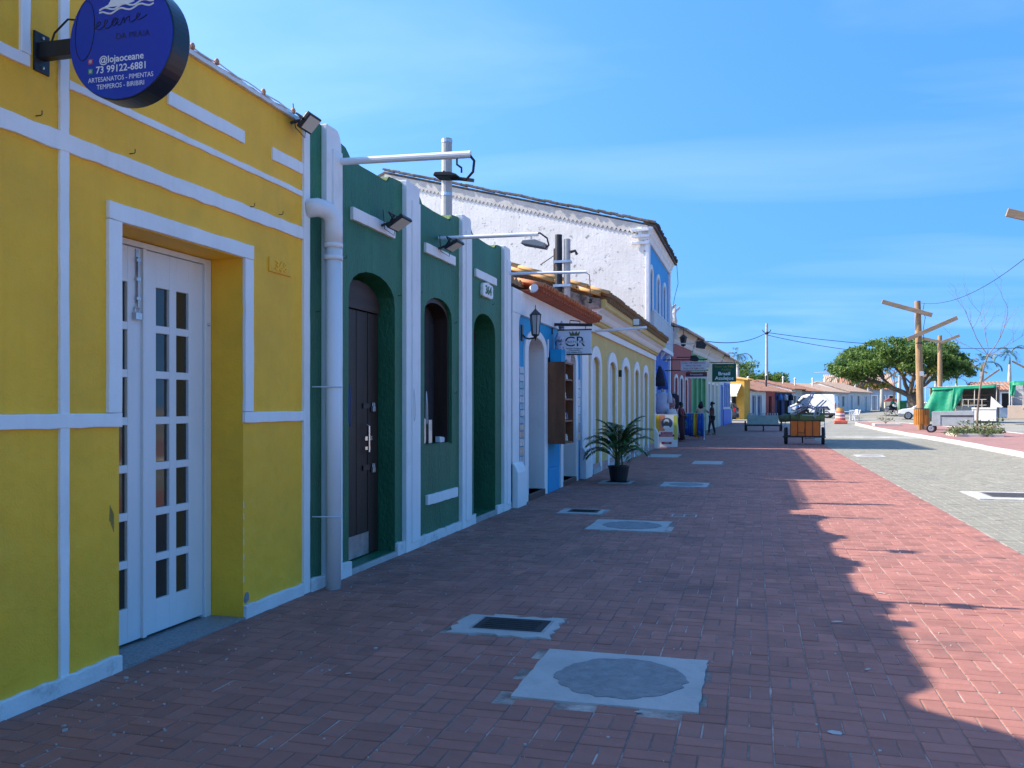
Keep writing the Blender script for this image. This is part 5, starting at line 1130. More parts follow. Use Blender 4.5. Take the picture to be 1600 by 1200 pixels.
m = garment(MB(), [(.10, 1.50), (.22, 1.44), (.27, 1.30), (.26, 1.0), (.28, .72)], (0, 0, 0), 20, .05, 4)
m.build('shirt', CL['pale'], t, smooth=True)
for s in (-1, 1): garment(MB(), [(.08, 1.44), (.11, 1.30), (.12, 1.08)], (s*.27, 0, 0), 12, .05, 3, 0, .9).build('sleeve', CL['pale'], t, smooth=True)
garment(MB(), [(.19, .74), (.23, .6), (.25, .22)], (0, 0, 0), 20, .05, 4).build('shorts', CL['spot'], t, smooth=True)
t = dress_form('dressed_mannequin', 'mannequin in a rose floral dress right of the pale shirt', (-3.23, 35.6, .35), None)
garment(MB(), [(.10, 1.52), (.18, 1.45), (.21, 1.25), (.17, 1.02), (.22, .8), (.30, .4), (.36, -.1)], (0, 0, 0), 24, .12, 6).build('dress', CL['floral'], t, smooth=True)
t = dress_form('dressed_mannequin', 'mannequin with dark patterned scarf behind the floral dress', (-3.19, 36.8, .5), None)
garment(MB(), [(.10, 1.52), (.2, 1.44), (.22, 1.2), (.18, .9)], (0, 0, 0), 20, .1, 5).build('top', CL['black'], t, smooth=True)
t = thing('white_skirt_stand', 'white gathered skirt on a stand behind the poster', 'skirt', (-3.03, 34.2, .15))
garment(MB(), [(.14, 1.25), (.19, 1.1), (.22, .7), (.24, .3)], (0, 0, 0), 24, .12, 8).build('skirt', CL['white'], t, smooth=True); MB().tube([(0, 0, 0), (0, 0, 1.3)], .02, 6).build('stand', M['tube'], t)
for k, (y, z, mt) in enumerate(((33.9, 3.0, 'navy'), (35.0, 2.9, 'royal'))):
    t = thing('hanging_garment', ['dark blue garment on a hook high on the blue wall, left one', 'brighter blue garment on a hook high on the blue wall, right one'][k], 'garment', (-3.45, y, z))
    garment(MB(), [(.05, .0), (.10, -.15), (.18, -.5), (.2, -.75)], (0, 0, 0), 14, .1, 4).build('cloth', CL[mt], t, smooth=True)
    MB().tube([(-.3, 0, .02), (0, 0, .02), (.03, 0, .06)], .008, 5).build('hook', M['black'], t)
# A-board poster
po = thing('poster_board', 'leaning poster board with portrait, red text strips and yellow edge', 'poster', (-3.1, 32.7, 0), R(4))
tl = R(-9); Ry = Matrix.Rotation(tl, 3, 'X')
def pob(m): m.v = [tuple(Ry @ Vector(v)) for v in m.v]; return m
pob(MB().box(-.40, .0, .04, .40, .03, 1.22)).build('board', pmat('poster_white', (.68, .70, .70), .4, .04, 3), po)
pob(MB().box(-.385, -.004, .06, -.26, -.001, 1.2)).build('yellow_edge', CL['yellow'], po); pob(MB().box(-.259, -.004, .62, -.06, -.001, 1.2)).build('orange_field', pmat('poster_orange', (.6, .24, .12), .5), po)
pob(MB().box(.26, -.004, .3, .385, -.001, 1.2)).build('green_edge', pmat('poster_lime', (.45, .5, .08), .5), po)
pob(MB().lathe([(.20, -.004), (.20, .0)], 28, (.02, -.005, .90), Matrix.Rotation(R(90), 3, 'X'))).build('portrait_ground', pmat('poster_dark', (.06, .08, .12), .5), po)
pob(MB().lathe([(.075, -.001), (.075, .003)], 18, (.0, -.009, .89), Matrix.Rotation(R(90), 3, 'X'))).build('portrait_face', pmat('poster_skin', (.16, .08, .05), .5), po)
pob(MB().prism([(-.09, .90), (-.1, .99), (-.04, 1.05), (.05, 1.05), (.1, .98), (.09, .91), (.05, .96), (-.05, .96)], 'y', -.013, -.011)).build('portrait_scarf', WHT, po)
pob(MB().prism([(-.12, .72), (-.09, .80), (.09, .80), (.14, .72), (.06, .69), (-.06, .69)], 'y', -.013, -.011)).build('portrait_shoulders', WHT, po)
for zz, w_, s_ in ((.54, .2, 'VENHA CONHECER'), (.45, .27, 'A NOSSA CULINARIA'), (.18, .17, '3 VEZES')):
    b_ = pob(MB().box(-w_, -.008, zz - .04, w_ + .02, -.004, zz + .04)).build('text_strip', pmat('poster_red', (.36, .02, .05), .5), po)
    o = lettering(s_, .052, WHT, po, Ry @ Vector((.01, -.0095, zz)), (R(90) + tl, 0, 0), world=False, extrude=.0005, sx=min(1, w_ * 2 / (.036 * len(s_))))
for xx in (-.34, .34): MB().bar((xx, .20, 1.0), (xx, .42, .02), .03, .03).build('prop', M['darkwood'], po)

# ------------------------------------------------------------------ people
def skin_obj(name, verts, edges, root, mat, parent, sub=1):
    bm = bmesh.new(); ly = bm.verts.layers.skin.verify(); vv = []
    for i, (p, r) in enumerate(verts):
        v = bm.verts.new(p); v[ly].radius = (r, r) if not isinstance(r, tuple) else r; v[ly].use_root = (i == root); vv.append(v)
    for a, b in edges: bm.edges.new((vv[a], vv[b]))
    me = bpy.data.meshes.new(name); bm.to_mesh(me); bm.free(); me.materials.append(mat)
    o = new_obj(name, me, parent); s = o.modifiers.new('skin', 'SKIN'); s.use_smooth_shade = True
    d = o.modifiers.new('sub', 'SUBSURF'); d.levels = sub; d.render_levels = sub
    return o
SKIN = pmat('brown_skin', (.12, .06, .035), .55, .1, 5); SKIN2 = pmat('light_brown_skin', (.24, .13, .08), .55, .1, 5)
HAIR = pmat('black_hair', (.012, .010, .010), .5, .3, 12, .4, 30, .01)
def person(label, loc, rz, h=1.68, skin=SKIN, top='maroon', legs='black', dress=None, pose=None, hair='bun', hands=True, shoes='black', female=False, sleeve=True, long_sleeve=False):
    """faces local -Y; pose overrides joint positions"""
    t = thing('person', label, 'person', loc, rz); s = h / 1.70
    J = dict(pel=(0, 0, .96), spi=(0, 0, 1.14), che=(0, .0, 1.34), nec=(0, .01, 1.47), hd0=(0, -.01, 1.545), hd1=(0, -.015, 1.63),
             shL=(.165, 0, 1.40), elL=(.225, .03, 1.13), wrL=(.225, -.03, .89), haL=(.225, -.045, .83), shR=(-.165, 0, 1.40), elR=(-.225, .03, 1.13), wrR=(-.225, -.03, .89), haR=(-.225, -.045, .83),
             hiL=(.09, 0, .90), knL=(.10, -.02, .50), anL=(.10, .02, .09), toL=(.11, -.12, .03), hiR=(-.09, 0, .90), knR=(-.10, -.02, .50), anR=(-.10, .02, .09), toR=(-.11, -.12, .03))
    J.update(pose or {}); J = {k: tuple(c * s for c in v) for k, v in J.items()}
    Rr = dict(pel=.125, spi=.11 if female else .12, che=.125, nec=.05, hd0=.078, hd1=.085, shL=.055, elL=.04, wrL=.028, haL=.033, hiL=.088, knL=.058, anL=.038, toL=.034)
    rr = lambda k: Rr.get(k, Rr.get(k[:-1] + 'L', .05)) * s
    names = list(J); ix = {k: i for i, k in enumerate(names)}; verts = [(J[k], rr(k)) for k in names]
    E = [('pel', 'spi'), ('spi', 'che'), ('che', 'nec'), ('nec', 'hd0'), ('hd0', 'hd1')]
    for q in 'LR': E += [('che', 'sh'+q), ('sh'+q, 'el'+q), ('el'+q, 'wr'+q), ('wr'+q, 'ha'+q), ('pel', 'hi'+q), ('hi'+q, 'kn'+q), ('kn'+q, 'an'+q), ('an'+q, 'to'+q)]
    ed = [(ix[a], ix[b]) for a, b in E]
    if hands:
        for q, sg_ in (('L', 1), ('R', -1)):
            d = (Vector(J['ha'+q]) - Vector(J['wr'+q])).normalized(); sd = d.cross(Vector((1, 0, 0))).normalized()
            for f_, (off, ln_) in enumerate(((-.024, .062), (-.008, .074), (.008, .070), (.024, .055))):
                a = Vector(J['ha'+q]) + sd*off*s + d*.02*s; verts.append((tuple(a + d*.03*s), .010*s)); verts.append((tuple(a + d*ln_*s + Vector((-sg_*.012*s, 0, 0))), .008*s)); n_ = len(verts); ed += [(ix['ha'+q], n_-2), (n_-2, n_-1)]
            a = Vector(J['wr'+q]).lerp(Vector(J['ha'+q]), .5) + sd*-.03*s; verts.append((tuple(a + d*.03*s + sd*-.012*s), .010*s)); ed.append((ix['ha'+q], len(verts)-1))
    nz = Vector(J['hd0']); verts.append((tuple(nz + Vector((0, -.095*s, .02*s))), .012*s)); ed.append((ix['hd0'], len(verts)-1))       # nose
    skin_obj('body', verts, ed, ix['pel'], skin, t)
    def wear(nm, keys, extra, mat, scale=1.0, cut=None):
        kk = {}; vs_ = []; es = []
        for k in keys:
            p = Vector(J[k])
            if cut and k in cut: p = Vector(J[cut[k][0]]).lerp(p, cut[k][1])
            kk[k] = len(vs_); vs_.append((tuple(p), rr(k) * scale + extra * s))
        for a, b in E:
            if a in kk and b in kk: es.append((kk[a], kk[b]))
        skin_obj(nm, vs_, es, 0, mat, t)
    sl = [k for q in 'LR' for k in ('sh'+q, 'el'+q)] + ([k for q in 'LR' for k in ('wr'+q,)] if long_sleeve else [])
    wear('shirt', ['pel', 'spi', 'che'] + (sl if sleeve else ['shL', 'shR']), .014, CL[top], 1.03, {'elL': ('shL', 1.0 if long_sleeve else .6), 'elR': ('shR', 1.0 if long_sleeve else .6)})
    if dress:
        c = J['pel']; garment(MB(), [(.135*s, .16*s), (.155*s, .05*s), (.17*s, -.10*s), (.18*s, -.4*s), (.20*s, -.86*s)], c, 24, .10, 6, .5, .78).build('dress', CL[dress], t, smooth=True)
    elif legs:
        wear('trousers', ['pel'] + [k for q in 'LR' for k in ('hi'+q, 'kn'+q, 'an'+q)], .014, CL[legs], 1.03, {'anL': ('knL', .96 if legs != 'shorts' else .2), 'anR': ('knR', .96)})
    hc = Vector(J['hd1'])
    m = MB(); m.ball((hc.x, hc.y + .022*s, hc.z + .018*s), .092*s, .098*s, .092*s, 12, 8)
    if hair == 'bun': m.ball((hc.x, hc.y + .12*s, hc.z + .01*s), .05*s)
    if hair == 'bob': m.ball((hc.x, hc.y + .05*s, hc.z - .10*s), .125*s, .11*s, .15*s, 12, 8)
    m.build('hair', HAIR, t, smooth=True)
    m = MB()
    for sgn in (-1, 1): m.ball((hc.x + sgn*.032*s, hc.y - .076*s, hc.z - .03*s), .010*s, n=6, m=4)
    m.build('eyes', M['blackm'], t)
    MB().ball((hc.x, hc.y - .074*s, hc.z - .105*s), .022*s, .008*s, .006*s, 8, 4).build('mouth', CL['maroon'], t)
    if shoes:
        for q in 'LR':
            a, b = Vector(J['an'+q]), Vector(J['to'+q]); MB().tube([tuple(a + Vector((0, .04*s, -.055*s))), tuple(a.lerp(b, .5) + Vector((0, 0, -.015*s))), tuple(b)], [.035*s, .042*s, .034*s], 8).build('shoe', CL[shoes], t, smooth=True)
    return t
person('woman in a long dark red dress with white cuffs, looking to the right', (-3.04, 38.6, 0), R(70), 1.66, SKIN, 'red', None, 'maroon', dict(elL=(.2, -.12, 1.14), wrL=(.05, -.24, 1.10), haL=(.0, -.26, 1.10), elR=(-.2, -.12, 1.14), wrR=(-.06, -.26, 1.12), haR=(.0, -.28, 1.12)), 'bun', True, 'tan', True)
person('woman with black hair in a cream top, seen from behind at the clothes', (-2.42, 42.3, 0), R(178), 1.70, SKIN2, 'cream', 'navy', None, dict(elR=(-.34, -.05, 1.20), wrR=(-.36, -.22, 1.25), haR=(-.36, -.27, 1.27)), 'bob', True, 'tan', True)
person('person in a dark red top and black trousers standing side on', (-2.2, 48.4, 0), R(-100), 1.72, SKIN, 'maroon', 'black', None, dict(anL=(.1, -.14, .09), toL=(.11, -.28, .03), knL=(.1, -.12, .5), anR=(-.1, .14, .09), toR=(-.11, 0, .03), knR=(-.1, .04, .5), elL=(.2, -.02, 1.12), wrL=(.2, -.08, .9)), 'bun', True, 'tan', True)
# clothes rack
ck = thing('clothes_rack', 'low clothes rack hung with blue and orange printed cloths', 'clothes rack', (-2.75, 40.9, 0))
MB().tube([(-.4, 0, .05), (-.4, 0, 1.2), (.55, 0, 1.2), (.55, 0, .05)], .018, 8).build('frame', M['tube'], ck)
for k, xx in enumerate((-.4, .55)):
    MB().bar((xx, -.25, .06), (xx, .25, .06), .03, .03).build('foot', M['tube'], ck)
    for yy in (-.25, .25): MB().lathe([(.035, -.015), (.035, .015)], 10, (xx, yy, .035), Matrix.Rotation(R(90), 3, 'Y')).build('castor', M['offwhite'], ck)
for k, (xx, mt, ln_, wd) in enumerate(((-.34, 'navy', .9, .08), (-.23, 'print', 1.0, .09), (-.11, 'royal', .94, .08), (.0, 'print', 1.05, .09), (.11, 'yellow', .98, .07), (.22, 'orange', 1.08, .08), (.33, 'print', 1.0, .09), (.45, 'royal', 1.04, .08))):
    garment(MB(), [(.05, 1.19), (wd*.8, 1.05), (wd, .7), (wd*1.1, 1.2 - ln_)], (xx, -.02 + .03*(k % 2), 0), 20, .30, 5, k, 1.3).build('cloth', CL[mt], ck, smooth=True)
# ------------------------------------------------------------------ second row of houses, across the side street
RZ2 = -.33
def at2(d): y = 80.7 + .946*d; return (-.92 + .324*d, y, gz(y))
oc = house('ochre_corner_house', 'ochre corner house with cream awning over its side entrance', at2(0), RZ2, 1.5, 3.45, 'ochre', 'tile_ochre', [], depth=6, ridge=.5, frame='white')
# side opening under the awning, seen from the street
MB().box(-5.2, -.04, -.3, -.75, .0, 2.2).build('side_opening', M['dark'], oc)
MB().box(-.55, -.06, -.3, .02, .001, 3.2).build('corner_pier', M['ochre'], oc)
MB().box(-.95, -.9, -.3, -.83, -.78, 2.1).build('awning_post', M['white'], oc); MB().box(-4.9, -.9, -.3, -4.78, -.78, 2.1).build('awning_post', M['white'], oc)
MB().prism([(-.0, 3.05), (-.05, 3.09), (-1.1, 2.22), (-1.1, 1.98), (-1.06, 1.98), (-1.05, 2.18)], 'x', -5.2, -.25).build('awning', M['awning'], oc)
house('white_blue_door_house', 'white low house with dark blue doors next to the ochre corner', at2(1.55), RZ2, 4.2, 2.5, 'offwhite', 'tilefar', [(.5, 1.3, 0, 2.0, False, 'door', 'navy'), (2.0, 2.9, 0, 2.0, False, 'door', 'navy')], frame='bluegrey', ridge=1.05)
house('brick_red_house', 'narrow brick red house between the white and the navy fronts', at2(5.8), RZ2, 2.6, 2.45, 'pinkred', 'tilefar', [(.8, 1.7, 0, 2.0, False, 'door', 'dark')], frame=None, ridge=1.0)
nv = house('navy_front_shop', 'low shop with navy blue cloth front and goods hanging outside', at2(8.45), RZ2, 5.2, 2.4, 'navy', 'tilefar', [(.5, 2.0, 0, 2.0, False, 'door', 'dark'), (2.9, 4.4, 0, 2.0, False, 'door', 'dark')], frame=None, cat='shop', ridge=1.0)
for k in range(3): garment(MB(), [(.08, .0), (.22, -.15), (.25, -.6)], (.3, .6 + k*1.7, 2.2), 12, .1, 4).build('hanging_goods', CL[['blue', 'pale', 'navy'][k]], nv, smooth=True)
house('white_gable_house', 'white house with bright sunlit end wall behind the street pole', at2(13.7), RZ2, 3.6, 2.7, 'offwhite', 'tilefar', [(.6, 1.5, 0, 2.0, False, 'door', 'darkwood'), (2.2, 3.0, .8, 1.9, False, 'window', 'winglass')], ridge=.9)
house('blue_grey_house', 'blue grey house with dark blue windows behind the van', at2(17.35), RZ2, 7.4, 2.5, 'bluegrey', 'tilefar', [(.7, 1.7, .8, 2.0, False, 'window', 'navy'), (2.6, 3.5, 0, 2.0, False, 'door', 'navy'), (4.5, 5.5, .8, 2.0, False, 'window', 'navy')], ridge=.95)
house('pale_long_house', 'long pale house with clay roof beyond the van', at2(24.8), RZ2, 11, 2.45, 'offwhite', 'tilepale', [(1, 2, 0, 2.0, False, 'door', 'bluegrey'), (3.5, 4.5, .8, 2.0, False, 'window', 'winglass'), (6, 7, 0, 2.0, False, 'door', 'bluegrey'), (8.6, 9.6, .8, 2.0, False, 'window', 'winglass')], ridge=.95)
house('far_corner_house', 'far white house with yellow tinted roof at the bend', at2(35.9), RZ2, 12, 2.5, 'offwhite', 'tilepale', [(1.5, 2.5, 0, 2.0, False, 'door', 'greydoor'), (5, 6, .8, 2.0, False, 'window', 'winglass'), (9, 10, 0, 2.0, False, 'door', 'greydoor')], ridge=1.2)
RF = -R(90)
house('red_orange_house', 'red orange house with tiled porch at the end of the street', (13.2, 150, .95), RF, 2.9, 4.0, 'redhouse', 'tilefar', [(.8, 1.8, 0, 2.2, False, 'door', 'dark')], depth=6, ridge=1.2, frame=None)
gr_ = house('grey_shuttered_house', 'pale grey house with shuttered doors right of the red orange house', (16.15, 150, .95), RF, 5.0, 3.2, 'bluegrey', 'tilefar', [(.4, 1.1, 0, 2.2, False, 'door', 'bluegrey'), (1.5, 2.2, 0, 2.2, False, 'door', 'bluegrey'), (2.7, 3.4, 0, 2.2, False, 'door', 'bluegrey'), (4.0, 4.8, 0, 2.2, False, 'door', 'dark')], depth=6, ridge=1.0, frame='white')
house('big_gable_shed', 'large low shed with brown gable roof behind the red orange house', (12.0, 166, .95), RF, 11, 4.0, 'tan' if False else 'palecream', 'tilepale', [], depth=10, ridge=2.2, frame=None)
t = thing('oval_sign', 'small white oval sign on the grey shuttered house', 'sign', (16.5, 149.2, 3.75)); MB().lathe([(.42, -.03), (.42, .03)], 20, (0, 0, 0), Matrix.Rotation(R(90), 3, 'X') @ Matrix.Diagonal((1, .5, 1))).build('board', M['offwhite'], t); MB().bar((0, 0, 0), (0, .8, 0), .04, .04).build('bracket', M['black'], t)
# chimneys and pipes along the roofs of the row
for k, (d, dx_, hh) in enumerate(((3.5, -2.2, 3.9), (7, -2.0, 3.7), (11, -1.6, 4.0), (19, -2.4, 3.9), (22.5, -2.2, 3.8), (30, -2.4, 3.9))):
    x, y, z = at2(d); o = thing('roof_pipe', ['white vent pipe on the white low house roof', 'white vent pipe on the brick red house roof', 'black vent pipe on the navy shop roof', 'pale vent pipe on the blue grey house roof, nearer one', 'pale vent pipe on the blue grey house roof, farther one', 'pale vent pipe on the long pale house roof'][k], 'pipe', (x + dx_, y, z + 2.7))
    MB().tube([(0, 0, 0), (0, 0, hh - 2.7)], .08, 8).build('pipe', M['black'] if k == 2 else M['offwhite'], o); MB().lathe([(.12, 0), (.12, .1), (.02, .18)], 8, (0, 0, hh - 2.7)).build('cap', M['offwhite'], o)

# ------------------------------------------------------------------ street pole and wires
sp_ = thing('street_pole', 'tall thin concrete street pole with wires at the side street', 'pole', (1.16, 97.6, gz(97.6)))
MB().tube([(0, 0, 0), (0, 0, 9.6)], [.19, .12], 12).build('shaft', M['polegrey'], sp_)
for k in range(2): MB().tube([(0, 0, 8.6), (.35*(1 if k else -1), 0, 8.75), (.42*(1 if k else -1), 0, 8.95)], .04, 6).build('insulator_arm', M['black'], sp_)
MB().lathe([(.16, 0), (.2, .1), (.16, .25)], 10, (0, 0, 8.45)).build('insulator_band', M['black'], sp_)
def wire(label, a, b, sag, r=.014):
    a, b = Vector(a), Vector(b); P = [tuple(a.lerp(b, i/16) + Vector((0, 0, -sag*4*(i/16)*(1-i/16)))) for i in range(17)]
    tag(MB().tube(P, r, 5).build('overhead_wire', M['blackm']), label, 'wire', 'overhead wires')
ptop = (1.16, 97.6, 8.65 + gz(97.6))
wire('overhead wire from the street pole down to the corner house roof', ptop, (-3.2, 57, 5.6), .5, .03)
wire('upper overhead wire from the street pole to the right', ptop, (46, 118, 9.6), 1.6, .03)
wire('lower overhead wire from the street pole into the big tree', (1.16, 97.6, 8.4 + gz(97.6)), (16, 93.5, 6.3), .4, .03)
MB().tube([(-.9, 0, 0), (1.0, 0, .02)], .03, 6).build('television_aerial', M['tube'], loc=(7.2, 104.5, 5.25)); tag(bpy.data.objects['television_aerial'], 'thin horizontal aerial above the far roofs', 'aerial')

# ------------------------------------------------------------------ wooden lamp posts with slanting boards
M['board'] = pmat('weathered_board', (.36, .25, .15), .8, .25, 5, .3, 30, .006, (.22, .17, .12), .6, 4, stretch=(.2, 1, 1))
def board_post(label, loc, h, boards, r=.16, lean=0.0):
    t = thing('wooden_lamp_post', label, 'lamp post', loc)
    MB().tube([(0, 0, -.1), (lean*.5, 0, h*.5), (lean, 0, h)], [r*1.1, r, r*.85], 14).build('post', M['woodlight'], t, smooth=False)
    for (x0, z0, x1, z1_, yo) in boards: MB().bar((x0, yo, z0), (x1, yo, z1_), .10, .24).build('slanting_board', M['board'], t, bevel=.01)
    return t
bp1 = board_post('tall wooden post with two crossed boards behind the slatted bin', (9.15, 55.6, .185), 7.35, [(-2.1, 7.35, .55, 6.50, -.22), (-.75, 5.15, 1.85, 6.32, -.24)], .19, -.18)
MB().box(-.11, -.24, 3.05, .10, -.22, 3.32).build('notice', M['offwhite'], bp1); m = MB(); [m.lathe([(.19, zz), (.2, zz), (.2, zz + .06), (.19, zz + .06)], 14, (-.1, 0, 0)) for zz in (4.9,)]; m.build('band', M['black'], bp1)
m = MB(); m.tube([(.15, -.18, 7.2), (.05, -.24, 6.7), (.2, -.2, 6.4), (.1, -.22, 5.8), (.12, -.2, 4.8)], .015, 5); m.build('loose_cable', M['blackm'], bp1)
board_post('wooden post with V shaped boards in front of the big tree', (15.4, 84.4, gz(84)), 7.2, [(-1.5, 7.0, .3, 6.55, -.2), (.1, 6.6, 1.5, 7.15, -.22)], .2)
board_post('nearest wooden post at the right edge, only its board in view', (9.35, 29.5, .115), 7.6, [(-2.2, 7.1, .55, 6.25, -.22), (-.7, 5.0, 1.9, 6.2, -.24)], .19)
wire('thin overhead wire between the two nearest wooden posts', (9.0, 55.6, 7.45), (9.35, 29.5, 7.5), 1.0, .012)
for k, (x, y) in enumerate(((24.6, 134), (29.8, 134), (35.5, 134), (20.8, 150), (17.6, 138), (13.8, 160))):
    board_post(['distant post with slanting boards left of the second palm', 'distant post with slanting boards beside the bare sapling', 'distant post with slanting boards at the right edge', 'distant post with slanting boards behind the green tarpaulin', 'distant post with slanting boards under the big tree', 'farthest post with slanting boards behind the grey house'][k], (x, y, .9), 6.3, [(-2.2, 6.7, .5, 5.1, -.2), (-.1, 4.0, 2.0, 5.6, -.2)], .13)

# ------------------------------------------------------------------ carts, bin, planters on the right
def wheel(root, c, r, w_, axis='y', name='wheel', rim=True, spokes=0, rimmat='chrome', th=None):
    Mx = Matrix.Rotation(R(90), 3, 'X') if axis == 'y' else Matrix.Rotation(R(90), 3, 'Y')
    th = th or r * .28
    m = MB(); n = 24; prof = [(r - th, -w_/2*.8), (r - th*.3, -w_/2), (r, -w_/2*.6), (r, w_/2*.6), (r - th*.3, w_/2), (r - th, w_/2*.8)]
    vs = []
    for rr, z in prof: vs += [tuple(Vector(c) + Mx @ Vector((rr*math.cos(2*math.pi*k/n), rr*math.sin(2*math.pi*k/n), z))) for k in range(n)]
    q = len(prof); m.add(vs, [(i*n+k, i*n+(k+1) % n, ((i+1) % q)*n+(k+1) % n, ((i+1) % q)*n+k) for i in range(q) for k in range(n)])
    ty = m.build(name, M['rubber'], root, smooth=True)
    if spokes:
        m = MB()
        for k in range(spokes):
            a = 2*math.pi*k/spokes; m.tube([tuple(Vector(c)), tuple(Vector(c) + Mx @ Vector(((r-th)*math.cos(a), (r-th)*math.sin(a), 0)))], .006 if spokes > 8 else .02, 4)
        m.tube([tuple(Vector(c) + Mx @ Vector((0, 0, -w_/2))), tuple(Vector(c) + Mx @ Vector((0, 0, w_/2)))], .03, 8); m.build('spokes', M[rimmat], ty)
    elif rim: MB().lathe([(r - th, -w_*.3), (r*.5, -w_*.42), (.05, -w_*.36), (.05, w_*.36), (r*.5, w_*.42), (r - th, w_*.3)], 20, c, Mx).build('rim', M[rimmat], ty)
    return ty
# orange cargo tricycle
oc_ = thing('orange_cargo_tricycle', 'orange boxed cargo tricycle loaded with chairs and green rolls', 'tricycle', (1.88, 37.3, 0), R(-4))
ORG = pmat('orange_panel', (.85, .17, .016), .5, .12, 3, .1, 30, .003, (.3, .09, .02), .4, 3)
for sx in (-1, 1): wheel(oc_, (sx*.70, 0, .34), .34, .13, 'x', spokes=7, rimmat='black', th=.10)
m = MB(); m.box(-.52, -.38, .34, .60, -.33, .93); m.box(-.52, .43, .34, .60, .48, .93); m.box(-.52, -.33, .34, -.48, .43, .93); m.box(.56, -.33, .34, .60, .43, .93); m.box(-.48, -.33, .34, .56, .43, .38); m.build('box', ORG, oc_, bevel=.008)
m = MB(); m.bar((-.8, -.42, .31), (.8, -.42, .31), .05, .06); m.bar((-.66, .0, .33), (.66, .0, .33), .05, .05); m.build('chassis', M['black'], oc_)
for x in (-.52, -.24, .04, .32, .60): MB().bar((x, -.40, .33), (x, -.40, 1.14), .02, .02).build('frame_bar', M['black'], oc_)
for z in (.95, 1.08): MB().bar((-.54, -.40, z), (.62, -.40, z), .02, .02).build('frame_rail', M['black'], oc_)
MB().tube([(-.24, -.405, .47), (.02, -.405, .47), (.02, -.405, .62)], .008, 4).build('frame_wire', M['black'], oc_)
for sx in (-.75, .78): MB().bar((sx, -.1, .35), (sx*.95, -.1, 1.0), .03, .03).build('mudguard_stay', M['tube'], oc_)
wheel(oc_, (-.10, 1.35, .33), .33, .05, 'x', spokes=16, th=.05)
m = MB(); m.tube([(-.1, 1.35, .33), (-.1, .9, .55), (-.1, .45, .4)], .022, 6); m.tube([(-.1, .9, .55), (-.1, 1.0, .95)], .018, 6); m.tube([(-.1, .5, .5), (-.1, .48, 1.05)], .018, 6); m.build('bicycle_frame', M['black'], oc_)
MB().ball((-.1, 1.02, .98), .1, .14, .04).build('saddle', M['blackm'], oc_, smooth=True)
MB().tube([(.15, .7, .38), (.38, .7, .38), (.38, .7, .2), (.0, .7, .2)], .012, 5).build('stand', M['black'], oc_)
GRN = pmat('green_roll', (.16, .20, .07), .7, .2, 4, .4, 14, .02, (.06, .09, .03), .6, 4); GRN2 = pmat('dark_green_roll', (.07, .10, .05), .7, .3, 6, .5, 20, .03)
def roll(label, loc, pts, r, mat):
    t = thing('rolled_tarpaulin', label, 'tarpaulin', loc); MB().tube(pts, r, 14).build('roll', mat, t, smooth=True)
    m = MB(); a, b = Vector(pts[0]), Vector(pts[-1])
    for q in (.25, .7): p = a.lerp(b, q); d = (b - a).normalized(); m.tube([tuple(p - d*.012), tuple(p + d*.012)], (r[0] if isinstance(r, list) else r) * 1.02, 14)
    m.build('strap', M['black'], t); return t
roll('pale green rolled tarpaulin across the orange tricycle box', (1.9, 37.0, 1.05), [(-.55, 0, .03), (0, 0, .0), (.72, -.02, .02)], [.15, .16, .17], GRN)
roll('dark green bundle at the left end of the orange tricycle', (1.35, 37.05, 1.02), [(-.45, 0, -.02), (-.2, 0, .03), (.25, .05, .0)], [.12, .17, .10], GRN2)
roll('greyish green roll behind, on the orange tricycle', (1.95, 37.35, 1.08), [(-.6, 0, .0), (.6, 0, .05)], .15, GRN)
def plastic_chair(label, loc, rot, mat, grp=None):
    t = thing('plastic_chair', label, 'chair', loc, 0, grp); t.rotation_euler = rot
    MB().prism([(-.21, -.2), (.21, -.2), (.19, .2), (-.19, .2)], 'z', .42, .45).build('seat', mat, t, bevel=.01)
    for x in (-.19, .19):
        MB().bar((x, -.18, .42), (x*1.12, -.23, 0), .045, .03).build('leg', mat, t); MB().bar((x, .18, .42), (x*1.1, .24, 0), .045, .03).build('leg', mat, t)
        MB().tube([(x*1.05, .19, .44), (x*1.2, .2, .64), (x*1.2, -.12, .64), (x*1.1, -.19, .44)], .018, 6).build('armrest', mat, t)
    b_ = MB(); b_.bar((-.19, .20, .44), (-.17, .28, .84), .05, .025); b_.bar((.19, .20, .44), (.17, .28, .84), .05, .025); b_.bar((-.19, .285, .83), (.19, .285, .83), .03, .07); b_.build('back_frame', mat, t)
    for q in range(3): MB().bar((-.09 + q*.09, .205, .45), (-.085 + q*.085, .282, .82), .045, .012).build('back_slat', mat, t)
    return t
GCH = pmat('grey_chair', (.34, .36, .40), .5, .1, 4); BCH = pmat('brown_chair', (.20, .09, .05), .5, .15, 4); WCH = pmat('white_plastic', (.75, .76, .76), .4, .04, 4); RCH = pmat('red_plastic', (.30, .04, .04), .5, .1, 4)
plastic_chair('grey folding chair lying on its back on top of the tricycle load', (1.9, 37.0, 1.30), (R(100), R(20), R(70)), GCH)
plastic_chair('grey chair tipped sideways at the left of the tricycle load', (1.55, 37.3, 1.22), (R(60), R(-10), R(110)), GCH)
plastic_chair('brown chair turned over under the grey ones on the tricycle', (1.60, 37.5, 1.12), (R(85), R(0), R(20)), BCH)
for a, b in (((-.5, -.1, .1), (.35, -.1, .72)), ((-.3, -.15, .1), (.18, -.12, .34)), ((.15, -.15, .30), (.48, -.12, .60)), ((.22, -.18, .28), (.56, -.15, .58)), ((.10, -.1, .32), (.75, -.1, .12))):
    pass
t = thing('folded_chair_frame', 'grey folded chair frame spread on top of the tricycle load', 'chair frame', (1.95, 36.75, 1.15))
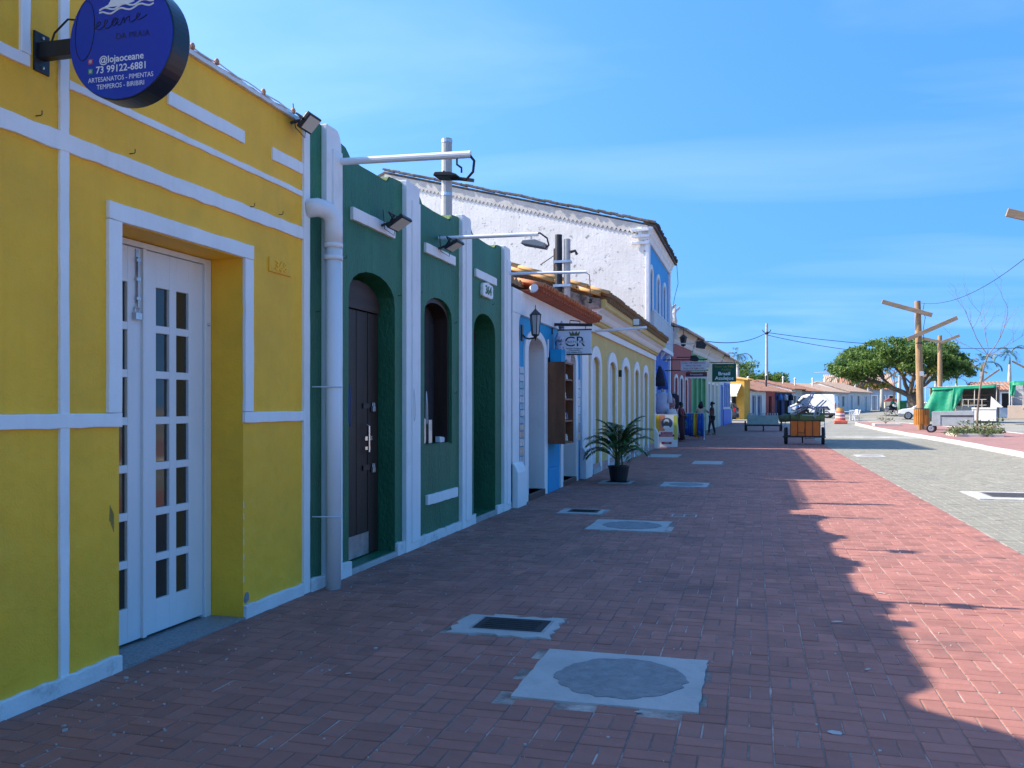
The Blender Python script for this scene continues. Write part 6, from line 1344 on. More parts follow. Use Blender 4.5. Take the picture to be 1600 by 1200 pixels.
for a, b in (((-.62, 0, .05), (.08, 0, .42)), ((-.50, .1, .02), (.16, .1, .38)), ((.05, 0, .36), (.52, 0, .10)), ((.22, .05, .22), (.62, .05, .60)), ((.36, .0, .20), (.72, .0, .58)), ((.02, .1, .34), (.30, .1, .95)), ((-.06, .02, .36), (.20, .02, .92))):
    MB().bar(a, b, .05, .05).build('bar', GCH, t, bevel=.006)
for k in range(3):
    o = MB().lathe([(.035, 0), (.037, .02), (.037, .16), (.014, .22), (.012, .29), (.0, .295)], 10).build('green_bottle', pmat('bottle_glass', (.03, .16, .10), .1, .05, 3), None, True, loc=(2.38 + k*.10, 36.85, 1.21 + .01*k))
    tag(o, 'green glass bottle on the tricycle load, %s of three' % ['left', 'middle', 'right'][k], 'bottle', 'bottles on the tricycle')
# grey green hand cart
gc = thing('grey_green_cart', 'pale green boarded cart on black wheels left of the tricycle', 'cart', (.42, 54.4, gz(54.4)), R(2))
GB = pmat('pale_green_board', (.30, .38, .35), .7, .2, 3, .2, 30, .005, (.16, .2, .18), .5, 3)
for i in range(2):
    for j in range(2): MB().box(-.86 + i*.88, -.42, .40 + j*.27, -.01 + i*.88, -.39, .655 + j*.27).build('board', GB, gc, bevel=.006)
m = MB(); m.box(-.86, -.388, .40, .87, .5, .9); m.build('box', GB, gc); m = MB(); m.bar((-1.02, -.45, .34), (1.05, -.45, .34), .06, .07); m.bar((-1.02, .5, .34), (1.05, .5, .34), .06, .07); m.build('chassis', M['black'], gc)
for q in range(13): MB().box(-.84 + q*.135, -.40, .93, -.78 + q*.135, -.37, 1.06).build('top_slat', M['grey_board'], gc)
for x in (-.92, .02, .95): MB().bar((x, -.43, .33), (x, -.43, .02), .08, .1).build('leg', M['black'], gc)
for x in (-.98, 1.06): wheel(gc, (x, .2, .3), .3, .08, 'x', rimmat='black')
# striped barrier barrel
br = thing('traffic_barrel', 'orange and white traffic barrel on a square foot', 'barrel', (5.99, 69.3, gz(69.3)))
BOR = pmat('barrel_orange', (.60, .14, .09), .55, .12, 3, stain=(.5, .3, .2), sfac=.4, sscale=4)
MB().box(-.46, -.46, 0, .46, .46, .24).build('foot', BOR, br, bevel=.05)
for a, b, r0, r1, mt in ((.24, .42, .36, .34, BOR), (.42, .52, .335, .325, WHT), (.52, .66, .33, .31, BOR), (.66, .76, .305, .30, WHT), (.76, .92, .30, .28, BOR), (.92, 1.16, .275, .25, pmat('barrel_top', (.55, .30, .10), .6, .3, 6, stain=(.1, .08, .06), sfac=.7, sscale=4))): MB().lathe([(r0, a), (r1, b - .002)], 18, (0, 0, 0)).build('band', mt, br)
# white table and chairs behind the barrel
t = thing('white_table', 'white plastic table behind the traffic barrel', 'table', (7.2, 78.2, gz(78.2))); MB().box(-.45, -.45, .70, .45, .45, .74).build('top', WCH, t, bevel=.01)
for sx in (-.38, .38):
    for sy in (-.38, .38): MB().bar((sx, sy, 0), (sx, sy, .7), .06, .06).build('leg', WCH, t)
for k, (x, y, a) in enumerate(((6.6, 77.6, 20), (7.6, 77.3, 170), (8.0, 78.2, -90), (7.9, 79.2, -60))):
    plastic_chair(['white plastic chair left of the white table', 'white plastic chair in front of the white table', 'white plastic chair right of the white table', 'white plastic chair behind the white table'][k], (x, y, gz(y)), (0, 0, R(a)), WCH, 'white plastic chairs')
for k, (x, y) in enumerate(((.1, 92.5), (1.1, 92.9), (2.4, 94.5))):
    z = gz(y); t = thing('red_table', ['red covered table left of the street pole', 'red covered table nearest the street pole', 'white topped table right of the street pole'][k], 'table', (x, y, z)); mt = WCH if k == 2 else RCH
    MB().box(-.5, -.5, .70, .5, .5, .75).build('top', mt, t, bevel=.01)
    for sx in (-.42, .42):
        for sy in (-.42, .42): MB().bar((sx, sy, 0), (sx, sy, .7), .06, .06).build('leg', mt, t)
    for q in range(2): plastic_chair(('%s chair at the %s table by the street pole' % (['left', 'right'][q], ['first red', 'second red', 'white topped'][k])), (x - .5 + q*1.0, y - .75, z), (0, 0, R(175 + 10*q)), mt, 'chairs by the street pole')
# slatted bin
bn = thing('slatted_bin', 'round wooden slatted bin at the foot of the tall post', 'bin', (9.02, 54.55, .165))
OR2 = pmat('varnished_slat', (.42, .17, .03), .45, .35, 5, .2, 20, .004, stretch=(2, 2, .3))
MB().lathe([(.36, .34), (.36, 1.17)], 20).build('liner', M['dark'], bn); MB().lathe([(.42, 1.19), (.43, 1.21), (.33, 1.23)], 24).build('rim', M['black'], bn)
sl_ = MB().box(-.045, -.015, .30, .045, .015, 1.2).mesh('slat'); sl_.materials.append(OR2)
for k in range(22):
    a = 2*math.pi*k/22; o = new_obj('slat', sl_, bn); o.location = (.40*math.cos(a), .40*math.sin(a), 0); o.rotation_euler = (0, 0, a + R(90))
for x in (-.14, .16): MB().box(x - .05, -.44, -.05, x + .05, -.36, .85 if x > 0 else .4).build('leg', OR2, bn)
# grey trolley box
tr = thing('grey_box_trolley', 'grey blue wooden box trolley with small black wheels on the island', 'trolley', (9.9, 50.9, .125), R(-14))
m = MB(); m.prism([(-.95, .36), (.98, .36), (.98, 1.16), (-.90, 1.12), (-.95, 1.08)], 'y', -.45, .45); m.build('box', M['grey_board'], tr, bevel=.01)
MB().box(-.55, -.468, .86, .97, -.452, .905).build('dark_gap', M['blackm'], tr); MB().prism([(-.55, .91), (.985, .92), (.985, 1.15), (-.55, 1.13)], 'y', -.48, -.455).build('flap', M['grey_board'], tr, bevel=.006)
MB().bar((-.57, -.465, .37), (-.57, -.465, 1.10), .04, .02).build('corner_batten', M['grey_board'], tr); MB().box(.62, -.475, .62, .68, -.455, .68).build('catch', M['offwhite'], tr)
for y in (-.4, .4): wheel(tr, (-1.0, y, .23), .23, .08, 'y', rimmat='steel', th=.09)
MB().tube([(.0, -.3, .36), (.15, -.3, .12), (.5, -.3, .08), (.6, -.3, .36)], .035, 6).build('skid', M['black'], tr); MB().tube([(1.0, -.3, .36), (1.02, -.3, .1)], .02, 6).build('prop', M['black'], tr); MB().bar((-1.0, -.4, .23), (-.8, -.4, .36), .05, .05).build('axle_bracket', M['black'], tr)

# planters
M['leaf'] = None
def leafmat(name, col, col2, tr_=.35):
    m = bpy.data.materials.new(name); m.use_nodes = True; n = m.node_tree.nodes; l = m.node_tree.links; b = n['Principled BSDF']; b.inputs['Roughness'].default_value = .5
    at = n.new('ShaderNodeAttribute'); at.attribute_name = 'tone'; mi = n.new('ShaderNodeMix'); mi.data_type = 'RGBA'; mi.inputs['A'].default_value = (*col, 1); mi.inputs['B'].default_value = (*col2, 1)
    l.new(at.outputs['Fac'], mi.inputs['Factor']); l.new(mi.outputs['Result'], b.inputs['Base Color'])
    tl = n.new('ShaderNodeBsdfTranslucent'); l.new(mi.outputs['Result'], tl.inputs['Color']); ms = n.new('ShaderNodeMixShader'); ms.inputs[0].default_value = tr_
    l.new(b.outputs[0], ms.inputs[1]); l.new(tl.outputs[0], ms.inputs[2]); l.new(ms.outputs[0], n['Material Output'].inputs[0]); return m
LEAF = leafmat('tree_leaf', (.045, .120, .026), (.175, .265, .050), .45); LEAFY = leafmat('yellow_leaf', (.16, .17, .02), (.28, .24, .03)); LEAFG = leafmat('ground_leaf', (.06, .10, .03), (.20, .24, .10))
def leaves(name, clumps, mat, parent, size, seed=1, flat=.5):
    """clumps: (x, y, z, rx, ry, rz, n): folded leaf faces scattered through each clump"""
    g = np.random.default_rng(seed); C = []; S = []
    for x, y, z, rx, ry, rz_, n in clumps:
        d = g.normal(size=(n, 3)); d /= np.linalg.norm(d, axis=1)[:, None]; r = g.random(n) ** .5
        C.append(np.array([x, y, z]) + d * r[:, None] * np.array([rx, ry, rz_])); S.append(np.full(n, g.normal(.5, .18)))
    C = np.concatenate(C); n = len(C); T = np.clip(np.concatenate(S) + g.normal(0, .2, n), 0, 1)
    nrm = g.normal(size=(n, 3)); nrm[:, 2] += flat; nrm /= np.linalg.norm(nrm, axis=1)[:, None]
    a = np.cross(nrm, g.normal(size=(n, 3))); a /= np.linalg.norm(a, axis=1)[:, None]; b = np.cross(nrm, a)
    sz = size * g.uniform(.6, 1.25, n)[:, None]
    V = np.stack([C - a*sz, C + b*sz*.48 + nrm*sz*.12, C + a*sz, C - b*sz*.48 + nrm*sz*.12], 1).reshape(-1, 3); F = np.arange(4*n).reshape(-1, 4)
    me = fast_mesh(name, V, F, np.repeat(T, 4), mat); return new_obj(name, me, parent)
def planter(label, x0, x1, y0, y1, z):
    t = thing('planter_edging', label, 'planter', ((x0+x1)/2, (y0+y1)/2, z))
    for a in ((x0, y0, x1, y0 + .14), (x0, y1 - .14, x1, y1), (x0, y0 + .14, x0 + .14, y1 - .14), (x1 - .14, y0 + .14, x1, y1 - .14)): MB().box(a[0], a[1], z - .02, a[2], a[3], z + .13).build('edging_stone', M['kerb'], t, world=True, bevel=.015)
    MB().box(x0 + .14, y0 + .14, z - .02, x1 - .14, y1 - .14, z + .06).build('soil', pmat('soil', (.16, .12, .08), .95, .3, 8, .6, 20, .03), t, world=True); return t
planter('larger whitewashed planter with low green plants and bare sapling', 8.9, 10.9, 45.0, 47.4, .115)
planter('small whitewashed planter with thin twig, left of the post', 7.35, 8.95, 61.3, 62.6, .26)
g = random.Random(5)
gp = thing('ground_cover_plant', 'low spreading green plant filling the larger planter', 'plant', (9.9, 46.1, .17)); leaves('foliage', [(g.uniform(-.9, .95), g.uniform(-1.0, .9), g.uniform(.05, .25), .4, .4, .16, 60) for _ in range(28)] + [(g.uniform(-.2, 1.3), g.uniform(-.6, 1.2), g.uniform(.3, .75), .4, .4, .12, 28) for _ in range(9)], LEAFG, gp, .075, 4, 1.2)
m = MB()
for k in range(14): a = g.uniform(0, 6.28); L_ = g.uniform(.5, 1.2); m.tube([(0, 0, 0), (L_*.5*math.cos(a), L_*.5*math.sin(a), .35), (L_*math.cos(a), L_*math.sin(a), .45)], .008, 4)
m.build('stems', M['woodlight'], gp)
TW = pmat('bare_twig', (.22, .17, .13), .85, .2, 5)
def branchy(m, p, d, L_, r, lev, g, up=.12):
    pts = [Vector(p)]; dd = Vector(d).normalized(); n = 5
    for i in range(n):
        dd = (dd + Vector((g.uniform(-.22, .22), g.uniform(-.22, .22), g.uniform(-.08, .08) + up*.5))).normalized(); pts.append(pts[-1] + dd * L_ / n)
    m.tube([tuple(q) for q in pts], [r * (1 - .55 * i / n) for i in range(n + 1)], 5 if r > .02 else 4)
    if lev > 0:
        for i in range(2, n + 1):
            if i == n or g.random() < .75:
                q = (pts[i] - pts[i-1]).normalized(); s_ = Vector((g.uniform(-1, 1), g.uniform(-1, 1), g.uniform(-.2, .6))).normalized(); branchy(m, pts[i], q*.75 + s_*.7, L_ * g.uniform(.45, .7), r * (.45 if i < n else .5), lev - 1, g, up)
bt = thing('bare_sapling', 'leafless thin sapling growing in the larger planter', 'tree', (10.0, 46.1, .17)); g = random.Random(21)
MB().tube([(0, 0, 0), (.02, 0, 1.0), (.12, 0, 2.1), (.30, 0, 3.2), (.48, 0, 3.75)], [.06, .05, .042, .035, .03], 8).build('trunk', TW, bt)
m = MB()
for d, L_, r in (((-.5, 0, 1.0), 2.4, .022), ((-.1, .2, 1.0), 2.2, .020), ((.75, 0, .75), 2.4, .024), ((1.0, -.2, .5), 2.0, .02), ((-.9, .1, .55), 1.5, .014)): branchy(m, (.46, 0, 3.7), d, L_, r, 2, g)
m.build('branches', TW, bt)
st = thing('small_twig_sapling', 'thin upright twig with few shoots in the small planter', 'tree', (8.1, 61.9, .32)); m = MB(); m.tube([(0, 0, 0), (.02, 0, 1.0), (.0, 0, 1.7)], [.025, .02, .012], 6)
for k in range(6): a = k*1.05; m.tube([(0, 0, .12), (.3*math.cos(a), .3*math.sin(a), .3), (.55*math.cos(a), .5*math.sin(a), .55)], .010, 4)
m.build('trunk', TW, st); leaves('foliage', [(.4*math.cos(k), .4*math.sin(k), .35, .2, .2, .12, 18) for k in range(6)], LEAFG, st, .05, 9)
# ------------------------------------------------------------------ vehicles
def prof_body(name, sides, mat, parent, w_, tuck=.0, bevel=.05):
    """extrude a side profile (x, z) across the width, narrowing towards the top"""
    zs = [z for _, z in sides]; z0, z1_ = min(zs), max(zs); n = len(sides); vs = []
    for s in (-1, 1):
        for x, z in sides: vs.append((x, s * (w_ / 2 - tuck * max(0, (z - z0) / (z1_ - z0))), z))
    fs = [tuple(range(n))[::-1], tuple(range(n, 2*n))] + [(i, (i+1) % n, n + (i+1) % n, n + i) for i in range(n)]
    return MB().add(vs, fs).build(name, mat, parent, bevel=bevel, seg=3)
def paint(name, col, metal=.0): return pmat(name, col, .28, .03, 2, coat=.5, metal=metal)
PGL = glass('car_glass', (.015, .02, .025), .05); RED = pmat('tail_lamp', (.40, .01, .015), .2); LMP = pmat('head_lamp', (.7, .72, .74), .1)
def car(name, label, loc, rz, col, cladding, L_=4.2, estate=True, bodyname='body'):
    t = thing(name, label, 'car', loc, rz); P = paint(name + '_paint', col)
    prof_body('body', [(-2.08, .45), (-2.1, .75), (-2.02, .96), (-.95, 1.0), (.95, .97), (1.75, .86), (2.02, .72), (2.1, .48), (2.0, .26), (-1.98, .26)], P, t, 1.70, .06, .06)
    prof_body('cabin', [(-2.0, .96), (-1.82, 1.40) if estate else (-1.55, 1.36), (-1.5, 1.47), (-.2, 1.50), (.25, 1.42), (1.08, .96)], P, t, 1.56, .16, .05)
    prof_body('side_windows', [(-1.80, 1.02), (-1.66, 1.36), (-.2, 1.43), (.22, 1.35), (.88, 1.02)], PGL, t, 1.575, .145, .02)
    MB().add([(1.10, -.66, .99), (1.10, .66, .99), (.30, .58, 1.42), (.30, -.58, 1.42)], [(0, 1, 2, 3)]).build('windscreen', PGL, t)
    MB().add([(-2.03, -.62, 1.03), (-2.03, .62, 1.03), (-1.87, .56, 1.38), (-1.87, -.56, 1.38)], [(0, 3, 2, 1)]).build('rear_window', PGL, t)
    prof_body('cladding', [(-2.12, .24), (-2.12, .50), (-1.75, .48), (-1.0, .42), (1.0, .42), (1.7, .48), (2.13, .52), (2.05, .22)], cladding, t, 1.73, 0, .03)
    for x in (-1.30, 1.30):
        for s in (-1, 1):
            MB().lathe([(.37, 0), (.37, .05)], 20, (x, s*.84 - .025, .33), Matrix.Rotation(R(90), 3, 'X')).build('wheel_arch', M['blackm'], t)
            wh_ = wheel(t, (x, s*.80, .32), .32, .20, 'y', rim=False, th=.10)
            m = MB(); 
            for k in range(5):
                a = 2*math.pi*k/5; m.bar((x, s*.895, .32), (x + .21*math.cos(a), s*.895, .32 + .21*math.sin(a)), .07, .02, (0, 1, 0))
            m.lathe([(.22, -.02), (.22, .02), (.19, .02), (.19, -.02)], 20, (x, s*.885, .32), Matrix.Rotation(R(90), 3, 'X')); m.build('rim', M['chrome'], wh_)
    for s in (-1, 1):
        MB().box(1.80, s*.76, .66, 2.04, s*.46, .80).build('headlight', LMP, t, bevel=.03); MB().box(-2.09, s*.83, .72, -1.95, s*.62, 1.05).build('tail_lamp', RED, t, bevel=.02)
        MB().box(.72, s*.80, .98, .90, s*.96, 1.10).build('mirror', P, t, bevel=.03)
        MB().box(-.2, s*.862, .86, -.02, s*.875, .89).build('door_handle', M['black'], t); MB().box(-1.5, s*.60, 1.485, -.1, s*.56, 1.53).build('roof_rail', M['black'], t)
    MB().box(2.05, -.5, .50, 2.125, .5, .66).build('grille', M['black'], t); MB().box(-2.14, -.26, .60, -2.10, .26, .72).build('number_plate', M['offwhite'], t)
    return t
CLG = pmat('grey_cladding', (.22, .23, .24), .5, .1, 4)
car('silver_car', 'white and grey estate car parked behind the wooden post', (13.9, 82.6, gz(82.6)), R(172), (.70, .71, .72), CLG)
car('dark_hatchback', 'dark grey car in the side street by the ochre house', (-3.5, 76.6, gz(76.6)), R(172), (.05, .055, .06), M['blackm'])
vn = thing('white_van', 'white panel van seen from its side behind the tricycle', 'van', (5.25, 87.0, gz(87)), R(166)); VP = paint('van_paint', (.78, .78, .77))
prof_body('body', [(-2.0, .38), (-2.02, 1.2), (-1.95, 2.0), (-1.8, 2.12), (.55, 2.14), (.95, 2.0), (1.55, 1.28), (2.05, 1.08), (2.2, .85), (2.2, .38), (2.0, .28), (-1.9, .28)], VP, vn, 1.78, .10, .08)
prof_body('side_windows', [(.45, 1.28), (.45, 1.82), (.85, 1.86), (1.38, 1.28)], PGL, vn, 1.80, .085, .02)
MB().add([(1.62, -.68, 1.30), (1.62, .68, 1.30), (1.04, .62, 1.95), (1.04, -.62, 1.95)], [(0, 1, 2, 3)]).build('windscreen', PGL, vn)
prof_body('sill', [(-2.03, .26), (-2.03, .44), (2.22, .46), (2.1, .24)], M['blackm'], vn, 1.80, 0, .02)
for x in (-1.25, 1.35):
    for s in (-1, 1): wheel(vn, (x, s*.80, .32), .32, .2, 'y', rimmat='steel')
for s in (-1, 1):
    MB().box(-2.04, s*.86, .85, -1.95, s*.72, 1.35).build('tail_lamp', RED, vn, bevel=.02); MB().box(2.0, s*.8, .85, 2.2, s*.5, 1.02).build('headlight', LMP, vn, bevel=.03); MB().box(1.15, s*.9, 1.25, 1.35, s*1.06, 1.5).build('mirror', M['black'], vn, bevel=.03)
MB().box(-1.9, .893, .95, .4, .897, .97).build('side_groove', M['greydoor'], vn); MB().box(-1.9, -.897, .95, .4, -.893, .97).build('side_groove', M['greydoor'], vn)
for k, (x, y, c) in enumerate(((19.6, 128, (.55, .56, .58)), (23.5, 130, (.70, .70, .70)), (27.5, 128, (.3, .32, .34)))):
    car('parked_car', ['silver car parked far behind the cyclist', 'white car parked far behind the big tree trunk', 'dark grey car parked far behind the kiosks'][k], (x, y, .95), R(178), c, M['blackm'])

# ------------------------------------------------------------------ people farther away
def far_person(label, x, y, rz, top, legs, h=1.7, hair='none', skin=SKIN2, **k): return person(label, (x, y, gz(y)), rz, h, skin, top, legs, None, k.pop('pose', None), hair, False, 'black', **k)
far_person('person in a bright blue shirt standing behind the tricycle load', 2.7, 62.0, R(80), 'blue', 'navy')
far_person('person in a pale blue shirt in front of the white low house', -.05, 86.5, R(60), 'pale', 'denim')
far_person('person in dark clothes at the navy shop front', 2.0, 92.5, R(120), 'tan', 'black')
far_person('person in a white shirt walking by the grey shuttered house', 15.6, 138.0, R(180), 'white', 'tan')
far_person('child in a pale blue top left of the white shirt', 14.4, 138.0, R(180), 'pale', 'navy', 1.4)
far_person('person in red near the red orange house', 11.9, 132, R(40), 'red', 'black')
far_person('person in dark navy top left of the red figure', 10.6, 131, R(-20), 'navy', 'denim')
far_person('person in a white top beside the white van rear', 9.3, 112, R(10), 'white', 'navy')
# cyclist
cyb = thing('bicycle', 'dark bicycle ridden by the person in teal', 'bicycle', (13.4, 97.5, gz(97.5)), R(65))
for y in (-.52, .52): wheel(cyb, (0, y, .34), .34, .045, 'x', spokes=14, th=.04)
m = MB(); A, B_, C_, D_ = (0, .52, .34), (0, .05, .30), (0, .18, .80), (0, -.38, .82)
for a, b in ((A, B_), (A, C_), (B_, C_), (C_, D_), (B_, D_), (D_, (0, -.52, .34)), (D_, (0, -.40, 1.0))): m.tube([a, b], .02, 6)
m.build('frame', M['black'], cyb); MB().ball((0, .2, .88), .08, .13, .04).build('saddle', M['blackm'], cyb); MB().tube([(-.28, -.33, 1.02), (0, -.42, 1.02), (.28, -.33, 1.02)], .015, 6).build('handlebar', M['black'], cyb)
cp = person('cyclist in a teal shirt and yellow cap riding away', (13.4, 97.5, gz(97.5)), R(65), 1.7, SKIN2, 'teal', 'navy', None,
       dict(pel=(0, .20, .98), spi=(0, .12, 1.15), che=(0, .02, 1.33), nec=(0, -.04, 1.46), hd0=(0, -.08, 1.53), hd1=(0, -.09, 1.62), shL=(.18, .0, 1.39), elL=(.24, -.18, 1.2), wrL=(.25, -.34, 1.06), haL=(.25, -.38, 1.05), shR=(-.18, .0, 1.39), elR=(-.24, -.18, 1.2), wrR=(-.25, -.34, 1.06), haR=(-.25, -.38, 1.05),
            hiL=(.09, .16, .92), knL=(.11, -.16, .74), anL=(.11, .04, .40), toL=(.11, -.1, .34), hiR=(-.09, .16, .92), knR=(-.11, -.10, .56), anR=(-.11, .08, .22), toR=(-.11, -.06, .16)), 'none', False, 'black', sleeve=True, long_sleeve=True)
MB().ball((0, -.085, 1.66), .10, .12, .06).build('cap', CL['yellow'], cp, smooth=True)

# ------------------------------------------------------------------ market kiosks with tarpaulins
def cloth_sheet(corners, nu, nv, mat, name, parent, amp=.06, seed=1, sag=.0):
    g = random.Random(seed); a, b, c, d = [Vector(p) for p in corners]; nrm = (b - a).cross(d - a).normalized(); vs = []
    ph = [g.uniform(0, 6) for _ in range(4)]
    for i in range(nu + 1):
        for j in range(nv + 1):
            u, v = i / nu, j / nv; p = a.lerp(b, u).lerp(d.lerp(c, u), v)
            w_ = math.sin(u*9 + ph[0] + v*2) * .6 + math.sin(u*17 + ph[1] - v*3) * .3 + math.sin(v*6 + ph[2]) * .3
            vs.append(tuple(p + nrm * amp * w_ * (.3 + v) - Vector((0, 0, sag * math.sin(math.pi*u)))))
    m = MB(); m.add(vs, [(i*(nv+1)+j, (i+1)*(nv+1)+j, (i+1)*(nv+1)+j+1, i*(nv+1)+j+1) for i in range(nu) for j in range(nv)])
    o = m.build(name, mat, parent, smooth=True); s = o.modifiers.new('thick', 'SOLIDIFY'); s.thickness = .012; return o
ka = thing('market_stall', 'market stall of thin poles with green tarpaulin and white counter', 'stall', (15.3, 73.6, gz(73.6)), R(-18))
POL = pmat('pale_pole', (.48, .45, .38), .75, .2, 5)
for x, y in ((-2.9, 0), (-1.3, 0), (-.4, 0), (.45, .0), (1.9, 0), (-2.9, 2.2), (1.9, 2.2)): MB().tube([(x, y, 0), (x + .06, y, 2.75)], .035, 6).build('pole', POL, ka)
for a, b in (((-3.4, 0, 2.62), (2.4, 0, 2.82)), ((-3.2, 2.2, 2.7), (2.3, 2.2, 2.8)), ((-2.9, 0, 2.65), (-2.9, 2.2, 2.7)), ((1.9, 0, 2.8), (1.9, 2.2, 2.8))): MB().tube([a, b], .035, 6).build('rail', POL, ka)
cloth_sheet([(-2.2, -.02, 2.66), (-.7, -.02, 2.7), (-1.0, -.5, .45), (-3.3, -.5, .35)], 16, 10, M['tarp_g'], 'tarpaulin_drape', ka, .09, 3)
cloth_sheet([(-.9, -.12, 2.66), (-.2, -.12, 2.5), (-.4, -.3, 1.75), (-1.1, -.62, .5)], 10, 8, M['tarp_g'], 'tarpaulin_fold', ka, .07, 6)
cloth_sheet([(-2.4, -.05, 2.62), (1.9, -.05, 2.80), (1.9, -.12, 2.55), (-2.4, -.12, 2.42)], 26, 3, M['tarp_g'], 'tarpaulin_edge', ka, .05, 8)
cloth_sheet([(-2.9, -.05, 2.72), (1.9, -.05, 2.86), (1.9, 2.3, 2.86), (-2.9, 2.3, 2.72)], 16, 8, pmat('grey_canvas', (.42, .40, .36), .8, .15, 2), 'canvas_roof', ka, .05, 9, .08)
MB().box(-2.9, 2.2, .0, 1.9, 2.26, 2.7).build('back_board', pmat('dark_board', (.10, .09, .08), .8, .3, 3), ka)
MB().box(.35, -.3, .12, 1.95, .55, 1.13).build('counter', M['offwhite'], ka, bevel=.02); MB().box(.33, -.34, 1.0, 1.97, -.31, 1.13).build('counter_edge', M['offwhite'], ka)
m = MB(); m.box(-.9, .6, .1, .3, 1.2, 1.25); m.build('crate_base', M['grey_board'], ka, bevel=.01)
for k in range(4): MB().box(-.85 + k*.32, .7, 1.26, -.58 + k*.32, 1.1, 1.42 + .1*(k % 2)).build('crate', M['woodlight'] if k % 2 else M['blackm'], ka, bevel=.01)
for z in (1.55, 2.05): MB().box(-.6, 1.9, z, 1.6, 2.2, z + .04).build('shelf', M['woodlight'], ka)
MB().prism([(1.55, 1.14), (2.4, 1.14), (1.6, 1.95)], 'y', -.2, -.14).build('white_flap', M['offwhite'], ka)
for a, b in (((-.3, -.2, 1.15), (-.25, -.2, 1.75)), ((.1, -.2, 1.15), (.1, -.2, 1.75)), ((-.3, -.2, 1.72), (1.3, -.2, 1.72)), ((-.3, -.2, 1.3), (1.3, -.2, 1.3)), ((1.0, -.2, 1.15), (1.0, -.2, 1.75))): MB().bar(a, b, .05, .05).build('frame_bar', POL, ka)
kb = thing('market_trailer', 'beige trailer stall with grey boards and rolled green tarpaulin', 'stall', (19.0, 69.6, gz(69.6)), R(-20))
BEI = pmat('beige_panel', (.46, .36, .28), .7, .08, 2, stain=(.3, .22, .17), sfac=.4, sscale=2)
MB().box(-1.85, -.5, .38, 1.9, .9, 1.32).build('body', BEI, kb, bevel=.02); MB().box(-.9, -.52, 1.05, 1.9, -.502, 1.10).build('hatch_gap', M['blackm'], kb); MB().box(-.9, -.54, 1.11, 1.9, -.503, 1.32).build('hatch', BEI, kb, bevel=.01)
for x in (-.5, .3): wheel(kb, (x, -.35, .26), .26, .14, 'y', rimmat='steel')
MB().box(-1.8, .85, 1.33, .7, .9, 2.7).build('back_board', pmat('grey_blue_board', (.34, .38, .42), .7, .1, 2), kb); MB().box(-1.85, .2, 1.33, -1.8, .9, 2.75).build('side_board', M['offwhite'], kb)
for x in (-1.6, -.9, 1.35): MB().tube([(x, -.4, 1.3), (x, -.4, 2.9)], .035, 6).build('pole', POL, kb)
for a, b in (((-1.6, -.4, 2.86), (2.2, -.4, 2.95)), ((-1.6, -.4, 2.5), (.4, -.4, 1.4)), ((-1.6, -.4, 1.9), (.2, -.4, 1.9)), ((-1.2, -.4, 2.4), (1.3, -.4, 2.35)), ((-1.6, -.4, 2.0), (-.4, -.4, 1.4))): MB().tube([a, b], .028, 6).build('rail', POL, kb)
cloth_sheet([(-1.6, -.5, 3.05), (2.1, -.5, 2.98), (2.1, -.62, 2.65), (-1.6, -.62, 2.72)], 24, 4, M['tarp_g'], 'tarpaulin_roll', kb, .08, 13)
cloth_sheet([(-1.75, -.5, 3.0), (-1.3, -.5, 3.0), (-1.45, -.56, 1.95), (-1.7, -.56, 2.05)], 6, 8, M['tarp_g'], 'tarpaulin_end', kb, .07, 15)
plastic_chair('white plastic chair standing on the beige trailer stall', (18.95, 69.5, gz(69.6) + 1.33), (0, 0, R(150)), WCH)
for k, (x, z) in enumerate(((.95, 1.33), (1.25, 1.33), (1.1, 1.75))): MB().box(x, -.2, z, x + .28 + .3*(k == 2), .2, z + .4).build('wooden_crate', M['woodlight'], kb, bevel=.01)
house('kiosk_block', 'low grey kiosk building with tiled roof behind the market stalls', (19.2, 88.5, gz(88)), RF, 14, 2.5, 'bluegrey', 'tilefar', [(2, 4, .9, 2.2, False, 'window', 'dark'), (6, 8, .9, 2.2, False, 'window', 'dark'), (10, 12, .9, 2.2, False, 'window', 'dark')], depth=5, ridge=.7, frame='white', cat='kiosk')
t = thing('green_cabinet', 'dark green slatted cabinet under the big tree', 'cabinet', (15.3, 104, gz(104))); MB().box(-.36, -.3, 0, .36, .3, 1.45).build('body', M['mintdark'], t, bevel=.02)
for k in range(8): MB().box(-.32, -.33, .10 + k*.165, .32, -.301, .20 + k*.165).build('slat', M['green'], t)
t = thing('yellow_cart_cover', 'bright yellow rounded cart cover under the big tree', 'cart', (16.6, 104, gz(104))); MB().ball((0, 0, 1.05), .8, .6, .38).build('cover', CL['yellow'], t, smooth=True); MB().box(-.6, -.4, .3, .6, .4, 1.0).build('box', M['offwhite'], t)
for x in (-.4, .4): wheel(t, (x, -.4, .25), .25, .08, 'y')
t = thing('far_vending_cart', 'pale vending cart with red lid left of the cyclist', 'cart', (17.9, 130, .95)); MB().box(-1.1, -.5, .3, 1.1, .5, 1.2).build('box', M['palecream'], t, bevel=.03); MB().prism([(-1.2, 1.2), (1.2, 1.2), (.9, 1.5), (-.5, 1.7)], 'y', -.5, .5).build('lid', M['pinkred'], t)
for x in (-.7, .7): wheel(t, (x, -.5, .3), .3, .1, 'y')
t = thing('red_parasol_table', 'red cloth covered table near the red orange house', 'table', (12.4, 128, .95)); MB().prism([(-1.2, .1), (1.2, .1), (.9, .95), (-.9, .95)], 'y', -.6, .6).build('cloth', CL['red'], t)

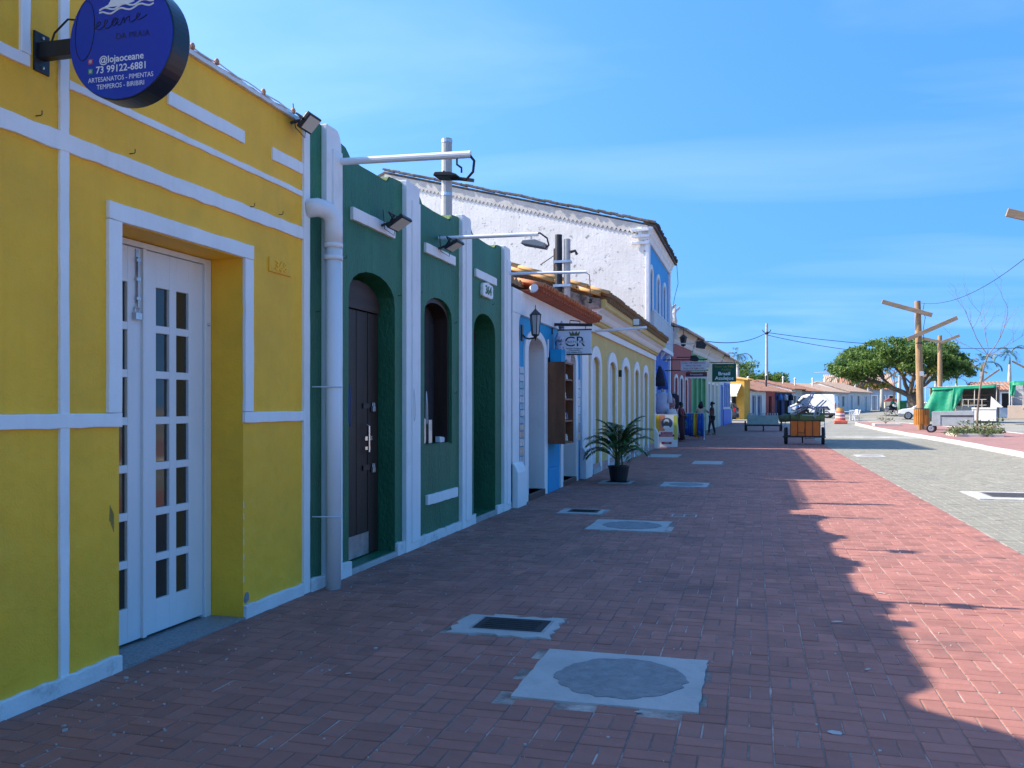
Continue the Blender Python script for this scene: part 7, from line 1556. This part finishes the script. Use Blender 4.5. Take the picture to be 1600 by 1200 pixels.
# ------------------------------------------------------------------ trees
BARK = pmat('grey_bark', (.15, .125, .10), .9, .25, 4, .7, 18, .03, (.06, .05, .045), .6, 3)
bt_ = thing('big_tree', 'large spreading green tree with leaning grey trunk behind the parked car', 'tree', (15.1, 96.0, gz(96)))
g = random.Random(3); m = MB(); tips = []
m.tube([(.25, 0, -.2), (.15, 0, .6), (-.05, 0, 1.5), (-.2, 0, 2.1)], [.75, .58, .5, .46], 12); m.tube([(.7, .3, -.2), (.4, .2, .8), (.0, .1, 1.7)], [.35, .3, .25], 8); m.tube([(-.5, -.3, -.2), (-.2, -.2, .5), (-.1, -.1, 1.3)], [.3, .26, .2], 8)
def limb(p, d, L_, r, lev, spread=.35):
    pts = [Vector(p)]; dd = Vector(d).normalized(); n = 5
    for i in range(n): dd = (dd + Vector((g.uniform(-.2, .2), g.uniform(-.2, .2), g.uniform(-.10, .16)))).normalized(); pts.append(pts[-1] + dd * L_ / n)
    if pts[-1].z > 7.0 or pts[-1].x > 4.2: return
    m.tube([tuple(q) for q in pts], [r * (1 - .5*i/n) for i in range(n+1)], 7 if lev > 1 else 5)
    if lev <= 1: tips.append(pts[-1]); tips.append(pts[3])
    if lev > 0:
        for q in range(3):
            i = 3 + q if q < 2 else 5; i = min(i, n); s_ = Vector((g.uniform(-1, 1), g.uniform(-1, 1), g.uniform(-.25, .7))).normalized()
            limb(pts[i], (pts[i] - pts[i-1]).normalized()*.8 + s_*.75, L_ * g.uniform(.5, .72), r * .48, lev - 1)
for d, L_, r in (((-1.0, .1, .62), 4.6, .28), ((-.7, -.5, .85), 4.0, .24), ((-.25, .4, 1.0), 3.9, .25), ((.55, -.2, .95), 3.8, .26), ((.95, .2, .55), 4.0, .26), ((.3, .8, .7), 3.6, .22), ((-.4, -.9, .6), 3.4, .2), ((.5, -.9, .55), 3.2, .2), ((-1.0, .6, .4), 4.0, .2)): limb((-.15, 0, 1.9), d, L_, r, 3)
m.build('trunk', BARK, bt_)
def crown_ok(p):
    x, z = p.x + 1.3, p.z - 4.6
    return (x / 6.4) ** 2 + (z / 3.4) ** 2 < 1.02 and p.z > 3.5 - .12 * abs(p.x + 1)
cl = [(p.x, p.y, p.z, .95, .95, .55, 95) for p in tips if crown_ok(p) and g.random() < .40]
for _ in range(95):                                    # outer shell of the crown
    a = g.uniform(0, 2*math.pi); e = g.uniform(-.12, 1.0); e = math.asin(min(1, max(-.3, e)))
    x, y, z = -1.35 + 6.1*math.cos(e)*math.cos(a), 5.0*math.cos(e)*math.sin(a), 4.35 + 3.15*math.sin(e)
    if x > 3.4 and z > 5.6: z -= 1.3
    s_ = g.uniform(.55, 1.1); cl.append((x + g.uniform(-.5, .5), y, z + g.uniform(-.4, .3), .9*s_, .9*s_, .5*s_, int(95*s_)))
leaves('crown', cl, LEAF, bt_, .19, 7, .7)
leaves('yellowing_leaves', [(-4.6 + k*.45, -2.5, 2.9 + .15*math.sin(k*2), .45, .4, .28, 60) for k in range(5)] + [(-1.6, -4.6, 4.6, .5, .3, .7, 60), (1.0, -4.8, 4.2, .5, .3, .5, 50)], LEAFY, bt_, .15, 8)
for k, (x, y, z, s_) in enumerate(((-3.5, 128, 1.0, 1.0), (1.2, 132, 1.0, .8))):
    t = thing('background_tree', ['round green tree rising behind the ochre roof', 'smaller green tree behind the row of roofs'][k], 'tree', (x, y, z)); g = random.Random(50 + k); m = MB()
    for _ in range(7): a = g.uniform(0, 6.28); m.tube([(0, 0, 0), (.6*math.cos(a)*s_, .6*math.sin(a)*s_, 2.5*s_), (2.0*math.cos(a)*s_, 2.0*math.sin(a)*s_, 4.6*s_)], [.25, .16, .05], 6)
    m.build('trunk', BARK, t); leaves('crown', [(g.uniform(-3.6, 3.6)*s_, g.uniform(-2, 2)*s_, (5.0 + g.uniform(-1.3, 1.3))*s_ - .0, 1.0*s_, 1.0*s_, .7*s_, 80) for _ in range(55)], LEAF, t, .2, 20 + k)
LFP = pmat('royal_palm_leaf', (.035, .09, .035), .5, .3, 2); PTR = pmat('palm_trunk_grey', (.40, .39, .36), .85, .12, 3, .3, 12, .02); CSH = pmat('crownshaft_green', (.12, .22, .08), .5, .15, 3)
def royal_palm(label, x, y, h, sz=1.0, seed=0, trunk=None):
    t = thing('palm_tree', label, 'palm', (x, y, gz(y)), 0, None); g = random.Random(seed)
    MB().tube([(0, 0, -.2), (0, 0, h*.25), (.03, 0, h*.6), (.04, 0, h*.85)], [.26, .24, .24, .15], 12).build('trunk', PTR, t, smooth=True); MB().tube([(.04, 0, h*.84), (.04, 0, h*.92), (.04, 0, h)], [.15, .13, .08], 10).build('crownshaft', CSH, t, smooth=True)
    for i in range(13):
        a = i*2.4 + g.uniform(-.3, .3); lift = R(g.uniform(5, 75)); fr = frond(a, 2.3*sz*g.uniform(.85, 1.1), lift, R(95), 20, .05*sz, .62*sz, seed*20 + i); fr.build('frond', LFP if i % 4 else pmat('dry_frond', (.22, .20, .13), .7), t, loc=(.04, 0, h))
    return t
def ppos(px, dep): x = (px - 1180) / 1400 * dep * math.cos(YAW); return x, (dep + x * math.sin(YAW)) / math.cos(YAW)
for k, (px_, dep, h_, s_, lb) in enumerate(((1533, 115, 5.9, 1.15, 'palm right of the big tree with drooping fronds'), (1577, 120, 7.3, 1.1, 'tallest palm with pale swollen trunk at the right'), (1494, 132, 4.6, .9, 'short palm half hidden by the big tree right side'), (1378, 112, 5.2, .9, 'palm with white trunk under the left of the big tree'), (1405, 118, 5.5, .9, 'palm with pale trunk just left of the big tree trunk'), (1357, 132, 4.6, 1.0, 'palm above the grey shuttered house'), (1336, 140, 4.8, 1.0, 'palm left of the big tree above the red roof'), (1309, 150, 5.1, 1.0, 'palm rising over the large gable shed'), (1152, 112, 7.0, .9, 'lone palm above the ochre corner house roof'), (1462, 128, 5.0, .8, 'slim palm between the two nearer wooden posts'))):
    royal_palm(lb, *ppos(px_, dep), h_, s_, k + 1)
